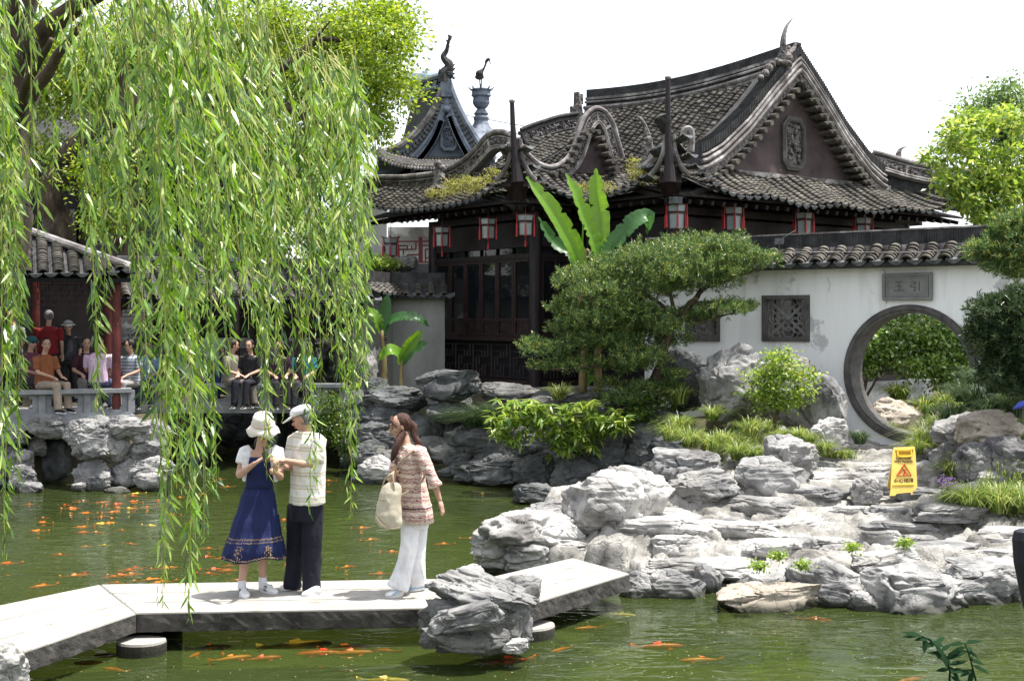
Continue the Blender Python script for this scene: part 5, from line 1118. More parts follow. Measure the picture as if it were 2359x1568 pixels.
seg(a0, a1, Pz, .6, 3.84); seg(a1, a2, Pz, .6, 3.84); tg.done()
b = MB(); q0 = W(884, 765, 26.3); q1 = W(884, 860, 26.3)
for k in range(16):
    z_ = lerp(q1.z, q0.z, k / 15); b.box(Vector((q0.x, q0.y, z_)), (.13, .03, .025)); b.box(Vector((q0.x + .05 * math.sin(k * 2.3), q0.y - .01, z_ + .03)), (.03, .03, .05))
b.build('slit_lattice', M_frame, gwl)

# red balcony rail on its stone base
bal = thing('balcony', 'oxblood fretwork balcony rail above the grey wall, left of the hall', 'balcony', W(960, 610, 28.5))
b = MB(); p0 = W(908, 580, 28.6); p1 = W(1030, 580, 28.4); z0 = W(960, 604, 28.5).z; z1 = W(960, 556, 28.5).z
lattice(b, zp(p0), zp(p1), z0, z1, .03)
for k in range(3): q = lerp(zp(p0), zp(p1), k / 2); b.bar(q + Vector((0, 0, z0)), q + Vector((0, 0, z1 + .1)), .09)
b.build('fret_rail', M_redw, bal)
b = MB(); b.box(lerp(zp(p0), zp(p1), .5) + Vector((0, .3, z0 - .14)), (1.5, .9, .2)); b.build('stone_base', M_step, bal)
b = MB(); b.box(zp(p0) + Vector((.5, 2.2, 4.2)), (2.4, .1, 1.8)); tag(b.build('wall', M_wall), 'white wall behind the oxblood balcony rail', 'wall')
b = MB(); c = zp(W(851, 545, 30)); b.box(c + Vector((0, 0, 3.6)), (.85, .3, 4.4)); tag(b.build('wall', M_wall), 'narrow white wall behind the right edge of the willow', 'wall')
b = MB(); c = zp(W(522, 545, 32)); b.box(c + Vector((0, 0, 3.5)), (.62, .3, 4.6)); tag(b.build('wall', M_wall), 'white wall glimpsed between the willow strands beside a dark red pillar', 'wall')
b = MB(); c = zp(W(496, 545, 31.8)); b.tube([c + Vector((0, 0, 1)), c + Vector((0, 0, 6))], .1, 10); tag(b.build('pillar', M_redw), 'dark red pillar left of the white wall glimpsed through the willow', 'pillar')
b = MB(); b.tube([W(845, 592, 29), W(838, 545, 29)], .05, 6); b.build('x', M_tiled) if False else None
# timber building in the trees at the far left
lb = thing('timber_building', 'dark timber building with latticed windows among the trees at the far left', 'building', (-11, 31, 1))
b = MB(); c = Vector((-11.5, 31.5, 0)); b.box(c + Vector((0, 1.2, 4)), (9.5, 2.2, 6)); b.build('walls', M_wood, lb)
for k in range(7):
    x0 = -15.5 + k * 1.25; b = MB(); frame_lattice(b, Vector((x0, 31.42, 0)), Vector((x0 + .85, 31.42, 0)), 4.2, 5.6, 9, 12, .02); w_ = b.build('lattice_window', M_wood2, lb)
    g = MB(); g.box(Vector((x0 + .42, 31.5, 4.9)), (.85, .03, 1.4)); g.build('window_pane', M_glassw, w_)
b = MB(); b.slab([Vector((-17, 30.4, 6.6)), Vector((-6.3, 30.4, 6.6))], [Vector((-17, 33.5, 8.3)), Vector((-6.3, 33.5, 8.3))], (0, 0, .15)); b.build('roof', M_tiled, lb)
# dim back wall of the garden behind the corridor
b = MB(); b.box(Vector((-5.2, 26.9, 2.9)), (4.9, .06, .9)); b.build('added_dark_screen', M_wood, cor)  # dark screen added behind the corridor as well
b = MB(); b.box(Vector((-8, 30.2, 2.0)), (17, .3, 2.6)); tag(b.build('wall', M_wallg), 'dim garden wall behind the sunlit rocks of the corridor', 'wall')

# blue-grey hall behind, with dragon and crane
D2 = 36
bh = thing('rear_hall', 'blue-grey gabled hall with a dragon finial behind the main roof', 'hall', W(1030, 450, D2))
YB = Vector((0, 1, 0))
def Pd(u, v, off=0): return W(u, v, D2 + off)
lft = [(868, 352), (905, 343), (935, 325), (965, 298), (990, 266), (1008, 232), (1022, 192)]; rgt = [(1034, 192), (1050, 235), (1070, 275), (1092, 312), (1112, 342), (1140, 368)]
for nm, L_ in (('l', lft), ('r', rgt)):
    P = catmull([Pd(u, v) for u, v in L_], 4)
    for dz_, rr, m_ in ((0, .1, M_rib if nm == 'l' else M_ribb), (-.62, .08, M_ribb), (-.75, .07, M_ribb)):
        b = MB(); b.tube([p + Vector((0, 0, dz_)) for p in P], rr, 7); b.build('verge_moulding', m_, bh)
    b = MB(); b.slab([p + Vector((0, .02, 0)) for p in P], [p + Vector((0, .02, -.75)) for p in P], YB * .3); b.build('verge_wall', M_ribb, bh)
    b = MB()
    for k in range(0, len(P) - 2, 1):
        q = lerp(P[k], P[k + 1], .5) + Vector((0, -.03, -.32)); b.box(q, (.13, .06, .15))
    b.build('verge_panels', M_end, bh)
    b = MB()
    for k in range(1, len(P) * 2 - 4):
        q = lerp(P[k // 2], P[k // 2 + 1], (k % 2) / 2) + Vector((0, 0, -.92)); b.tube([q + Vector((0, -.2, 0)), q + Vector((0, .3, 0))], .09, 8)
    b.build('verge_roll', M_ribb, bh)
gp = [(938, 372), (960, 352), (985, 330), (1005, 300), (1020, 260), (1028, 235), (1038, 262), (1055, 300), (1075, 330), (1100, 355), (1110, 375)]
b = MB(); n = len(gp); V_ = [Pd(u, v, .1) for u, v in gp]; b.add(V_ + [p + YB * .3 for p in V_], [tuple(range(n)), tuple(range(n, 2 * n))[::-1]] + [(i, n + i, n + (i + 1) % n, (i + 1) % n) for i in range(n)]); b.build('gable_wall', M_gableb, bh)
VBs = VB; VB = Vector((1, 0, 0)); relief(Pd(1034, 320), .24, .35, M_ribb, bh, -YB); VB = VBs
b = MB(); b.slab([Pd(960, 190, 2.5), Pd(1026, 178)], [Pd(925, 330, 2), Pd(1000, 250)], (0, .2, 0)); b.build('side_roof', M_tiled, bh)
b = MB()
for k in range(3): b.bar(Pd(965 + k * 20, 200 - 6 * k, 2 - k * .7), Pd(955 + k * 22, 235 - 10 * k, 1.9 - k * .7), .12)
b.tube([Pd(955, 192, 2.4), Pd(1024, 172, -.05)], .09, 6); b.tube([Pd(955, 215, 2.3), Pd(1010, 200, -.05)], .05, 6); b.build('side_ridge', M_ribb, bh)
t2 = Tiler(bh, 200); rws = []
for i in range(34):
    u = 868 + i * 7.4; e = .35 * math.exp(-i / 4); t_ = Pd(u + (8 if i < 12 else 4), 352 + 10 * min(1, i / 12) - 12 * math.exp(-i / 3), .1); e0 = Pd(u - 2, 380 + 8 * math.sin(i / 33 * 1.6) - 30 * math.exp(-i / 4), -1.1); rws.append(([e0, lerp(e0, t_, .5) - Vector((0, 0, .04)), t_], Vector((1, 0, 0))))
t2.rows(rws, .092 * 1.0 * 1.0, expo=.2, w=.085, drip=False); t2.done()
b = MB(); b.slab([r_[0][0] for r_ in rws], [r_[0][2] for r_ in rws], (0, 0, -.06)); b.build('roof_deck', M_tiled, bh)
b = MB()
for r_ in rws[::1]: b.sphere(r_[0][0] - Vector((0, .03, .05)), (.045, .03, .06), 6, 4)
b.build('eave_tile_ends', M_rib, bh)
b = MB(); b.box(Pd(990, 430, .8), (3.2, .2, 1.2)); b.build('wall', M_wood2, bh)
b = MB(); b.box(Pd(1028, 205), (.3, .3, .5)); b.sphere(Pd(1028, 252), (.14, .14, .12)); b.sphere(Pd(1028, 236), (.1, .1, .2)); b.build('ridge_knot', M_ribb, bh)
# dragon finial
b = MB(); P = catmull([Pd(1024, 190), Pd(1024, 170), Pd(1032, 160), Pd(1034, 148), Pd(1026, 140), Pd(1021, 130), Pd(1028, 118), Pd(1031, 105), Pd(1036, 82)], 4)
b.tube(P, [lerp(.2, .03, (i / (len(P) - 1)) ** .8) for i in range(len(P))], 8)
b.sphere(Pd(1027, 172), (.22, .16, .18)); b.sphere(Pd(1018, 168), (.12, .1, .1))
for (u, v, du, dv_) in ((1040, 172, 8, -3), (1040, 163, 9, -6), (1038, 155, 10, -7), (1042, 180, 7, 1), (1016, 165, -5, -5), (1034, 100, -7, -8), (1035, 92, 6, -8), (1030, 110, 6, -2), (1036, 86, -5, -6)): b.tube([Pd(u, v), Pd(u + du, v + dv_)], [.06, .01], 5)
b.build('dragon_finial', M_tiled, bh)
# pointed roof with the crane
cr = thing('crane_finial', 'bronze crane standing on a tiered pedestal above a pointed grey roof', 'finial', W(1108, 300, 38)); D3 = 38
def Pc(u, v): return W(u, v, D3)
def rev(b, prof_, c_u=1108):
    rings = [[W(c_u, v, D3) + Vector((r_ * math.cos(2 * math.pi * k / 14), r_ * math.sin(2 * math.pi * k / 14), 0)) for k in range(14)] for v, r_ in prof_]; b.loft(rings)
b = MB(); rev(b, [(282, .2), (272, .24), (266, .18), (264, .22), (262, .22), (256, .16), (252, .12), (246, .2), (238, .26), (225, .24), (222, .30), (212, .28), (208, .32), (204, .2)][::1])
for k in range(8): a = k * math.pi / 4; c = Pc(1108, 208) + Vector((.3 * math.cos(a), .3 * math.sin(a), 0)); b.tube([c, c + Vector((.1 * math.cos(a), .1 * math.sin(a), .1))], [.035, .01], 5)
b.build('pedestal', M_ribb, cr)
b = MB()
for (u, v) in ((1090, 312), (1108, 312), (1135, 312), (1100, 312), (1122, 312)): b.tube(catmull([Pc(1108 + (u - 1108) * .2, 268), Pc(1108 + (u - 1108) * .45, 290), Pc(u, v)], 4), .08, 6)
rev(b, [(330, 1.0), (312, .5), (290, .26), (266, .14)]); b.build('pointed_roof', M_ribb, cr)
b = MB(); b.tube(catmull([Pc(1100, 180), Pc(1106, 168), Pc(1113, 160), Pc(1117, 152), Pc(1120, 142), Pc(1125, 136), Pc(1128, 138)], 4), [.05, .09, .12, .13, .12, .09, .07, .045, .04, .035, .03, .03, .03, .03, .032, .04, .045, .05, .05, .045, .03, .03, .02, .02, .01][:25], 7)
b.tube([Pc(1108, 178), Pc(1109, 188), Pc(1108, 205)], .018, 5); b.tube([Pc(1104, 178), Pc(1105, 190), Pc(1106, 205)], .018, 5); b.tube([Pc(1126, 136), Pc(1130, 150)], [.03, .008], 5); b.sphere(Pc(1104, 178), (.14, .08, .09)); b.build('crane', M_tiled, cr)
for i, (v0, v1) in enumerate(((272, 300), (292, 322), (305, 335))):
    b = MB(); b.tube([W(1060, v0 - 8, 60), W(1300, v1 + 8, 60)], .02, 4); tag(b.build('overhead_wire', M_end), ['topmost', 'middle', 'lowest'][i] + ' of the thin overhead wires crossing the sky behind the crane', 'wire', 'overhead wires')
M_far = plain('far_roof', (.45, .55, .65), .5)
b = MB(); b.slab([W(955, 168, 90), W(1014, 178, 90)], [W(940, 200, 90), W(1010, 200, 90)], (0, 4, 0)); b.box(W(975, 210, 92), (2.5, 3, 2)); b.tube([W(982, 170, 90), W(982, 162, 90)], .15, 6); tag(b.build('modern_building', M_far), 'pale blue modern roof far behind the dragon finial', 'building')
# solar lamp and dark post at the right edge
M_sol = plain('solar_panel', (.02, .03, .16), .3)
sp = thing('solar_lamp', 'small lamp with a blue solar panel in the grass at the right edge', 'lamp', W(2350, 960, 15.5))
b = MB(); P = [W(2332, 940, 15.5), W(2370, 932, 15.5), W(2380, 918, 15.9), W(2346, 925, 15.9)]; b.add(P + [p - Vector((0, 0, .02)) for p in P], [(0, 1, 2, 3), (7, 6, 5, 4), (0, 4, 5, 1), (1, 5, 6, 2), (2, 6, 7, 3), (3, 7, 4, 0)]); b.build('solar_panel', M_sol, sp)
b = MB(); b.tube([W(2358, 935, 15.7), W(2358, 975, 15.7)], .02, 6); b.build('stake', M_end, sp)
M_blk = plain('black_plastic', (.006, .006, .012), .6)
b = MB(); b.tube([W(2362, 1218, 3.2), W(2362, 1222, 3.2), W(2363, 1240, 3.2), W(2368, 1290, 3.2), W(2384, 1370, 3.2), W(2420, 1500, 3.2), W(2500, 3200, 3.2)], [.016, .028, .034, .036, .036, .04, .05], 14); tag(b.build('dark_post', M_blk), 'black rounded post close to the camera at the right edge', 'post')
# ================================================================== foliage
def nrmz(a): return a / np.maximum(1e-9, np.linalg.norm(a, axis=1, keepdims=True))
def leaves_mesh(name, C, D, N, L, Wd, mat, long=False, curl=.15):
    """C base points, D growth directions, N face normals (arrays); one island per leaf"""
    D = nrmz(D); N = nrmz(N - D * (N * D).sum(1, keepdims=True)); S = np.cross(D, N); n = len(C)
    L = np.broadcast_to(np.asarray(L, float), (n,))[:, None]; Wd = np.broadcast_to(np.asarray(Wd, float), (n,))[:, None]
    if long:
        rows = [C, C + D * L * .3 + S * Wd * .5, C + D * L * .68 + S * Wd * .4 - N * L * curl * .5, C + D * L - N * L * curl, C + D * L * .68 - S * Wd * .4 - N * L * curl * .5, C + D * L * .3 - S * Wd * .5]
        F0 = np.array([[0, 1, 5, 5], [1, 2, 4, 5], [2, 3, 4, 4]]); V = np.stack(rows, 1); k = 6
        V[:, [2, 4]] += (N * L * .0)[:, None]
        F1 = np.array([[0, 1, 5], [1, 2, 5], [2, 4, 5], [2, 3, 4]])
    else:
        V = np.stack([C, C + D * L * .5 + S * Wd * .5, C + D * L - N * L * curl, C + D * L * .5 - S * Wd * .5], 1); k = 4; F1 = np.array([[0, 1, 2, 3]])
    Fc = (F1[None] + (np.arange(n) * k)[:, None, None]).reshape(-1, F1.shape[1])
    return mkmesh(name, V.reshape(-1, 3), Fc, mat)
def P_px(u, v, d): return np.stack([(u - CU) / F * d, d, HC - (v - CV) / F * d], 1)
def cloud(parent, name, blobs, n, mat, L=(.06, .1), asp=.5, clump=.22, per=26, dthick=1.0, droop=.25, seed=1, upn=.5, shell=.55):
    """blobs: (u, v, ru, rv, d) in picture units; leaves gathered in twig-sized clumps near each blob's skin"""
    g = np.random.default_rng(seed); w = np.array([b[2] * b[3] for b in blobs], float); w /= w.sum(); nc = n // per
    k = g.choice(len(blobs), nc, p=w); B = np.array(blobs, float)[k]
    q = nrmz(g.normal(size=(nc, 3))); rr = g.uniform(shell, 1, nc)[:, None] ** .7 * (1 + .5 * fbm(q * 1.7 + k[:, None] * 3.1, seed, 3))[:, None]; q = q * rr
    d = B[:, 4] + q[:, 1] * B[:, 2] / F * B[:, 4] * dthick; Cc = P_px(B[:, 0] + q[:, 0] * B[:, 2], B[:, 1] - q[:, 2] * B[:, 3], d)
    Cc = np.repeat(Cc, per, 0); m_ = len(Cc); off = g.normal(size=(m_, 3)); off[:, 2] *= .6
    C = Cc + off * clump * g.uniform(.3, 1, m_)[:, None]
    D = nrmz(off) + g.normal(size=(m_, 3)) * .6; D[:, 2] -= droop; N = g.normal(size=(m_, 3)) * .8; N[:, 2] += upn * 2; Ls = g.uniform(*L, m_)
    o = mobj(name, leaves_mesh(name, C, D, N, Ls, Ls * asp * g.uniform(.8, 1.2, m_), mat), parent); return tag(o, kind='stuff')
def limb(parent, pts, r0, r1, name='branch', mat=None, n=8, sub=5):
    P = catmull(pts, sub); b = MB(); m_ = len(P)
    P = [p + Vector((rnd.uniform(-1, 1), rnd.uniform(-1, 1), rnd.uniform(-1, 1))) * (lerp(r0, r1, i / m_) * .25) for i, p in enumerate(P)]
    b.tube(P, [lerp(r0, r1, (i / (m_ - 1)) ** .8) for i in range(m_)], n); return b.build(name, mat or M_bark, parent, True)

# --- weeping willow in the foreground
wil = thing('willow_tree', 'weeping willow whose leafy strands hang over the left half of the pond', 'tree', (-4.2, 6.8, 0))
limb(wil, [W(-230, 1750, 7.2), W(-120, 1000, 7.6), W(-20, 500, 8.0), W(15, 200, 8.2), W(30, -60, 8.2), W(60, -300, 8.0)], .3, .12, 'trunk')
for pts, r0 in (([W(15, 200, 8.2), W(120, 60, 8.0), W(300, -60, 7.6), W(560, -150, 7.0), W(760, -120, 7.4)], .09), ([W(-20, 300, 8.0), W(60, 235, 7.8), W(120, 150, 7.6), W(200, 40, 7.4)], .08), ([W(30, -60, 8.2), W(250, -200, 7.8), W(500, -250, 7.2), W(700, -200, 7)], .08), ([W(-20, 420, 8.0), W(40, 270, 7.5), W(60, 200, 7.0), W(120, 90, 6.6)], .06)):
    limb(wil, pts, r0, .015)
g = np.random.default_rng(21); strands = []
tips = [(12, 1290, 14, 6), (32, 1110, 12, 5), (48, 900, 15, 5), (20, 760, 20, 5), (75, 540, 30, 6), (130, 430, 25, 6), (232, 695, 10, 5), (224, 950, 12, 4), (330, 900, 22, 8), (345, 1005, 20, 6), (300, 700, 30, 10), (285, 560, 30, 10),
        (400, 1020, 18, 9), (440, 1412, 10, 6), (378, 1400, 5, 2), (465, 1250, 16, 6), (492, 1130, 14, 7), (420, 1180, 20, 7), (450, 960, 30, 10), (525, 850, 18, 9), (560, 760, 25, 10), (600, 880, 20, 9), (618, 1092, 7, 3), (600, 1000, 10, 3),
        (640, 890, 18, 7), (690, 1000, 18, 6), (714, 1185, 7, 3), (665, 960, 12, 4), (735, 960, 14, 6), (770, 830, 20, 10), (803, 1195, 9, 3), (815, 1040, 12, 6), (832, 900, 15, 9), (785, 960, 15, 6), (855, 430, 8, 8), (848, 640, 12, 7), (720, 760, 25, 10), (500, 700, 30, 12), (380, 800, 25, 8), (800, 700, 25, 10)]
for (u, v, sp_, n) in tips:
    n = max(2, int(n * .48))
    for k in range(n):
        u1 = u + g.normal() * sp_ * .6; v1 = v - abs(g.normal()) * 80 if k else v; d = g.uniform(5.6, 7.6) + (1.7 if u > 560 else 0) + (0 if v > 600 else .6); v0 = g.uniform(-120, 60) if u < 650 else g.uniform(0, 260) * (u / 850) ** 2
        sl_ = g.uniform(20, 170) * (1 if u > 80 else .3); strands.append((u1 - sl_, v0, u1, v1, d))
grp = np.concatenate([g.uniform(240, 850, 14), g.uniform(-10, 60, 3)])
for k in range(70):
    u1 = grp[k % 17] + g.normal() * 13; v1 = g.uniform(160, 560) + (80 if 450 < u1 < 800 else 0); d = g.uniform(5.8, 8.6); v0 = max(-120, v1 - g.uniform(250, 480)); 
    if u1 > 620: v0 = max(v0, (u1 - 620) * .6)
    strands.append((u1 - g.uniform(10, 130), v0, u1, v1, d))
C_, D_, L_ = [], [], []; tw = MB()
for (u0, v0, u1, v1, d) in strands:
    ln = v1 - v0; n = max(6, int(ln / 26)); P = []; ph = g.uniform(0, 6); dd = g.uniform(-.25, .25)
    for i in range(n + 1):
        t = i / n; uu = u0 + (u1 - u0) * (1 - (1 - t) ** 2.2) + 5 * math.sin(ph + t * 7); P.append(W(uu, v0 + ln * t, d + dd * t))
    tw.tube(P, [lerp(.0045, .0014, i / n) for i in range(n + 1)], 4, cap=False)
    t0 = .0 if u0 < 600 else .08; m_ = int(ln / 7.6)
    for j in range(m_):
        t = t0 + (1 - t0) * ((j + g.random()) / m_); x = t * n; i = min(n - 1, int(x)); p = P[i].lerp(P[i + 1], x - i); T = (P[i + 1] - P[i]).normalized()
        a = g.uniform(0, 6.28); sp_ = g.uniform(.1, 1.0); dr = Vector((math.cos(a) * sp_ + .12, math.sin(a) * sp_, -1 + g.uniform(-.1, .25))); C_.append(p + Vector((g.normal(), g.normal(), g.normal())) * .012); D_.append(dr); L_.append(g.uniform(.05, .125) * (1 - .35 * max(0, t - .85) / .15))
tag(tw.build('twigs', plain('willow_twig', (.25, .27, .06), .6), wil), kind='stuff')
C_ = np.array([c[:] for c in C_]); D_ = np.array([x[:] for x in D_]); L_ = np.array(L_); N_ = g.normal(size=C_.shape); N_[:, 1] -= .5
score = L_ / C_[:, 1]; vis = C_[:, 2] < HC + (CV - 20) / F * C_[:, 1]; big = np.argsort(-np.where(vis, score, 0))[:300]; rest = np.setdiff1d(np.arange(len(C_)), big)
Wl = g.uniform(.11, .165, len(C_)) * L_
tag(mobj('leaves', leaves_mesh('leaves', C_[rest], D_[rest], N_[rest], L_[rest], Wl[rest], M_will, True, .1), wil), kind='stuff')
for i in big: mobj('leaf', leaves_mesh('leaf', C_[i:i + 1], D_[i:i + 1], N_[i:i + 1], L_[i:i + 1], Wl[i:i + 1], M_will, True, .1), wil)

# --- big yellow-green tree behind the pavilion
cam_t = thing('camphor_tree', 'tall tree with fresh yellow-green leaves and dark limbs behind the pavilion', 'tree', (-8, 28, 1))
limb(cam_t, [W(150, 760, 28), W(140, 560, 28), W(120, 430, 28), W(180, 330, 28), W(330, 220, 28)], .42, .2, 'trunk'); limb(cam_t, [W(260, 700, 27.5), W(300, 520, 27.5), W(310, 380, 27.6), W(420, 260, 27.5), W(560, 190, 27)], .36, .14, 'trunk')
for pts in ([W(560, 190, 27), W(620, 170, 27), W(690, 130, 26.8), W(760, 50, 26.5)], [W(420, 260, 27.5), W(600, 200, 27), W(720, 100, 27), W(830, 100, 27), W(920, 120, 27)], [W(310, 380, 27.6), W(280, 250, 27), W(300, 100, 27), W(400, 0, 27)], [W(120, 430, 28), W(60, 300, 28), W(80, 120, 28)], [W(600, 200, 27), W(680, 260, 27), W(760, 290, 27), W(860, 285, 26.8)]): limb(cam_t, pts, .13, .02)
bl = [(880, 40, 60, 50, 27), (905, 110, 36, 40, 27), (875, 170, 50, 45, 27), (820, 235, 60, 40, 27.5), (905, 210, 34, 22, 27), (860, 285, 40, 16, 26.5), (800, 90, 90, 80, 28), (700, 170, 110, 90, 28), (600, 60, 130, 80, 28), (480, 190, 130, 100, 29), (340, 100, 150, 110, 29), (180, 180, 140, 110, 29), (60, 130, 120, 120, 29), (90, 370, 90, 60, 28.5), (250, 400, 80, 70, 27.5), (560, 340, 100, 70, 28), (660, 410, 70, 60, 28), (750, 330, 80, 60, 28), (250, 500, 40, 50, 27), (915, 60, 25, 40, 27)]
r3 = random.Random(8)
for k in range(46): v = r3.uniform(-10, 330); bl.append((r3.uniform(820, 938) - (45 if v > 230 else 0), v, r3.uniform(14, 34), r3.uniform(9, 20), 26.6 + r3.uniform(-1, 1)))
cloud(cam_t, 'crown', bl, 62000, M_camp, (.08, .14), .5, .34, 26, seed=3, shell=.25)
dk = thing('dark_tree', 'shaded green tree filling the gaps behind the willow strands', 'tree', (-6, 33, 1))
limb(dk, [W(450, 760, 33), W(440, 500, 33), W(460, 200, 33), W(520, 0, 33)], .3, .1, 'trunk')
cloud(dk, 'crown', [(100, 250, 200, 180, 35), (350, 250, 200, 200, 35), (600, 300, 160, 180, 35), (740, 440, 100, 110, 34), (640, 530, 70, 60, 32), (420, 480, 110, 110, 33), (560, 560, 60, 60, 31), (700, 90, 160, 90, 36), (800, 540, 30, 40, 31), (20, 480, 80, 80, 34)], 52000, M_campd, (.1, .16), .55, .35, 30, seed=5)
sh = thing('maple_shrub', 'small fine-leaved green tree in front of the white walls behind the corridor', 'shrub', W(790, 600, 29))
limb(sh, [W(780, 640, 28.5), W(785, 580, 28.5), W(780, 540, 28.5)], .06, .02, 'trunk'); cloud(sh, 'crown', [(775, 550, 45, 35, 28.5), (730, 560, 40, 40, 28.5), (600, 590, 60, 30, 27), (570, 560, 30, 30, 27)], 6000, M_campd, (.05, .08), .5, .15, 20, seed=6)
sh = thing('low_bush', 'bright low bush on the rocks under the oxblood balcony', 'bush', W(870, 610, 27.5)); cloud(sh, 'foliage', [(865, 600, 35, 14, 27.4), (900, 608, 25, 8, 27.2)], 1800, M_bush, (.05, .08), .5, .08, 12, seed=7)

M_campd2 = leafmat('bluish_leaf', [(0, (.06, .12, .04)), (.5, (.13, .21, .07)), (1, (.24, .32, .12))], .45, .35)
# --- trees at the right edge
rt = thing('bluish_tree', 'tall bluish-green tree against the sky at the right edge', 'tree', (12, 33, 1)); limb(rt, [W(2330, 760, 33), W(2330, 500, 33), W(2300, 300, 33), W(2310, 200, 33)], .22, .03, 'trunk')
cloud(rt, 'crown', [(2310, 215, 40, 35, 33), (2345, 250, 50, 50, 33), (2270, 260, 50, 30, 33), (2330, 310, 60, 40, 33), (2240, 235, 25, 15, 33), (2200, 345, 45, 16, 33), (2370, 330, 60, 60, 33), (2290, 290, 40, 30, 33)], 9000, M_campd2, (.09, .15), .45, .34, 14, seed=8, shell=.2)
rt = thing('bright_tree', 'light green broad-leaved tree beside the right end of the hall roof', 'tree', (10.5, 25, 1)); limb(rt, [W(2400, 760, 25), W(2380, 600, 25), W(2340, 500, 25), W(2270, 400, 25), W(2220, 340, 25)], .14, .02, 'trunk'); limb(rt, [W(2370, 560, 25), W(2280, 500, 25), W(2230, 470, 25)], .05, .01)
r3 = random.Random(6); tb = []
for k in range(95):
    t = r3.random(); v = 255 + 260 * t; u = 2370 - r3.random() ** .8 * (120 + 110 * math.sin(math.pi * min(1, t * 1.1)) ); tb.append((u, v, r3.uniform(8, 22), r3.uniform(5, 12), 24.5 + r3.uniform(-.8, .8)))
cloud(rt, 'crown', tb + [(2355, 430, 35, 40, 24.5), (2310, 400, 30, 30, 24.7)], 6800, M_bush, (.1, .18), .48, .16, 10, seed=9, shell=.3)
if 0: cloud(rt, 'crown', [(2230, 300, 60, 35, 24.5), (2170, 335, 40, 20, 24.5), (2270, 340, 60, 40, 24.5), (2330, 300, 50, 40, 24.5), (2250, 410, 60, 40, 24.5), (2340, 380, 70, 60, 24.5), (2230, 470, 45, 35, 24.5), (2330, 480, 70, 50, 24.5), (2200, 500, 20, 12, 24.5), (2270, 270, 30, 20, 24.5)], 11000, M_bush, (.1, .17), .48, .3, 14, seed=9, shell=.3)
bt = thing('back_trees', 'dark leafy trees beyond the round gate wall', 'trees', (9, 34, 1)); tag(bt, kind=None)
limb(bt, [W(2100, 900, 34), W(2100, 600, 34)], .2, .1, 'trunk'); cloud(bt, 'crown', [(2100, 780, 130, 120, 33), (2330, 640, 120, 100, 34), (1900, 760, 60, 60, 33), (2300, 820, 120, 90, 33)], 14000, M_campd, (.12, .18), .5, .3, 24, seed=10)

# --- clipped pines: pads of needle tufts
def pine(root, pads, mat, nt, nl=.075, per=20, seed=1, name='needles', up=.9):
    g = np.random.default_rng(seed); w = np.array([p[2] * p[3] for p in pads], float); w /= w.sum(); k = g.choice(len(pads), nt, p=w); B = np.array(pads, float)[k]
    q = nrmz(g.normal(size=(nt, 3))); q = q * (g.uniform(.45, 1.08, nt) * (1 + .55 * fbm(q * 2.2 + k[:, None] * 2.3, seed, 3)))[:, None]; q[:, 2] = np.abs(q[:, 2]) * np.where(g.random(nt) < .75, 1, -.6)
    d = B[:, 4] + q[:, 1] * B[:, 2] / F * B[:, 4] * 1.1; Cc = P_px(B[:, 0] + q[:, 0] * B[:, 2], B[:, 1] - q[:, 2] * B[:, 3], d)
    ax = nrmz(q * .7 + np.array([0, 0, up]) + g.normal(size=(nt, 3)) * .35)
    Cc = np.repeat(Cc, per, 0); ax = np.repeat(ax, per, 0); m_ = len(Cc); t = g.random(m_)[:, None]; C = Cc + ax * t * nl * 1.3; D = ax * .75 + nrmz(g.normal(size=(m_, 3))) * .85
    N = g.normal(size=(m_, 3)); L = g.uniform(.6, 1.05, m_) * nl
    return tag(mobj(name, leaves_mesh(name, C, D, N, L, .0105 * (nl / .075), mat, False, .05), root), kind='stuff')
pin = thing('garden_pine', 'spreading clipped pine in front of the hall and the white wall', 'tree', W(1525, 930, 21.3))
DP = 21.3
limb(pin, [W(1500, 960, DP), W(1510, 880, DP), W(1526, 830, DP), W(1533, 780, DP), W(1555, 745, DP), W(1590, 700, DP), W(1625, 660, DP), W(1670, 620, DP)], .13, .03, 'trunk')
for pts in ([W(1526, 830, DP), W(1500, 800, DP), W(1430, 810, DP), W(1380, 840, DP - .2), W(1300, 850, DP - .3), W(1240, 850, DP)], [W(1533, 780, DP), W(1490, 740, DP), W(1420, 720, DP), W(1350, 740, DP)], [W(1555, 745, DP), W(1520, 700, DP), W(1440, 660, DP), W(1360, 650, DP)], [W(1590, 700, DP), W(1650, 695, DP), W(1700, 700, DP)], [W(1570, 735, DP), W(1630, 735, DP), W(1690, 720, DP)], [W(1625, 660, DP), W(1690, 640, DP), W(1770, 610, DP)], [W(1555, 745, DP), W(1540, 660, DP), W(1500, 610, DP)], [W(1510, 880, DP), W(1470, 900, DP - .3), W(1440, 920, DP - .4)]): limb(pin, pts, .045, .01)
pads = [(1340, 655, 60, 32), (1420, 630, 75, 36), (1500, 608, 85, 42), (1590, 592, 85, 44), (1665, 582, 70, 34), (1735, 608, 45, 26), (1772, 606, 28, 16), (1400, 685, 80, 36), (1500, 670, 90, 40), (1600, 655, 80, 36), (1675, 640, 45, 34), (1300, 715, 38, 32), (1370, 745, 75, 32), (1480, 738, 75, 30), (1595, 735, 55, 24), (1665, 718, 60, 22), (1715, 715, 32, 14), (1330, 795, 55, 26), (1425, 795, 55, 26), (1500, 782, 45, 18),
        (1262, 815, 48, 20), (1225, 798, 28, 14), (1335, 848, 70, 22), (1450, 845, 60, 28), (1530, 800, 35, 14), (1240, 852, 30, 8), (1480, 905, 48, 20), (1560, 790, 30, 14), (1440, 925, 50, 18), (1540, 905, 40, 20), (1290, 765, 30, 18), (1555, 870, 28, 14), (1400, 890, 30, 12)]
pads = [(*p, DP + .25 * math.sin(i * 2.4)) for i, p in enumerate(pads)]
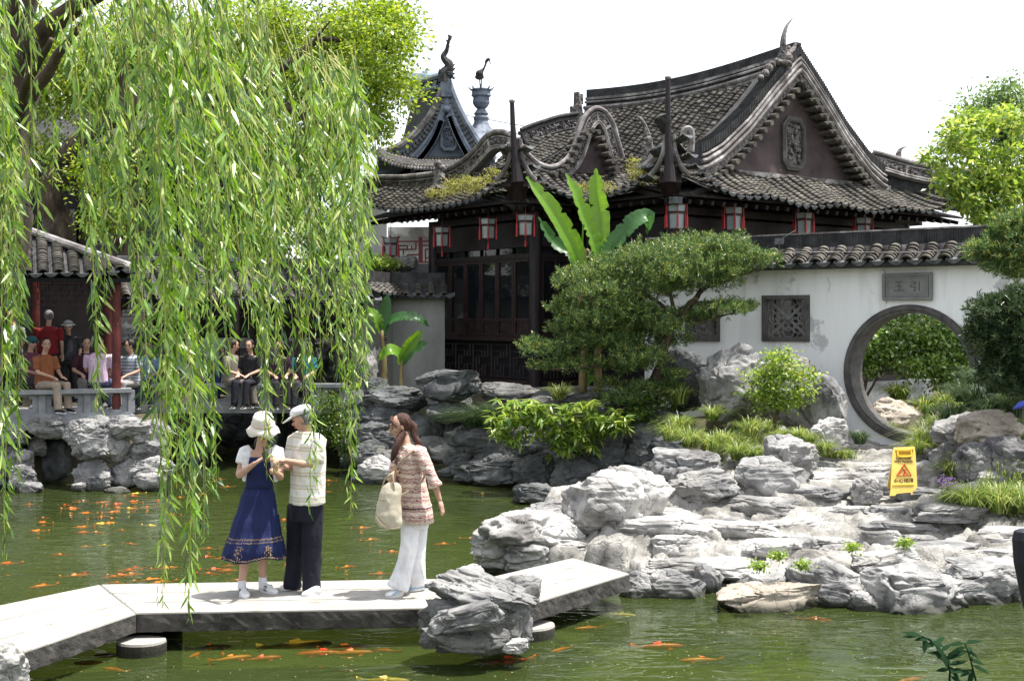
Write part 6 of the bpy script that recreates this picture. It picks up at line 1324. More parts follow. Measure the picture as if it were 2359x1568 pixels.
pads += [(1430, 760, 60, 30, DP), (1380, 790, 60, 30, DP + .2), (1480, 830, 60, 30, DP - .3), (1530, 760, 50, 30, DP - .3), (1540, 640, 80, 40, DP - .3), (1450, 720, 60, 40, DP - .3), (1640, 615, 60, 30, DP - .3), (1690, 610, 50, 26, DP)]
pine(pin, pads, M_pine, 8200, .085, 19, 31)
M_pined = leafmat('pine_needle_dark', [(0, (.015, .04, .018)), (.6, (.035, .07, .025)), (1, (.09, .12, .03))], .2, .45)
rp = thing('right_pine'.replace('right_', 'layered_'), 'sunlit layered pine boughs entering from the right over the wall', 'tree', (7.5, 15.5, 1)); DQ = 15.5
limb(rp, [W(2480, 1000, DQ), W(2450, 760, DQ), W(2420, 660, DQ), W(2390, 560, DQ)], .1, .05, 'trunk'); limb(rp, [W(2430, 660, DQ), W(2350, 625, DQ), W(2290, 600, DQ), W(2245, 600, DQ)], .035, .008); limb(rp, [W(2440, 720, DQ), W(2360, 640, DQ)], .03, .008)
pine(rp, [(2330, 545, 55, 40, DQ), (2290, 585, 55, 22, DQ), (2345, 600, 50, 30, DQ), (2255, 600, 28, 12, DQ), (2360, 640, 50, 18, DQ), (2310, 625, 40, 14, DQ), (2370, 530, 50, 30, DQ)], M_pine, 1500, .085, 20, 32)
rp = thing('dark_conifer', 'dark drooping conifer in the shade at the right side of the round gate', 'tree', (7, 16.5, 1)); limb(rp, [W(2420, 1000, 16.6), W(2390, 820, 16.6), W(2350, 700, 16.6)], .07, .03, 'trunk')
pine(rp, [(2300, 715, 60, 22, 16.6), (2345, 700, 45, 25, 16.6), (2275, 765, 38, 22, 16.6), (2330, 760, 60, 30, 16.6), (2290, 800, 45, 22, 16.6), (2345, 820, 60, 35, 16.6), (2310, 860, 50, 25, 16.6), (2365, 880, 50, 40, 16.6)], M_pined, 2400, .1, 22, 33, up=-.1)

# --- bushes
bs = thing('sunny_bush', 'light green bush with small oval leaves in front of the tall boulders by the wall', 'bush', W(1790, 985, 19.9)); 
for pts in ([W(1785, 990, 19.9), W(1775, 940, 19.9), W(1750, 890, 19.9)], [W(1785, 985, 19.9), W(1800, 930, 19.9), W(1840, 880, 19.9)], [W(1785, 980, 19.9), W(1790, 900, 19.9), W(1785, 840, 19.9)]): limb(bs, pts, .022, .006, 'stem')
cloud(bs, 'foliage', [(1795, 830, 45, 28, 19.9), (1750, 860, 35, 25, 19.9), (1830, 860, 45, 30, 19.9), (1780, 880, 45, 30, 19.9), (1750, 900, 38, 22, 19.9), (1840, 905, 35, 30, 19.9), (1795, 925, 45, 22, 19.9), (1870, 868, 22, 12, 19.9), (1750, 935, 15, 10, 19.9)], 3000, M_bush, (.05, .085), .55, .09, 9, dthick=.8, seed=12, shell=.2)
bs = thing('overhanging_bush', 'bush with long pointed bright leaves overhanging the shaded cliff', 'bush', W(1330, 1000, 20.8)); g = np.random.default_rng(5)
for pts in ([W(1330, 1010, 21.2), W(1260, 975, 20.7), W(1180, 965, 20.6)], [W(1330, 1010, 21.2), W(1380, 980, 20.7), W(1430, 975, 20.6)], [W(1310, 1010, 21.2), W(1330, 1030, 20.6), W(1290, 1060, 20.5)]): limb(bs, pts, .025, .006, 'stem')
cc = []; 
for (u, v, ru, rv, n) in ((1200, 945, 60, 24, 26), (1160, 985, 30, 40, 16), (1270, 960, 60, 30, 26), (1230, 990, 60, 30, 22), (1320, 985, 50, 30, 22), (1390, 965, 45, 22, 16), (1425, 975, 20, 16, 8), (1360, 1005, 40, 25, 14), (1290, 1035, 20, 20, 7), (1360, 935, 25, 12, 6), (1340, 1030, 30, 15, 7)):
    for k in range(int(n * 1.5)): cc.append((u + g.uniform(-1, 1) * ru, v + g.uniform(-1, 1) * rv, 20.6 + g.uniform(-.4, .3)))
cc = np.array(cc); base = np.repeat(P_px(cc[:, 0], cc[:, 1], cc[:, 2]), 9, 0); m_ = len(base); an = g.uniform(0, 6.28, m_); el = g.uniform(-.7, .5, m_); D = np.stack([np.cos(an) * np.cos(el), np.sin(an) * np.cos(el), np.sin(el)], 1); N = np.tile([0, 0, 1.], (m_, 1)) + g.normal(size=(m_, 3)) * .25
tag(mobj('leaves', leaves_mesh('leaves', base, D, N, g.uniform(.13, .21, m_), g.uniform(.038, .058, m_), M_bush, True, .3), bs), kind='stuff')
bs = thing('camellia_bush', 'dense glossy-leaved camellia seen through the round gate', 'bush', W(2000, 930, 24.5)); limb(bs, [W(1990, 940, 24.3), W(1992, 890, 24.3), W(2010, 840, 24.3)], .05, .02, 'stem'); limb(bs, [W(1990, 920, 24.3), W(2020, 870, 24.3), W(2040, 830, 24.3)], .03, .012, 'stem')
cloud(bs, 'foliage', [(2040, 790, 70, 50, 24.4), (2110, 760, 70, 50, 24.4), (2180, 800, 60, 60, 24.4), (2120, 830, 80, 40, 24.4), (2010, 830, 40, 30, 24.4), (2210, 860, 45, 45, 24.4), (2000, 780, 40, 40, 24.6), (2220, 770, 40, 50, 24.6), (2180, 880, 40, 20, 24.4)], 11000, M_cam, (.08, .12), .52, .16, 16, seed=14)
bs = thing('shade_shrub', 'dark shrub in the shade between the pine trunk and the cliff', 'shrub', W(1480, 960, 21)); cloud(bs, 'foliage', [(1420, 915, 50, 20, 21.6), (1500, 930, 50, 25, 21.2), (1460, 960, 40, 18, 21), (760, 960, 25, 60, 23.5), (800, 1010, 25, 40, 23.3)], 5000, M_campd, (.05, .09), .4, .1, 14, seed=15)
# --- grass-like clumps
M_lir2 = leafmat('liriope_slope', [(0, (.03, .07, .02)), (.6, (.075, .12, .035)), (.9, (.15, .2, .06)), (1, (.3, .32, .14))], .3, .4)
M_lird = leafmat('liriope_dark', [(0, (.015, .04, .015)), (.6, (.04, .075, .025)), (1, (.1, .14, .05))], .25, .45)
_tl = {}
ORD = ['first', 'second', 'third', 'fourth', 'fifth', 'sixth', 'seventh', 'eighth']
def tuft(u, v, r, d, label, mat=M_lir, n=170, lean=0, wd=.007, grp='grass-like clumps among the rocks', seed=0, hgt=.8, z=None):
    g = np.random.default_rng(seed + int(u)); c = W(u, v, d); R_ = r / F * d * 1.45; n = int(n * 1.3); an = g.uniform(0, 6.28, n); L = g.uniform(.65, 1.1, n) * R_ * 1.35; sp = g.uniform(.25, 1.0, n)
    dirx = np.stack([np.cos(an), np.sin(an), np.zeros(n)], 1); base = np.array(c[:])[None] + dirx * (g.random(n) * R_ * .25)[:, None]; rows = []
    side = np.stack([-np.sin(an), np.cos(an), np.zeros(n)], 1)
    for t in (0, .33, .66, 1.0):
        p = base + dirx * (L * sp * (t * .5 + t * t * .35))[:, None] + np.array([0, 0, 1.])[None] * (L * hgt * (1.35 * t - (.55 + .55 * sp) * t * t))[:, None] + np.array([lean, 0, 0])[None] * (L * t * t)[:, None]; w = wd * (1 - t * .85)
        rows += [p - side * w, p + side * w]
    V = np.stack(rows, 1); F1 = np.array([[0, 1, 3, 2], [2, 3, 5, 4], [4, 5, 7, 6]]); Fc = (F1[None] + (np.arange(n) * 8)[:, None, None]).reshape(-1, 4)
    o = mobj('liriope_clump', mkmesh('liriope_clump', V.reshape(-1, 3), Fc, mat)); o['label'] = label; o['category'] = 'plant'; o['group'] = grp; return o
for i, (u, v, r, d) in enumerate([(1545, 1015, 45, 19), (1590, 1030, 50, 18.6), (1640, 1042, 50, 18.4), (1700, 1058, 48, 18.1), (1565, 995, 45, 19.3), (1668, 1030, 45, 18.7), (1738, 1062, 40, 18)]): tuft(u, v, r, d, 'clump in the long sunlit grass cushion left of the path', n=210)
tuft(1640, 968, 40, 20.3, 'dark grass clump at the foot of the tall tan boulder', M_lir); tuft(1728, 1005, 48, 19.4, 'grass clump under the sunny bush', M_lir)
for (u, v, r, d) in ((1840, 1018, 38, 18.8), (1868, 1030, 42, 18.6), (1900, 1045, 34, 18.2), (1800, 1015, 30, 18.9)): tuft(u, v, r, d, 'pale grass clump behind the small white rock by the path')
tuft(1980, 1022, 34, 19.6, 'dark drooping clump against the foot of the gate ring', M_lird, 200); tuft(2040, 1002, 34, 21.6, 'round grass clump just inside the gate')
for (u, v, r, d) in ((2135, 1030, 60, 18.3), (2110, 1045, 42, 18.0), (2160, 1000, 50, 18.8)): tuft(u, v, r, d, 'big sunlit clump right of the gate opening', n=220)
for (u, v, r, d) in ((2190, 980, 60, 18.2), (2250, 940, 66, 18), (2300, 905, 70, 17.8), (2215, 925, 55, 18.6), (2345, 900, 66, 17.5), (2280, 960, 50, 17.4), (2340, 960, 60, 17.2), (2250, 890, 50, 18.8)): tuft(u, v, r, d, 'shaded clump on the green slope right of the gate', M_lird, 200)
for (u, v, r, d) in ((2230, 1075, 45, 16.4), (2195, 1095, 45, 16.3)): tuft(u, v, r, d, 'clump growing between the honeycombed rocks at the right', n=200)
for (u, v, r, d) in ((2235, 1175, 66, 15), (2300, 1180, 70, 14.9), (2355, 1178, 60, 14.9), (2190, 1165, 36, 15.2)): tuft(u, v, r, d, 'large striped clump below the honeycombed rocks at the right', n=260)
for (u, v, r, d) in ((2130, 960, 55, 23.3), (2180, 950, 50, 23.3), (2070, 925, 50, 23.8), (2220, 955, 45, 23)): tuft(u, v, r, d, 'broad-leaved clump beyond the round gate', M_lir, 160, wd=.014)
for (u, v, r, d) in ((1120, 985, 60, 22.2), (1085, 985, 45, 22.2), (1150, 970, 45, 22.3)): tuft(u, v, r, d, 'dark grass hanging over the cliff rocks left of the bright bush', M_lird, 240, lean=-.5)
tuft(1288, 920, 40, 22.4, 'grass clump at the foot of the hall plinth', M_lir); tuft(1565, 930, 48, 21, 'broad-leaved clump right of the pine trunk', M_lir, 60, wd=.014); tuft(1000, 890, 30, 24.5, 'low weeds at the foot of the grey wall', M_lird, 160)
def weed(u, v, r, d, label): t = thing('weed', label, 'weed', W(u, v, d), 'small weeds between the stones'); cloud(t, 'foliage', [(u, v, r, r * .6, d)], 260, M_bush, (.02, .04), .7, .04, 6, seed=int(u), shell=.1)
for u, v, r, lb in ((1790, 1278, 14, 'green weed in a crack left of the long slab'), (1747, 1302, 12, 'small weed tuft near the low brownish rock'), (1962, 1258, 12, 'green weed under the upper ledge of the terrace'), (2083, 1250, 9, 'tiny weed on the middle of the terrace'), (1722, 1166, 12, 'mossy weed under the hunched boulder'), (2118, 1172, 16, 'weeds at the foot of the yellow sign'), (1862, 1122, 9, 'bright weed beside the path boulder'), (1848, 1300, 9, 'tiny weed on the edge of the long slab')): weed(u, v, r, HC * .83 * F / (v - CV) * 1.0, lb)
fl = thing('flowering_weed', 'small plant with violet flowers beside the yellow sign', 'flower', W(2190, 1150, 15.6)); cloud(fl, 'foliage', [(2190, 1140, 22, 40, 15.6)], 700, M_bush, (.03, .05), .6, .05, 7, seed=44, shell=.1)
M_vio = leafmat('violet_petal', [(0, (.35, .15, .5)), (1, (.6, .4, .7))], .4); cloud(fl, 'blossoms', [(2180, 1108, 20, 12, 15.5)], 90, M_vio, (.02, .03), .9, .03, 3, seed=45)
cloud(hall, 'roof_weeds', [(1100, 425, 85, 22, 25.2), (1030, 445, 60, 14, 26.3), (1370, 430, 50, 10, 23.8), (1150, 400, 30, 12, 24.4), (1490, 405, 40, 16, 23.2), (1460, 380, 14, 18, 23.8)], 5200, M_moss, (.03, .06), .5, .06, 9, seed=46, dthick=.4)
cloud(wall, 'coping_moss', [(2000, 560, 300, 3, 21.2)], 200, M_moss, (.015, .03), .6, .02, 4, seed=47, dthick=.1) if False else None

def cover(name, label, pts, n, mat, L=(.22, .42), wd=.007, seed=0, lean=(-.1, -.25)):
    """grass-like ground cover over spots (X, Y, radius)"""
    g = np.random.default_rng(seed); w = np.array([p[2] ** 2 for p in pts]); k = g.choice(len(pts), n // 14, p=w / w.sum()); Q = np.array(pts, float)[k]; an = g.uniform(0, 6.28, len(k)); rr = np.sqrt(g.random(len(k))) * Q[:, 2]
    cx = Q[:, 0] + np.cos(an) * rr; cyy = Q[:, 1] + np.sin(an) * rr; czz = np.array([ground_z(a, b_) for a, b_ in zip(cx, cyy)]) if Q.shape[1] == 3 else Q[:, 3]
    base = np.repeat(np.stack([cx, cyy, czz - .02], 1), 14, 0); m_ = len(base); base += g.normal(size=(m_, 3)) * np.array([.035, .035, .005]); a2 = g.uniform(0, 6.28, m_); L_ = g.uniform(*L, m_); sp = g.uniform(.3, .95, m_)
    dirx = np.stack([np.cos(a2) + lean[0], np.sin(a2) + lean[1], np.zeros(m_)], 1); side = np.stack([-np.sin(a2), np.cos(a2), np.zeros(m_)], 1); rows = []
    for t in (0, .33, .66, 1.0):
        p = base + dirx * (L_ * sp * (t * .5 + t * t * .35))[:, None] + np.array([0, 0, 1.])[None] * (L_ * (1.2 * t - (.5 + .5 * sp) * t * t))[:, None]; ww = wd * (1 - t * .85); rows += [p - side * ww, p + side * ww]
    V = np.stack(rows, 1); F1 = np.array([[0, 1, 3, 2], [2, 3, 5, 4], [4, 5, 7, 6]]); Fc = (F1[None] + (np.arange(m_) * 8)[:, None, None]).reshape(-1, 4); tag(mobj(name, mkmesh(name, V.reshape(-1, 3), Fc, mat)), label, 'ground cover', kind='stuff')
cover('ground_cover', 'dark grassy cover on the slope right of the round gate', [(6.9, 18.2, .5), (7.4, 17.9, .6), (7.9, 18.1, .6), (8.3, 17.6, .6), (7.3, 18.9, .6), (8.0, 18.9, .6), (6.6, 18.6, .35), (8.7, 17.0, .6)], 22000, M_lir2, seed=3)
cover('ground_cover', 'grassy cover at the foot of the white wall', [(3.0, 19.6, .5), (3.8, 19.7, .5), (4.5, 19.6, .45), (4.0, 20.4, .5), (3.3, 20.6, .4), (4.9, 19.0, .25), (2.7, 19.0, .3)], 11000, M_lir, seed=4)
cover('ground_cover', 'striped grassy cover at the right end of the terrace', [(6.2, 15.1, .35), (6.7, 15.0, .4), (5.9, 15.3, .2), (6.4, 16.1, .2)], 4000, M_lir, seed=5)
# --- bananas
def banana_leaf(parent, pts, w, mat, face=(0, -1, .3), seed=0, fold=.55, tear=.12, name='leaf'):
    r2 = random.Random(seed); P = catmull(pts, 11); n = len(P); A = []; M_ = []; B_ = []; A2 = []; B2 = []
    fv = Vector(face).normalized()
    for i, p in enumerate(P):
        t = i / (n - 1); T = (P[min(i + 1, n - 1)] - P[max(0, i - 1)]).normalized(); S = T.cross(fv).normalized(); N = S.cross(T).normalized()
        hw = w * (math.sin(math.pi * min(1, .08 + t * .92)) ** .45) * (1 if t < .93 else .6)
        if t > .985: hw = w * .12
        wl = hw * (1 + .3 * r2.uniform(-tear, tear)) * (.55 if r2.random() < tear * .55 else 1); wr = hw * (1 + .3 * r2.uniform(-tear, tear)) * (.55 if r2.random() < tear * .55 else 1); wv = .05 * w * math.sin(i * 1.9 + seed)
        A.append(p - S * wl + N * (fold * wl * .6 + wv)); A2.append(p - S * wl * .5 + N * fold * wl * .4); M_.append(p); B2.append(p + S * wr * .5 + N * fold * wr * .4); B_.append(p + S * wr + N * (fold * wr * .6 - wv))
    b = MB(); o = len(b.v); 
    V = [q for row in zip(A, A2, M_, B2, B_) for q in row]; b.add(V, [(5 * i + k, 5 * i + k + 1, 5 * i + 5 + k + 1, 5 * i + 5 + k) for i in range(n - 1) for k in range(4)])
    lf = b.build(name, mat, parent, True); b = MB(); b.tube([p - fv * .004 for p in P], [lerp(w * .055, w * .015, i / n) for i in range(n)], 6); b.build('midrib', M_bush, lf); return lf
bn = thing('banana_plant', 'tall banana plant with four great leaves rising above the pine', 'banana plant', W(1360, 900, 22.3)); d = 22.3
for u in (1343, 1376): limb(bn, [W(u, 905, d), W(u + 2, 800, d), W(u - 4, 700, d), W(u - 8, 620, d)], .075, .045, 'stem', M_bstem)
banana_leaf(bn, [W(1338, 640, d), W(1328, 585, d), W(1300, 530, d - .1), W(1262, 470, d - .2), W(1212, 408, d - .25)], .175, M_ban, (.15, -1, .5), 2)
banana_leaf(bn, [W(1376, 620, d), W(1372, 570, d), W(1350, 510, d - .1), W(1328, 450, d - .2), W(1303, 400, d - .25)], .15, M_ban, (.6, -1, .2), 3, tear=.3)
banana_leaf(bn, [W(1380, 620, d + .1), W(1384, 560, d + .1), W(1382, 490, d + .15), W(1374, 440, d + .15), W(1372, 388, d + .15)], .17, M_ban, (-.15, -1, 0), 4)
banana_leaf(bn, [W(1384, 610, d), W(1400, 575, d - .1), W(1430, 545, d - .2), W(1462, 510, d - .25), W(1492, 500, d - .2), W(1490, 540, d)], .17, M_band, (-.5, -1, .4), 5, tear=.25)
banana_leaf(bn, [W(1335, 640, d), W(1318, 590, d + .1), W(1275, 555, d + .2), W(1240, 500, d + .2)], .12, M_band, (.3, -1, .2), 6, tear=.3)
banana_leaf(bn, [W(1352, 890, d), W(1350, 870, d), W(1352, 852, d)], .07, M_ban, (.2, -1, .2), 7); banana_leaf(bn, [W(1354, 880, d), W(1368, 868, d), W(1382, 872, d)], .06, M_ban, (.2, -1, .8), 8)
b = MB(); b.tube([W(1336, 650, d), W(1341, 560, d + .1), W(1344, 480, d + .1)], [.03, .02, .005], 6); b.build('rolled_leaf', M_ban, bn)
b = MB(); b.tube(catmull([W(1378, 640, d), W(1366, 600, d), W(1352, 575, d), W(1346, 600, d)], 4), [.03, .03, .025, .02, .02, .02, .02, .03, .03, .025, .02, .015, .01][:13], 6); b.build('withered_leaf', M_bstem, bn)
bn = thing('banana_plant', 'young banana plant with an upright leaf against the grey wall', 'banana plant', W(884, 890, 25.3)); d = 25.2
limb(bn, [W(886, 895, d), W(886, 840, d), W(880, 760, d)], .07, .04, 'stem', M_bstem)
banana_leaf(bn, [W(881, 770, d), W(884, 730, d), W(893, 678, d)], .13, M_band, (.3, -1, .1), 9); banana_leaf(bn, [W(878, 765, d), W(866, 735, d - .1), W(850, 722, d - .1), W(828, 716, d)], .14, M_ban, (.2, -1, 1), 10)
banana_leaf(bn, [W(882, 765, d), W(895, 742, d), W(930, 730, d - .1), W(965, 736, d - .1), W(988, 752, d)], .13, M_band, (0, -1, 1), 11, tear=.25)
bn = thing('banana_plant', 'smaller banana plant with three arching leaves in front of the grey wall', 'banana plant', W(924, 890, 25)); d = 24.9
limb(bn, [W(924, 895, d), W(924, 860, d), W(924, 830, d)], .05, .03, 'stem', M_bstem)
banana_leaf(bn, [W(924, 835, d), W(915, 815, d - .1), W(895, 808, d - .2), W(872, 830, d - .1)], .15, M_ban, (.2, -1, 1), 12); banana_leaf(bn, [W(925, 835, d), W(935, 805, d), W(955, 780, d), W(972, 762, d)], .12, M_ban, (.6, -1, .3), 13); banana_leaf(bn, [W(926, 838, d), W(945, 812, d), W(965, 800, d), W(985, 788, d)], .13, M_band, (0, -1, 1), 14)
# --- plant close to the camera
fp = thing('foreground_plant', 'thin plant with dark pointed leaves close to the camera, lower right', 'plant', W(2210, 1600, 5)); g = np.random.default_rng(9); d = 5.0
M_fg = leafmat('foreground_leaf', [(0, (.008, .022, .01)), (1, (.018, .045, .018))], .2, .9, spec=.05)  # the plant's shade is put into these dark leaf colours
for (pts, lv) in (([W(2215, 1800, d), W(2190, 1600, d), W(2186, 1540, d), W(2172, 1505, d), W(2150, 1478, d), W(2118, 1462, d)], 4), ([W(2260, 1800, d), W(2250, 1600, d), W(2238, 1530, d), W(2222, 1480, d)], 3), ([W(2290, 1800, d), W(2262, 1640, d), W(2240, 1580, d)], 2)):
    limb(fp, pts, .006, .0025, 'stem', M_fg, 5)
    P = catmull(pts, 5)
    for k, q in enumerate(P[8:]):
        for j in range(2 if k % 2 else 1):
            a = g.uniform(0, 6.28); dr = np.array([[math.cos(a) * .9, math.sin(a) * .4, g.uniform(-.6, .5)]]); mobj('leaf', leaves_mesh('leaf', np.array([q[:]]), dr, np.array([[0, -.6, .8]]), g.uniform(.05, .085), .022, M_fg, True, .2), fp)
# ================================================================== people
FOLD = {'shirt': (.014, 7, 2.2), 'tunic': (.011, 9, 3), 'trousers': (.016, 8, 1.6), 'shrug': (.006, 14, 8), 'hair': (.006, 34, 4), 'bag_body': (.012, 7, 5)}
def fuse(name, b, mat, vox, parent, smooth_it=2):
    me = mkmesh('tmp', b.v, b.f, mat); o = bpy.data.objects.new('tmp', me); COL.objects.link(o)
    m1 = o.modifiers.new('r', 'REMESH'); m1.mode = 'VOXEL'; m1.voxel_size = vox; m1.use_smooth_shade = True
    if smooth_it: m2 = o.modifiers.new('s', 'SMOOTH'); m2.iterations = smooth_it; m2.factor = .5
    bpy.context.view_layer.update(); dg = bpy.context.evaluated_depsgraph_get(); nm = bpy.data.meshes.new_from_object(o.evaluated_get(dg)); bpy.data.objects.remove(o)
    if name in FOLD:
        am, fx, fz = FOLD[name]; k_ = len(nm.vertices); co = np.empty(k_ * 3); no = np.empty(k_ * 3); nm.vertices.foreach_get('co', co); nm.vertices.foreach_get('normal', no); co = co.reshape(-1, 3); no = no.reshape(-1, 3)
        q = co * np.array((fx, fx, fz)) + .4 * np.stack([fbm(co * 5, 71, 2)] * 3, 1); co += no * (am * (1 - 2 * np.abs(fbm(q, 70, 3)) - .35))[:, None]; nm.vertices.foreach_set('co', co.ravel()); nm.update()
    nm.materials.clear(); nm.materials.append(mat); nm.name = name; return mobj(name, nm, parent)
def stripes(name, base, cols, axis='Z', period=.1, noise=.3, rough=.8):
    """printed cloth: cols = [(position, rgb)] repeated along an axis"""
    m, t, p = _new(name); N = t.nodes; L = t.links; g = N.new('ShaderNodeNewGeometry'); s = N.new('ShaderNodeSeparateXYZ'); L.new(g.outputs['Position'], s.inputs[0])
    n = N.new('ShaderNodeTexNoise'); n.inputs['Scale'].default_value = 30; L.new(g.outputs['Position'], n.inputs['Vector'])
    ma = N.new('ShaderNodeMath'); ma.operation = 'MULTIPLY_ADD'; L.new(n.outputs[0], ma.inputs[0]); ma.inputs[1].default_value = period * noise; L.new(s.outputs[axis], ma.inputs[2])
    mm = N.new('ShaderNodeMath'); mm.operation = 'PINGPONG'; mm.inputs[1].default_value = period / 2; L.new(ma.outputs[0], mm.inputs[0])
    md = N.new('ShaderNodeMath'); md.operation = 'DIVIDE'; L.new(mm.outputs[0], md.inputs[0]); md.inputs[1].default_value = period / 2
    cr = N.new('ShaderNodeValToRGB'); e = cr.color_ramp.elements; cr.color_ramp.interpolation = 'CONSTANT'
    while len(e) < len(cols) + 1: e.new(.5)
    e[0].position = 0; e[0].color = (*base, 1)
    for i, (a, c) in enumerate(cols): e[i + 1].position = a; e[i + 1].color = (*c, 1)
    L.new(md.outputs[0], cr.inputs[0]); L.new(cr.outputs[0], p.inputs['Base Color']); p.inputs['Roughness'].default_value = rough
    n2 = N.new('ShaderNodeTexNoise'); n2.inputs['Scale'].default_value = 22; n2.inputs['Detail'].default_value = 4; L.new(g.outputs['Position'], n2.inputs['Vector'])
    b = N.new('ShaderNodeBump'); b.inputs['Strength'].default_value = .5; b.inputs['Distance'].default_value = .02; L.new(n2.outputs[0], b.inputs['Height']); L.new(b.outputs[0], p.inputs['Normal']); return m
def cloth(name, c, rough=.8): 
    m = surf(name, [(.3, tuple(x * .8 for x in c)), (.7, tuple(min(1, x * 1.15) for x in c))], 6, rough, .45, 16, detail=4, bdist=.025); return m
M_skin = surf('skin', [(.3, (.4, .235, .165)), (.7, (.5, .31, .225))], 9, .5, .05)
M_hair = surf('black_hair', [(.3, (.008, .006, .006)), (.7, (.028, .018, .013))], 30, .4, .4, stretch=(3, 3, .3))
M_hairr = surf('brown_hair', [(.3, (.015, .007, .006)), (.7, (.085, .03, .016))], 25, .4, .5, stretch=(3, 3, .3))
M_hairg = surf('grey_hair', [(.3, (.06, .06, .06)), (.7, (.25, .25, .25))], 40, .6, .4)
M_navy = cloth('navy_cloth', (.006, .007, .016)); M_blue = cloth('blue_cloth', (.008, .015, .07)); M_whitec = cloth('white_cloth', (.72, .72, .74)); M_cream = cloth('cream_cloth', (.72, .68, .58))
M_shoe = plain('white_shoe', (.68, .68, .68), .5); M_eye = plain('eye_dark', (.01, .008, .008), .3); M_lip = plain('lip', (.38, .1, .09), .5); M_grey = plain('shoe_trim', (.12, .12, .13), .6)
def ring(c, X, Y, rx, ry, n=20, p=1.0): return [c + X * rx * math.cos(2 * math.pi * k / n) + Y * ry * math.sin(2 * math.pi * k / n) for k in range(n)]
def hand(b, wr, dr, nrm, side, curl=.4, s=1.0):
    """wr wrist, dr pointing direction, nrm back-of-hand normal, side = thumb side direction sign"""
    T = dr.normalized(); N = (nrm - T * nrm.dot(T)).normalized(); S = T.cross(N) * side
    b.sphere(wr + T * .045 * s, (.018 * s, .04 * s, .05 * s), 10, 8, (N, S, T)); 
    for k, L_ in enumerate((.068, .078, .072, .058)):
        q = wr + T * .078 * s + S * (.028 - .018 * k) * s; P = [q - T * .02]; a = 0
        for j, f in enumerate((.45, .3, .25)):
            P.append(P[-1] + (T * math.cos(a) - N * math.sin(a)) * (L_ * f * s + (.02 if j == 0 else 0))); a += curl * (1.3 if j == 0 else 1)
        b.tube(P, [.0095 * s, .009 * s, .008 * s, .0065 * s], 6)
    P = [wr + T * .02 * s + S * .02 * s, wr + T * .05 * s + S * .045 * s - N * .01 * s, wr + T * .075 * s + S * .05 * s - N * .022 * s]; b.tube(P, [.013 * s, .011 * s, .008 * s], 6)
def head(b, c, f, up, s=1.0):
    f = f.normalized(); up = (up - f * up.dot(f)).normalized(); r = f.cross(up); ax = (r, f, up)
    b.sphere(c + up * .02 * s - f * .008 * s, (.074 * s, .092 * s, .095 * s), 16, 12, ax); b.sphere(c - up * .04 * s + f * .022 * s, (.055 * s, .062 * s, .068 * s), 14, 10, ax); b.sphere(c - up * .088 * s + f * .05 * s, (.026 * s, .024 * s, .022 * s), 10, 8, ax)
    b.tube([c + f * .082 * s + up * .018 * s, c + f * .098 * s - up * .012 * s, c + f * .107 * s - up * .025 * s], [.007 * s, .011 * s, .014 * s], 8); b.sphere(c + f * .078 * s - up * .052 * s, (.026 * s, .014 * s, .013 * s), 8, 6, ax)
    b.sphere(c + f * .076 * s + up * .035 * s, (.05 * s, .016 * s, .01 * s), 8, 6, ax)
    for sx in (-1, 1): b.sphere(c + r * sx * .074 * s - up * .008 * s - f * .01 * s, (.01 * s, .018 * s, .03 * s), 8, 6, ax); b.sphere(c + r * sx * .04 * s - up * .022 * s + f * .055 * s, (.022 * s, .022 * s, .022 * s), 8, 6, ax)
    return r, f, up
def face(par, c, r, f, up, s=1.0, brow=None):
    b = MB(); 
    for sx in (-1, 1): b.sphere(c + r * sx * .032 * s + f * .083 * s + up * .008 * s, (.014 * s, .008 * s, .006 * s), 8, 6, (r, f, up))
    tag(b.build('eyes', M_eye, par), kind=None)
    b = MB()
    for sx in (-1, 1): b.tube([c + r * sx * .015 * s + f * .095 * s + up * .034 * s, c + r * sx * .034 * s + f * .09 * s + up * .04 * s, c + r * sx * .052 * s + f * .078 * s + up * .034 * s], .0035 * s, 5)
    b.build('eyebrows', brow or M_hair, par); b = MB(); b.sphere(c + f * .092 * s - up * .052 * s, (.023 * s, .007 * s, .009 * s), 8, 6, (r, f, up)); b.build('mouth', M_lip, par)
def shoe(par, heel, toe, w=.045, h=.075, mat=None, trim=None, nm='shoe'):
    T = toe - heel; L_ = Vector((T.x, T.y, 0)).length; T = Vector((T.x, T.y, 0)).normalized(); S = Vector((-T.y, T.x, 0)); Z = Vector((0, 0, 1)); z0 = heel.z; rings = []
    for t, ww, hh in ((-.06, .5, .7), (0, .82, 1), (.2, .95, 1.1), (.42, .92, 1.0), (.62, 1.02, .72), (.82, 1.0, .58), (.95, .8, .48), (1.03, .45, .3)):
        c = heel + T * L_ * t; rings.append([c + S * w * ww * math.cos(a) + Z * (h * hh * .5 + h * hh * .5 * math.sin(a)) for a in [2 * math.pi * k / 14 for k in range(14)]])
    b = MB(); b.loft(rings); s_ = b.build(nm, mat or M_shoe, par, True)
    b = MB(); rr = []
    for zz in (-.004, .018): rr.append([heel + T * (L_ * (.5 + .56 * math.cos(a))) + S * w * 1.08 * math.sin(a) * (1 if math.cos(a) > 0 else .88) + Z * zz for a in [2 * math.pi * k / 20 for k in range(20)]])
    b.loft(rr); b.build('sole', M_shoe, s_)
    if trim:
        b = MB()
        for k in range(3):
            for sg_ in (-1, 1): b.bar(heel + T * L_ * (.42 + .07 * k) + S * sg_ * w * .98 + Z * h * .25, heel + T * L_ * (.38 + .07 * k) + S * sg_ * w * .72 + Z * h * .88, .008, .006)
        b.build('shoe_stripes', trim, s_)
    return s_
Z_ = Vector((0, 0, 1))
def wz(u, v, d, z=None):
    p = W(u, v, d)
    if z is not None: p.z = z
    return p
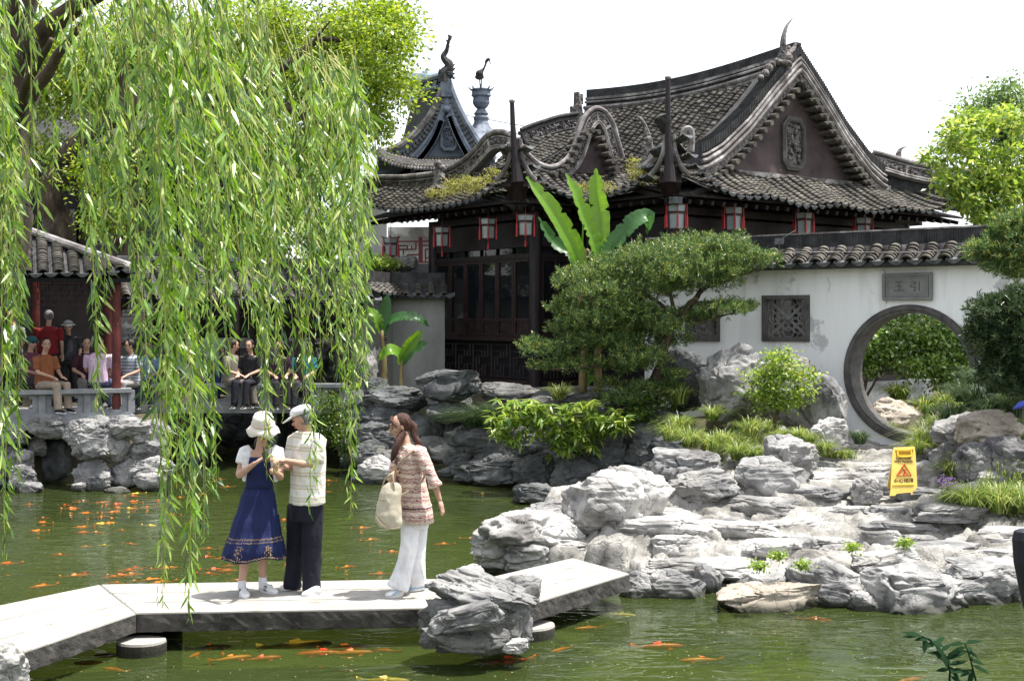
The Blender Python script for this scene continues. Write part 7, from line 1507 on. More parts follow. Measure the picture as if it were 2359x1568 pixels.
# ---- woman in the blue dress
pw = thing('person', 'woman in a cream sun hat, white shrug and long blue dress on the bridge', 'person', wz(595, 1365, 11.55, BZ))
d = 11.55
hc = W(606, 990, d - .04); f = Vector((.16, -1, -.42)); b = MB(); r_, f_, u_ = head(b, hc, f, Z_, .93)
nb = W(600, 1030, d); b.tube([hc - u_ * .05 - f_ * .02, nb, nb - Z_ * .05], [.048, .045, .06], 12)
X = Vector((.97, .22, 0)).normalized(); Y = Vector((-.22, .97, 0))
sL, sR = W(565, 1042, d), W(640, 1042, d + .03)
b.loft([ring(W(600, 1034, d), X, Y, .05, .045), ring(W(600, 1042, d), X, Y, .12, .06), ring(W(600, 1056, d), X, Y, .145, .085), ring(W(600, 1080, d), X, Y, .105, .07), ring(W(599, 1115, d), X, Y, .085, .06), ring(W(598, 1150, d), X, Y, .11, .07)])
eL, wL = W(550, 1094, d - .06), W(588, 1066, d - .26); eR, wR = W(646, 1098, d - .05), W(632, 1084, d - .27)
wR = W(634, 1086, d - .26)
b.tube(catmull([sL, lerp(sL, eL, .5), eL], 3), [.047, .045, .042, .04, .037, .034, .033], 10); b.tube(catmull([eL, lerp(eL, wL, .5), wL], 3), [.035, .036, .033, .03, .026, .023, .021], 10)
b.tube(catmull([sR, lerp(sR, eR, .5), eR], 3), [.047, .045, .042, .04, .037, .034, .033], 10); b.tube(catmull([eR, lerp(eR, wR, .5), wR], 3), [.035, .036, .033, .03, .026, .023, .021], 10)
hand(b, wL, W(604, 1056, d - .3) - wL, Vector((0, -.5, 1)), -1, .55, .95); hand(b, wR, W(636, 1070, d - .30) - wR, Vector((.8, -.6, 0)), 1, .7, .95)
for (ux, ax_, dd) in ((578, 557, .0), (604, 605, .14)):
    P = catmull([W(ux, 1180, d + .05), W((ux + ax_) / 2, 1265, d + .02 + dd * .6), W(ax_, 1340 if dd == 0 else 1328, d + dd)], 4); b.tube(P, [lerp(.065, .036, i / 8) if i < 5 else lerp(.052, .033, (i - 4) / 4) for i in range(9)], 12)
fuse('body', b, M_skin, .0075, pw); face(pw, hc, r_, f_, u_, .93)
b = MB(); b.sphere(hc - f_ * .022 + u_ * .03, (.085, .092, .095), 14, 10, (r_, f_, u_)); b.sphere(nb - Y * -.04 + Z_ * .03, (.06, .035, .07)); b.build('hair', M_hair, pw, True)
hatp = pw; b = MB(); hr = []
for rx, h, dr in ((.155, -.05, 0), (.122, -.01, 0), (.1, .025, 0), (.098, .05, 0), (.094, .085, 0), (.08, .115, 0), (.05, .13, 0), (.01, .133, 0)):
    hr.append([hc + u_ * (h + .03 + (.018 * math.sin(5 * a + 1) if h < -.03 else 0) + (.02 * math.cos(a - 1.2) if h < 0 else 0)) + r_ * rx * math.cos(a) + f_ * (rx * 1.05 * math.sin(a) - .015) for a in [2 * math.pi * k / 30 for k in range(30)]])
b.loft(hr, cap=False); M_hat = leafmat('hat_cloth', [(0, (.72, .67, .6)), (1, (.78, .73, .66))], .1, .8); o = b.build('hat', M_hat, pw, True); md = o.modifiers.new('s', 'SOLIDIFY'); md.thickness = .006
b = MB(); b.tube([hc + u_ * .066 + r_ * .1 * math.cos(a) + f_ * (.105 * math.sin(a) - .015) for a in [2 * math.pi * k / 24 for k in range(25)]], .008, 6); b.build('hat_band', plain('hat_band', (.6, .45, .36)), pw)
# dress: fitted bodice and tiered, pleated skirt with gold embroidery
n = 120; rows = []; tiers = [(1050, .128, 0), (1062, .135, 0), (1085, .128, 0), (1110, .118, 0), (1124, .125, .1), (1140, .150, .35), (1165, .168, .6), (1185, .182, .7), (1187, .19, 1), (1215, .215, 1), (1238, .232, 1), (1240, .242, 1), (1262, .262, 1.2), (1284, .278, 1.5)]
b = MB(); mi = []
for v, rx, pl in tiers:
    c = W(598 - (v - 1100) * .09, v, d + .0); rows.append([c + X * (rx * (1 + .055 * pl * math.sin(17 * a + v * .02) * .6 + .05 * pl * math.sin(5 * a + 1))) * math.cos(a) + Y * (rx * (.72 if pl < .5 else .74) * (1 + .055 * pl * math.sin(17 * a + v * .02) * .6)) * math.sin(a) + Z_ * (.012 * pl * math.sin(4 * a) if v > 1270 else 0) for a in [2 * math.pi * k / n for k in range(n)]])
b.loft(rows[:5], cap=False); o = b.build('bodice', M_blue, pw, True); md = o.modifiers.new('s', 'SOLIDIFY'); md.thickness = .004
b = MB(); b.loft(rows[4:], cap=False); o = b.build('skirt', M_blue, pw, True); md = o.modifiers.new('s', 'SOLIDIFY'); md.thickness = .004
M_gold = plain('gold_thread', (.28, .2, .13), .7)
b = MB()
def on_skirt(a, v):
    vs = [t[0] for t in tiers]; i = max(0, min(len(vs) - 2, sum(1 for q in vs if q <= v) - 1)); k = int(a / (2 * math.pi) * n) % n; return rows[i][k].lerp(rows[i + 1][k], (v - vs[i]) / (vs[i + 1] - vs[i]))
cen = W(590, 1240, d)
def stud(a, v, r=.006): p = on_skirt(a, v); q = (p - Vector((cen.x, cen.y, p.z))).normalized(); b.sphere(p + q * .005, (r, .004, r * .8), 5, 4, (q.cross(Z_), q, Z_))
for k in range(150): a = math.pi + (k + .5) / 150 * math.pi; stud(a, 1236 + 1.5 * math.sin(k * 1.7), .0055); stud(a, 1243 + 1.2 * math.cos(k * 2.1), .004)
for k in range(90): a = math.pi + (k + .5) / 90 * math.pi; stud(a, 1280 + .8 * math.sin(k * 2), .007)
r2 = random.Random(3)
for a0 in (4.2, 5.2):
    for k in range(46): t = r2.random(); stud(a0 + r2.uniform(-.13, .13) * math.sin(math.pi * t) ** .5 + .03 * math.sin(9 * t), 1250 + t * 27, r2.uniform(.004, .008))
b.build('embroidery', M_gold, pw)
b = MB()       # shrug: short sleeves and sides
for s_, e_, sg_ in ((sL, eL, -1), (sR, eR, 1)):
    b.tube([s_ - X * sg_ * .05 + Z_ * .025, s_ + Z_ * .005, lerp(s_, e_, .25), lerp(s_, e_, .5)], [.05, .064, .064, .062], 14)
    b.tube([W(600 + sg_ * 24, 1034, d), W(600 + sg_ * 32, 1050, d - .05), W(600 + sg_ * 34, 1075, d - .05), W(600 + sg_ * 36, 1108, d - .03)], [.03, .045, .04, .02], 10)
b.loft([ring(W(600, 1040, d + .05), X, Y, .13, .04), ring(W(600, 1060, d + .05), X, Y, .15, .06), ring(W(600, 1100, d + .04), X, Y, .14, .06)]); fuse('shrug', b, M_whitec, .009, pw)
b = MB(); b.tube(catmull([nb + X * .04 + Z_ * .01 - Y * .04, W(610, 1050, d - .12), W(618, 1064, d - .2)], 4), .004, 5); b.build('neck_cord', M_grey, pw)
shoe(pw, wz(557, 1336, d + .03, BZ), wz(566, 1361, d - .17, BZ), trim=M_grey); shoe(pw, wz(602, 1345, d + .14, BZ), wz(636, 1352, d + .02, BZ), trim=M_grey)
for (u, v, dd) in ((557, 1336, 0), (605, 1325, .14)): b = MB(); q = wz(u, v, d + dd, BZ + .09); b.tube([q - Z_ * .04, q + Z_ * .04], [.04, .039], 12); b.build('sock', M_whitec, pw)
b = MB(); ph = W(611, 1052, d - .34); b.box(ph, (.05, .012, .10), (Vector((.95, 0, .3)).normalized(), Vector((0, -.8, .6)).normalized(), Vector((-.28, .55, .8)).normalized())); b.tube([ph, W(618, 1075, d - .33), W(622, 1098, d - .32)], .004, 5); b.sphere(W(623, 1104, d - .32), (.01, .01, .025)); tag(b.build('phone', M_eye), 'small dark phone with a dangling strap held by the woman in the blue dress', 'phone')
# ---- man in the striped shirt
pm = thing('person', 'man in a white cap, striped shirt and dark navy trousers beside the woman in blue', 'person', wz(700, 1365, 11.6, BZ)); d = 11.65
hc = W(696, 965, d); f = Vector((-.9, .05, -.35)); b = MB(); r_, f_, u_ = head(b, hc, f, Z_, .98); nb = W(704, 998, d + .02); b.tube([hc - u_ * .05 - f_ * .02, nb, nb - Z_ * .06], [.056, .055, .07], 12)
X = Vector((.62, -.5, 0)).normalized(); Y = Vector((.5, .62, 0)).normalized()
sR_, sL_ = W(736, 1014, d - .08), W(680, 1012, d + .12); eR_, wR_ = W(722, 1072, d - .12), W(655, 1060, d - .16); eL_, wL_ = W(672, 1074, d + .02), W(648, 1076, d - .16)
for s_, e_, w_ in ((sR_, eR_, wR_), (sL_, eL_, wL_)): b.tube(catmull([s_, lerp(s_, e_, .5), e_], 3), [.052, .05, .047, .044, .042, .04, .038], 10); b.tube(catmull([e_, lerp(e_, w_, .5), w_], 3), [.04, .04, .037, .033, .03, .027, .025], 10)
hand(b, wR_, W(632, 1056, d - .2) - wR_, Vector((.2, -.3, 1)), 1, .6); hand(b, wL_, W(638, 1080, d - .2) - wL_, Vector((-.3, -1, .2)), 1, .8)
b.loft([ring(W(706, 1002, d), X, Y, .05, .05), ring(W(708, 1012, d), X, Y, .15, .08), ring(W(709, 1050, d), X, Y, .16, .11), ring(W(708, 1100, d), X, Y, .15, .11), ring(W(706, 1160, d), X, Y, .15, .12)])
fuse('body', b, M_skin, .008, pm); face(pm, hc, r_, f_, u_, .98, M_hairg)
b = MB(); b.sphere(hc - f_ * .028 + u_ * .012, (.078, .082, .095), 14, 10, (r_, f_, u_)); b.build('hair', M_hairg, pm, True)
b = MB(); cr_ = [ring(hc + u_ * h - f_ * .012, r_, f_, rx, rx * 1.15, 22) for h, rx in ((.045, .09), (.08, .09), (.105, .08), (.122, .055), (.128, .01))]; b.loft(cr_)
vis_ = []; 
for k in range(9): a = math.pi * (k / 8); vis_.append(hc + u_ * (.045 - .02 * math.sin(a)) + r_ * .085 * math.cos(a) + f_ * (.07 + .115 * math.sin(a)))
base_ = [hc + u_ * .05 + r_ * .085 * math.cos(math.pi * k / 8) + f_ * (.06 + .03 * math.sin(math.pi * k / 8)) for k in range(9)]; b.slab(base_, vis_, u_ * .01); b.build('cap', M_whitec, pm, True)
M_str = stripes('striped_shirt', (.72, .71, .66), [(.6, (.62, .58, .4)), (.72, (.42, .34, .2)), (.8, (.7, .69, .64)), (.93, (.56, .55, .5))], 'Z', .115, .12)
b = MB(); b.loft([ring(W(707, 997, d), X, Y, .075, .07), ring(W(708, 1007, d), X, Y, .165, .095), ring(W(710, 1022, d), X, Y, .185, .12), ring(W(711, 1060, d), X, Y, .18, .135), ring(W(709, 1110, d), X, Y, .175, .14), ring(W(708, 1158, d), X, Y, .18, .15)])
for s_, e_ in ((sR_, eR_), (sL_, eL_)): b.tube([s_ + Z_ * .015 + (W(708, 1010, d) - s_) * .3, s_, lerp(s_, e_, .35), lerp(s_, e_, .8)], [.06, .075, .075, .078], 14)
fuse('shirt', b, M_str, .01, pm); b = MB(); b.tube([p for p in ring(W(705, 996, d), X, Y, .068, .062, 20)] + [ring(W(705, 996, d), X, Y, .068, .062, 20)[0]], .014, 7); b.build('collar', M_cream, pm)
b = MB(); b.loft([ring(W(707, 1140, d), X, Y, .155, .125), ring(W(706, 1170, d), X, Y, .165, .135), ring(W(706, 1196, d), X, Y, .165, .135)])
for (u0, u1, dd, vv) in ((688, 673, .12, 1351), (722, 718, -.04, 1357)): b.tube([W(u0, 1165, d + dd * .5), W((u0 * 2 + u1) / 3, 1230, d + dd), W((u0 + u1 * 2) / 3, 1295, d + dd), W(u1, 1335, d + dd), W(u1, vv, d + dd)], [.1, .098, .086, .086, .09], 16)
fuse('trousers', b, M_navy, .011, pm)
shoe(pm, wz(680, 1352, d + .14, BZ), wz(645, 1353, d + .08, BZ), mat=M_shoe); shoe(pm, wz(735, 1362, d - .1, BZ), wz(697, 1366, d - .18, BZ), mat=M_shoe)
# ---- woman walking
p2 = thing('person', 'woman walking left in a patterned tunic and white trousers, brown hair in a ponytail', 'person', wz(935, 1360, 11.6, BZ)); d = 11.6
hc = W(920, 982, d); f = Vector((-.93, -.3, -.22)); b = MB(); r_, f_, u_ = head(b, hc, f, Z_, .95); nb = W(934, 1018, d); b.tube([hc - u_ * .05 - f_ * .02, nb, nb - Z_ * .06], [.048, .046, .06], 12)
X = Vector((.3, -.95, 0)).normalized(); Y = Vector((.95, .3, 0)).normalized()
sN, sF = W(966, 1042, d - .13), W(922, 1040, d + .1); eN, wN = W(996, 1100, d - .2), W(1013, 1152, d - .2); eF, wF = W(903, 1108, d + .02), W(907, 1096, d - .13)
for s_, e_, w_ in ((sN, eN, wN), (sF, eF, wF)): b.tube(catmull([s_, lerp(s_, e_, .5), e_], 3), [.048, .046, .044, .042, .04, .037, .036], 10); b.tube(catmull([e_, lerp(e_, w_, .5), w_], 3), [.037, .037, .034, .031, .027, .024, .022], 10)
hand(b, wN, W(1020, 1180, d - .2) - wN, Vector((.9, -.4, .2)), -1, .35, .98); hand(b, wF, W(908, 1078, d - .14) - wF, Vector((-.5, -.9, 0)), 1, 1.0, .9)
b.loft([ring(W(938, 1022, d), X, Y, .05, .045), ring(W(944, 1034, d), X, Y, .13, .07), ring(W(946, 1060, d), X, Y, .14, .1), ring(W(952, 1110, d), X, Y, .12, .09), ring(W(955, 1160, d), X, Y, .15, .12)])
fuse('body', b, M_skin, .0075, p2); face(p2, hc, r_, f_, u_, .95, M_hairr)
b = MB(); b.sphere(hc - f_ * .036 + u_ * .026, (.08, .084, .094), 16, 12, (r_, f_, u_)); b.tube(catmull([hc + f_ * .05 + u_ * .105, hc + f_ * .068 + u_ * .07 - r_ * .04, hc + f_ * .045 - r_ * .078 + u_ * .01], 4), [.015, .018, .016, .014, .014, .012, .012, .01, .008], 7)
b.tube(catmull([hc - f_ * .09 + u_ * .02, hc - f_ * .13 - u_ * .03, W(955, 1005, d + .02), W(966, 1022, d), W(972, 1040, d + .02)], 4), [.035, .03, .028, .03, .033, .035, .036, .036, .034, .032, .03, .028, .025, .02, .015, .01, .006], 8)
b.tube(catmull([hc - u_ * .05 - f_ * .02 - r_ * .05, W(916, 1020, d - .08), W(908, 1045, d - .1), W(901, 1063, d - .1)], 4), [.03, .034, .036, .036, .036, .036, .035, .034, .032, .028, .022, .015, .006], 8); fuse('hair', b, M_hairr, .008, p2, 1)
M_tun = stripes('patterned_tunic', (.6, .5, .4), [(.2, (.66, .56, .5)), (.36, (.33, .13, .11)), (.56, (.6, .48, .42)), (.7, (.22, .07, .07)), (.86, (.6, .48, .42))], 'Z', .085, .55)
b = MB(); b.loft([ring(W(938, 1024, d), X, Y, .085, .06), ring(W(944, 1034, d), X, Y, .145, .085), ring(W(944, 1050, d), X, Y, .16, .12), ring(W(943, 1075, d), X, Y, .155, .13), ring(W(950, 1108, d), X, Y, .14, .115), ring(W(954, 1150, d), X, Y, .16, .14), ring(W(956, 1168, d), X, Y, .165, .145)])
for s_, e_ in ((sN, eN), (sF, eF)): b.tube([s_ + (W(944, 1034, d) - s_) * .35, s_, lerp(s_, e_, .4), lerp(s_, e_, .85), lerp(s_, e_, 1.0)], [.06, .067, .06, .05, .05], 14)
b.tube([lerp(sN, eN, .92), W(1000, 1112, d - .2), W(1003, 1120, d - .2)], [.048, .062, .07], 14); fuse('tunic', b, M_tun, .009, p2, 1)
rows = []; n = 90
for v, rx in ((1160, .165), (1172, .17), (1186, .178), (1202, .184)): c = W(957, v, d); rows.append([c + X * rx * (1 + .035 * math.sin(21 * a) * (v - 1155) / 45) * math.cos(a) + Y * rx * .86 * (1 + .035 * math.sin(21 * a) * (v - 1155) / 45) * math.sin(a) for a in [2 * math.pi * k / n for k in range(n)]])
b = MB(); b.loft(rows, cap=False); o = b.build('tunic_flounce', M_tun, p2, True); md = o.modifiers.new('s', 'SOLIDIFY'); md.thickness = .004
M_brown = plain('brown_ribbon', (.05, .025, .02), .6)
b = MB(); R0_ = ring(W(956, 1166, d), X, Y, .172, .15, 30); b.tube(R0_ + [R0_[0]], .006, 5); q = lerp(sN, eN, .9); R1_ = ring(q, Vector((.4, -.9, 0)).normalized(), Vector((.8, .36, -.3)).normalized(), .054, .054, 16); b.tube(R1_ + [R1_[0]], .005, 5); b.tube([W(915, 1052, d - .14), W(913, 1072, d - .15), W(921, 1088, d - .14)], .008, 5); b.tube([W(915, 1052, d - .14), W(910, 1068, d - .15)], .012, 5); b.build('ribbon_trim', M_brown, p2)
b = MB(); b.loft([ring(W(955, 1175, d), X, Y, .14, .12), ring(W(955, 1200, d), X, Y, .145, .13), ring(W(955, 1215, d), X, Y, .14, .12)])
b.tube([W(948, 1195, d - .06), W(944, 1250, d - .07), W(936, 1290, d - .07), W(926, 1325, d - .08), W(915, 1352, d - .08)], [.095, .082, .072, .084, .1], 16)
b.tube([W(962, 1195, d + .06), W(960, 1250, d + .07), W(960, 1290, d + .08), W(960, 1322, d + .1), W(959, 1344, d + .12)], [.092, .08, .07, .078, .088], 16); fuse('trousers', b, M_whitec, .01, p2)
M_shb = plain('blue_shoe', (.25, .42, .6), .5)
s1 = shoe(p2, wz(926, 1356, d - .1, BZ), wz(889, 1362, d - .18, BZ), mat=M_shoe); s2 = shoe(p2, wz(976, 1345, d + .14, BZ + .01), wz(942, 1350, d + .06, BZ), mat=M_shb)
b = MB(); b.bar(wz(905, 1352, d - .2, BZ + .03), wz(918, 1352, d - .17, BZ + .06), .015, .012); b.build('shoe_mark', M_shb, s1)
hb = thing('handbag', 'slouchy cream shoulder bag hanging at the hip of the walking woman', 'handbag', W(900, 1165, d - .2)); db = d - .22
b = MB(); b.loft([ring(W(896 + sx, v, db), Vector((1, 0, 0)), Vector((0, 1, 0)), rx, ry, 20) for v, sx, rx, ry in ((1112, 10, .05, .02), (1120, 7, .085, .03), (1135, 3, .095, .05), (1160, 0, .105, .065), (1185, -1, .118, .08), (1200, 0, .12, .075), (1210, 3, .105, .06), (1216, 8, .07, .04))]); fuse('bag_body', b, surf('cream_leather', [(.3, (.42, .36, .26)), (.7, (.6, .55, .44))], 3, .5, .4, 12, bdist=.02), .009, hb)
M_strap = plain('tan_strap', (.3, .25, .17), .5)
for P in ([W(878, 1130, db), W(886, 1105, db), W(900, 1092, db), W(908, 1085, d - .15)], [W(908, 1128, db - .04), W(906, 1108, db - .03), W(905, 1092, db), W(908, 1085, d - .15)], [W(925, 1140, db), W(960, 1118, d - .2), W(976, 1100, d - .16), W(975, 1070, d - .15)], [W(908, 1085, d - .15), W(925, 1060, d - .18), W(950, 1038, d - .17), W(958, 1030, d - .1)]):
    b = MB(); b.tube(catmull(P, 4), .009, 6); b.build('strap', M_strap, hb)
b = MB(); b.tube(catmull([W(866, 1190, db - .05), W(880, 1208, db - .08), W(900, 1216, db - .07), W(920, 1214, db - .04)], 4), .007, 5); b.bar(W(872, 1150, db - .06), W(886, 1151, db - .07), .008, .006); b.build('piping', M_strap, hb)

# ---- visitors in the pavilion and corridor
CM = {}
def cm(c):
    if c not in CM: CM[c] = surf('cloth', [(.3, tuple(x * .5 for x in c)), (.7, tuple(min(1, x * .85) for x in c))], 8, .85, .3)  # the roof's shade is put into the visitors' darker cloth colours
    return CM[c]
def visitor(u, v, d, face_deg, label, top, legs, hairm=None, pose='sit', hat=None, topm=None, s=1.0, look=None):
    """u, v = seat point (sit) or feet (stand); face_deg: 0 looks at the camera, 90 to picture right"""
    o = W(u, v, d); a = R(face_deg); Fd = Vector((math.sin(a), -math.cos(a), 0)); Rt = Vector((math.cos(a), math.sin(a), 0))
    def L(x, y, z_): return o + Rt * x * s + Fd * y * s + Z_ * z_ * s
    t = thing('person', label, 'person', o, 'visitors in the pavilion and corridor'); sit = pose == 'sit'; hz = .08 if sit else .9
    la = R(look if look is not None else face_deg); lf = Vector((math.sin(la), -math.cos(la), -.12)); hc = L(0, .04, hz + .68); b = MB(); r_, f_, u_ = head(b, hc, lf, Z_, s); b.tube([hc - u_ * .06, L(0, .0, hz + .52), L(0, 0, hz + .45)], [.05 * s, .05 * s, .07 * s], 8)
    sh = [(sx * .18, 0, hz + .46) for sx in (-1, 1)]
    el = [(sx * .23, .08 if sit else 0, hz + .2) for sx in (-1, 1)]; wr = [(sx * .1, .3, hz + .12) if sit else (sx * .22, .12, hz - .02) for sx in (-1, 1)]
    for i in range(2):
        b.tube([L(*sh[i]), L(*el[i])], [.048 * s, .038 * s], 8); b.tube([L(*el[i]), L(*wr[i])], [.038 * s, .026 * s], 8); hand(b, L(*wr[i]), Fd * (1 if sit else .2) - Z_ * (.3 if sit else 1), Z_ if sit else Fd, 1 if i else -1, .5, s)
    kn = [(sx * .11, .42 if sit else .02, .05 if sit else .48) for sx in (-1, 1)]; an = [(sx * .11, .45 if sit else 0, -.36 if sit else .08) for sx in (-1, 1)]
    for i in range(2): b.tube([L(*kn[i]), L(*an[i])], [.05 * s, .035 * s], 8)
    b.loft([ring(L(0, 0, hz), Rt, Fd, .15 * s, .12 * s), ring(L(0, 0, hz + .25), Rt, Fd, .13 * s, .1 * s), ring(L(0, 0, hz + .48), Rt, Fd, .15 * s, .08 * s)]); fuse('body', b, M_skin, .014, t)
    b = MB(); b.sphere(hc - f_ * .022 + u_ * .028, (.084 * s, .092 * s, .098 * s), 12, 8, (r_, f_, u_)); b.build('hair', hairm or M_hair, t, True); face(t, hc, r_, f_, u_, s)
    b = MB(); b.loft([ring(L(0, 0, hz - .02), Rt, Fd, .18 * s, .15 * s), ring(L(0, 0, hz + .2), Rt, Fd, .165 * s, .13 * s), ring(L(0, 0, hz + .42), Rt, Fd, .185 * s, .12 * s), ring(L(0, 0, hz + .5), Rt, Fd, .1 * s, .08 * s)])
    for i in range(2): b.tube([L(*sh[i]), lerp(L(*sh[i]), L(*el[i]), .85)], [.068 * s, .058 * s], 10)
    fuse('shirt', b, topm or cm(top), .016, t)
    b = MB(); b.loft([ring(L(0, 0, hz - .08), Rt, Fd, .17 * s, .14 * s), ring(L(0, 0, hz + .06), Rt, Fd, .16 * s, .13 * s)])
    for i, sx in enumerate((-1, 1)): b.tube([L(sx * .09, 0, hz - .02), L(*kn[i]), L(*an[i])], [.09 * s, .075 * s, .065 * s], 10)
    fuse('trousers', b, cm(legs), .016, t)
    for i, sx in enumerate((-1, 1)): q = L(*an[i]) - Z_ * .06 * s; shoe(t, q - Fd * .05, q + Fd * .17 * s, mat=M_eye)
    if hat: b = MB(); b.sphere(hc + u_ * .05, (.1 * s, .105 * s, .085 * s), 14, 8, (r_, f_, u_)); b.loft([ring(hc + u_ * .035, r_, f_, .15 * s, .15 * s), ring(hc + u_ * .045, r_, f_, .11 * s, .11 * s)]); b.build('hat', cm(hat), t, True)
    return t
visitor(103, 893, 22.05, 62, 'woman in a rust-brown blouse and beige trousers sitting sideways on the pavilion rail', (.32, .11, .045), (.45, .36, .28), look=30)
visitor(112, 925, 23.4, 190, 'man in a red shirt seen from behind, standing in the pavilion', (.25, .015, .02), (.01, .012, .02), M_hairg, 'stand')
visitor(70, 885, 23.0, 60, 'woman in a teal hat and mauve top bending over in the pavilion', (.2, .07, .1), (.05, .05, .06), None, 'sit', (.04, .16, .18))
visitor(30, 925, 23.2, -20, 'person in a grey striped shirt behind the left willow strands', (.13, .16, .2), (.03, .03, .04), None, 'stand', topm=stripes('grey_stripes', (.13, .16, .2), [(.5, (.3, .32, .36))], 'Z', .05, .1))
visitor(158, 930, 24.0, 10, 'woman in a pale bucket hat standing deep in the pavilion', (.04, .04, .05), (.03, .03, .03), None, 'stand', (.4, .4, .38), s=.93)
visitor(199, 886, 23.2, 25, 'woman in a dark sleeveless top seated inside the pavilion', (.05, .015, .025), (.3, .3, .28))
visitor(226, 888, 22.4, 185, 'visitor in a pink floral blouse seated with her back to the pond', (.52, .36, .5), (.1, .12, .2), topm=surf('floral_blouse', [(.3, (.5, .34, .48)), (.6, (.6, .45, .58))], 4, .8, .2, speck=(22, .62, .66, (.3, .02, .06))), look=150)
visitor(302, 888, 23.9, -20, 'man in a striped shirt and pale trousers sitting right of the red column', (.2, .25, .3), (.4, .37, .36), topm=stripes('blue_stripes', (.16, .2, .25), [(.5, (.42, .45, .5))], 'Z', .06, .1), look=-60)
visitor(340, 888, 24.8, 10, 'visitor in a light blue shirt hidden by the willow in the corridor', (.25, .42, .55), (.05, .06, .1))
visitor(437, 888, 24.8, -10, 'visitor in a pale blue top seated in the middle of the corridor', (.4, .5, .58), (.3, .25, .2))
visitor(489, 925, 24.9, 170, 'person in a light green shirt and jeans standing in the corridor', (.35, .5, .3), (.03, .07, .2), None, 'stand', s=.92)
visitor(535, 886, 24.4, 60, 'man in a beige shirt sitting in the corridor and looking right', (.28, .25, .2), (.25, .22, .18), look=110)
visitor(577, 886, 24.4, -15, 'man in a black shirt seated beside the man in beige', (.015, .015, .018), (.02, .02, .03))
visitor(640, 888, 24.6, 20, 'visitor in a dark purple top seated near the right end of the corridor', (.06, .02, .05), (.03, .03, .03))
visitor(700, 888, 24.7, 0, 'visitor in a teal top seated at the right end of the corridor', (.03, .2, .24), (.05, .05, .05))

# ================================================================== koi
def koi_mat(n, a, c): return surf(n, [(.45, a), (.6, c)], 9, .35, 0, spec=.6)
KM = [koi_mat('koi_orange', (.85, .16, .01), (.95, .26, .02)), koi_mat('koi_red', (.75, .05, .01), (.9, .13, .02)), koi_mat('koi_white_orange', (.85, .8, .7), (.9, .2, .02)), koi_mat('koi_yellow', (.8, .5, .04), (.9, .65, .1))]
def koi_parts():
    b = MB(); rings = []
    for t, w, h in ((-.5, .004, .006), (-.47, .03, .028), (-.38, .058, .05), (-.22, .078, .068), (0, .08, .072), (.18, .06, .055), (.33, .034, .034), (.42, .02, .024)):
        rings.append([Vector((t + .0, w * math.cos(a) + .04 * math.sin(t * 4), h * math.sin(a))) for a in [2 * math.pi * k / 12 for k in range(12)]])
    b.loft(rings); body = (b.v, b.f)
    b = MB(); y = .04 * math.sin(.42 * 4); b.slab([Vector((.40, y, .015)), Vector((.5, y + .02, .05)), Vector((.62, y + .05, .09))], [Vector((.40, y, -.015)), Vector((.5, y + .02, -.03)), Vector((.6, y + .05, -.07))], (0, .006, 0)); tail = (b.v, b.f)
    b = MB()
    for s_ in (-1, 1): b.slab([Vector((-.28, s_ * .06, -.02)), Vector((-.2, s_ * .06, -.02))], [Vector((-.2, s_ * .17, -.03)), Vector((-.12, s_ * .15, -.03))], (0, 0, .005))
    b.slab([Vector((-.05, -.008, .065)), Vector((.12, .004, .055))], [Vector((.0, -.005, .11)), Vector((.14, .01, .085))], (0, .006, 0)); fins = (b.v, b.f); return body, tail, fins
KP = koi_parts(); KME = {}
for i, m_ in enumerate(KM):
    KME[i] = [mkmesh(nm, v, f, m_, True) for nm, (v, f) in zip(('body', 'tail', 'fins'), KP)]
KN = ['orange', 'red', 'white and orange', 'yellow']
def koi(u, v, col, label, L_=.32, ang=None, depth=.03):
    if label.startswith('one of'): label = 'one of the ' + KN[col] + ' koi' + label.split('koi', 1)[1]
    p = ray_z(u, v, 0); t = thing('koi', label, 'koi', (p.x, p.y, -depth), 'koi in the pond'); t.rotation_euler = (0, 0, R(ang if ang is not None else rnd.choice((0, 180)) + rnd.uniform(-35, 35))); t.scale = (L_, L_, L_)
    for nm, me in zip(('body', 'tail', 'fins'), KME[col]): o = bpy.data.objects.new(nm, me); COL.objects.link(o); o.parent = t
    return t
def zl(x, y): return (x * .4125, 921.1 + y * .4125)
far = [(205, 553), (330, 565), (350, 575), (383, 590), (520, 556), (455, 558), (410, 540), (620, 545), (655, 570), (690, 520), (715, 555), (770, 530), (615, 583), (710, 577), (845, 585), (935, 610), (570, 628), (630, 640), (610, 665), (260, 648), (285, 657), (210, 703), (475, 675), (455, 692), (590, 690), (520, 712), (640, 738), (430, 752), (560, 780), (700, 780), (435, 818), (800, 712), (560, 565), (740, 600), (500, 600), (880, 560)]
mid = [(330, 857), (40, 905), (235, 1030), (420, 972), (470, 962), (750, 932), (715, 945), (740, 965), (680, 972), (630, 980), (650, 1013), (840, 995), (900, 1010), (930, 930)]
mid2 = [(1160, 823), (1158, 868), (1230, 880), (1275, 918), (1200, 938), (1170, 962), (1270, 945), (1330, 1000)]
out_ = [(975, 470), (1030, 480), (1235, 438), (1265, 480), (1060, 680), (1000, 540), (1200, 450), (1130, 520)]
for q in far: u, v = zl(*q); koi(u + rnd.uniform(-25, 25), v + rnd.uniform(-8, 12), rnd.choice((0, 0, 0, 0, 3, 1)), 'one of the orange koi in the loose school below the left rockery', rnd.uniform(.17, .28), depth=.016)
for q in mid: u, v = zl(*q); koi(u, v, rnd.choice((0, 0, 0, 1)), 'one of the orange koi crowding behind the left part of the bridge', rnd.uniform(.2, .3), depth=.018)
for q in mid2: u, v = zl(*q); koi(u, v, rnd.choice((0, 1, 1)), 'one of the red and orange koi just left of the woman in the blue dress', rnd.uniform(.2, .3), depth=.018)
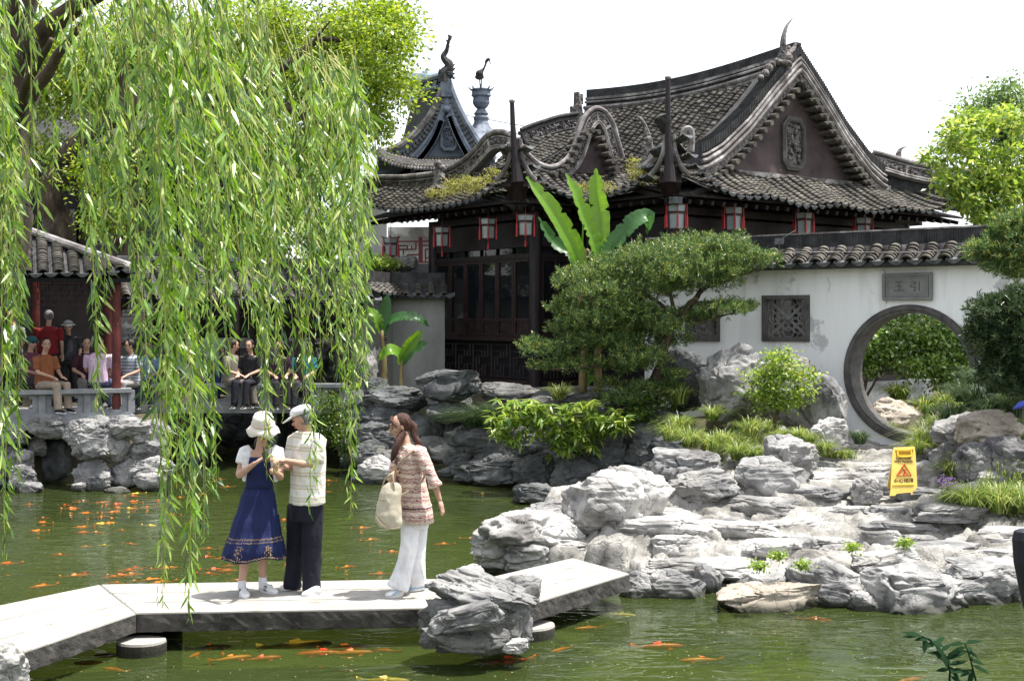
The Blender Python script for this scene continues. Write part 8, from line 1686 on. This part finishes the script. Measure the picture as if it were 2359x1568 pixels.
for q in out_: u, v = zl(*q); koi(u, v, 0, 'one of the far orange koi beneath the willow strands', rnd.uniform(.2, .28), depth=.018)
for u, v, lb in ((835, 1213, 'koi left of the handbag, farther one'), (855, 1240, 'koi left of the handbag, nearer one'), (905, 1268, 'orange koi beside the white trousers'), (1020, 1250, 'long pale orange koi right of the walking woman'), (1087, 1237, 'small orange koi near the tip of the rocks'), (800, 1302, 'orange koi behind the bridge between the man and the walking woman'), (872, 1318, 'small orange koi just behind the bridge by the white trousers'), (755, 1105, 'far koi beside the striped shirt, topmost'), (748, 1130, 'far koi beside the striped shirt, lower one'), (1110, 1135, 'lone yellow-orange koi in front of the dark cliff'), (656, 1195, 'koi between the blue dress and the striped shirt'), (655, 1275, 'koi at knee height between the couple')): koi(u, v, 0 if u != 1110 else 3, lb, .26, depth=.018)
def zn(x, y): return (x * .4295, 1289.5 + y * .4295)
for x, y, c, lb, an, L_ in ((1130, 450, 2, 'white-headed orange koi in front of the bridge', 190, .42), (1065, 482, 0, 'orange koi nosing against the white-headed one', 60, .3), (1190, 470, 0, 'blurred orange koi under the edge of the bridge', 100, .3), (1245, 507, 0, 'slim orange koi left of centre in front of the bridge', 200, .4), (1410, 507, 1, 'red-orange koi in front of the middle of the bridge', 195, .38), (1600, 438, 3, 'long yellow koi in front of the bridge', 190, .7), (1720, 480, 1, 'deep orange koi right of the yellow koi', 5, .5), (1860, 452, 0, 'orange koi above the deep orange one', 185, .5), (1890, 478, 0, 'orange koi overlapping the pair near the boulder pile', 185, .42), (2060, 465, 0, 'small orange koi beside the boulder pile', 340, .3), (480, 530, 0, 'dim orange koi left of the round pier', 0, .3), (615, 567, 0, 'orange koi below the round pier', 330, .3), (585, 490, 1, 'faint red koi behind the round pier', 0, .3), (2070, 625, 3, 'yellowish koi at the bottom edge below the boulder pile', 170, .45)): u, v = zn(x, y); koi(u, v, c, lb, L_ * .85, an, .03)
for u, v, c, lb, an, L_ in ((1435, 1408, 3, 'golden koi under the bridge landing', 160, .3), (1352, 1438, 0, 'orange koi right of the boulder pile', 10, .3), (1292, 1487, 0, 'curled orange koi below the bridge landing', 35, .28), (1520, 1480, 1, 'pale red koi swimming right in the open water', 180, .5), (1165, 1513, 1, 'red koi below the boulder pile', 8, .5), (1612, 1511, 0, 'faint orange koi in the open water lower right', 0, .4), (1880, 1419, 1, 'bright red koi under the long overhanging slab', 160, .35), (2098, 1556, 0, 'orange koi by the foreground plant', 20, .3)): koi(u, v, c, lb, L_ * .85, an, .03)
# fallen leaves and scum specks floating on the pond
g = np.random.default_rng(77); n = 900; v = g.uniform(1130, 1600, n); u = g.uniform(-50, 2400, n); dd = HC * F / (v - CV); C = np.stack([(u - CU) / F * dd, dd, np.full(n, .004)], 1); an = g.uniform(0, 6.28, n); D = np.stack([np.cos(an), np.sin(an), an * 0], 1)
M_speck = leafmat('floating_bits', [(0, (.35, .35, .12)), (1, (.6, .58, .4))], .1)
tag(mobj('floating_specks', leaves_mesh('floating_specks', C, D, np.tile([0, 0, 1.], (n, 1)), g.uniform(.008, .022, n), g.uniform(.006, .012, n), M_speck, curl=0)), 'small leaf bits and scum specks floating on the pond', 'debris', kind='stuff')

# labels of close neighbours of one kind: told apart by their order from the left
byl = {}
for o in scn.objects:
    if o.parent is None and o.get('label') and o.get('category') == 'plant': byl.setdefault(o['label'], []).append(o)
for lb, os_ in byl.items():
    if len(os_) < 2: continue
    def ux(o): c = o.data.vertices[0].co; return c.x / c.y
    for k, o in enumerate(sorted(os_, key=ux)): o['label'] = ORD[k] + ' from the left: ' + ' '.join(lb.split()[:12])
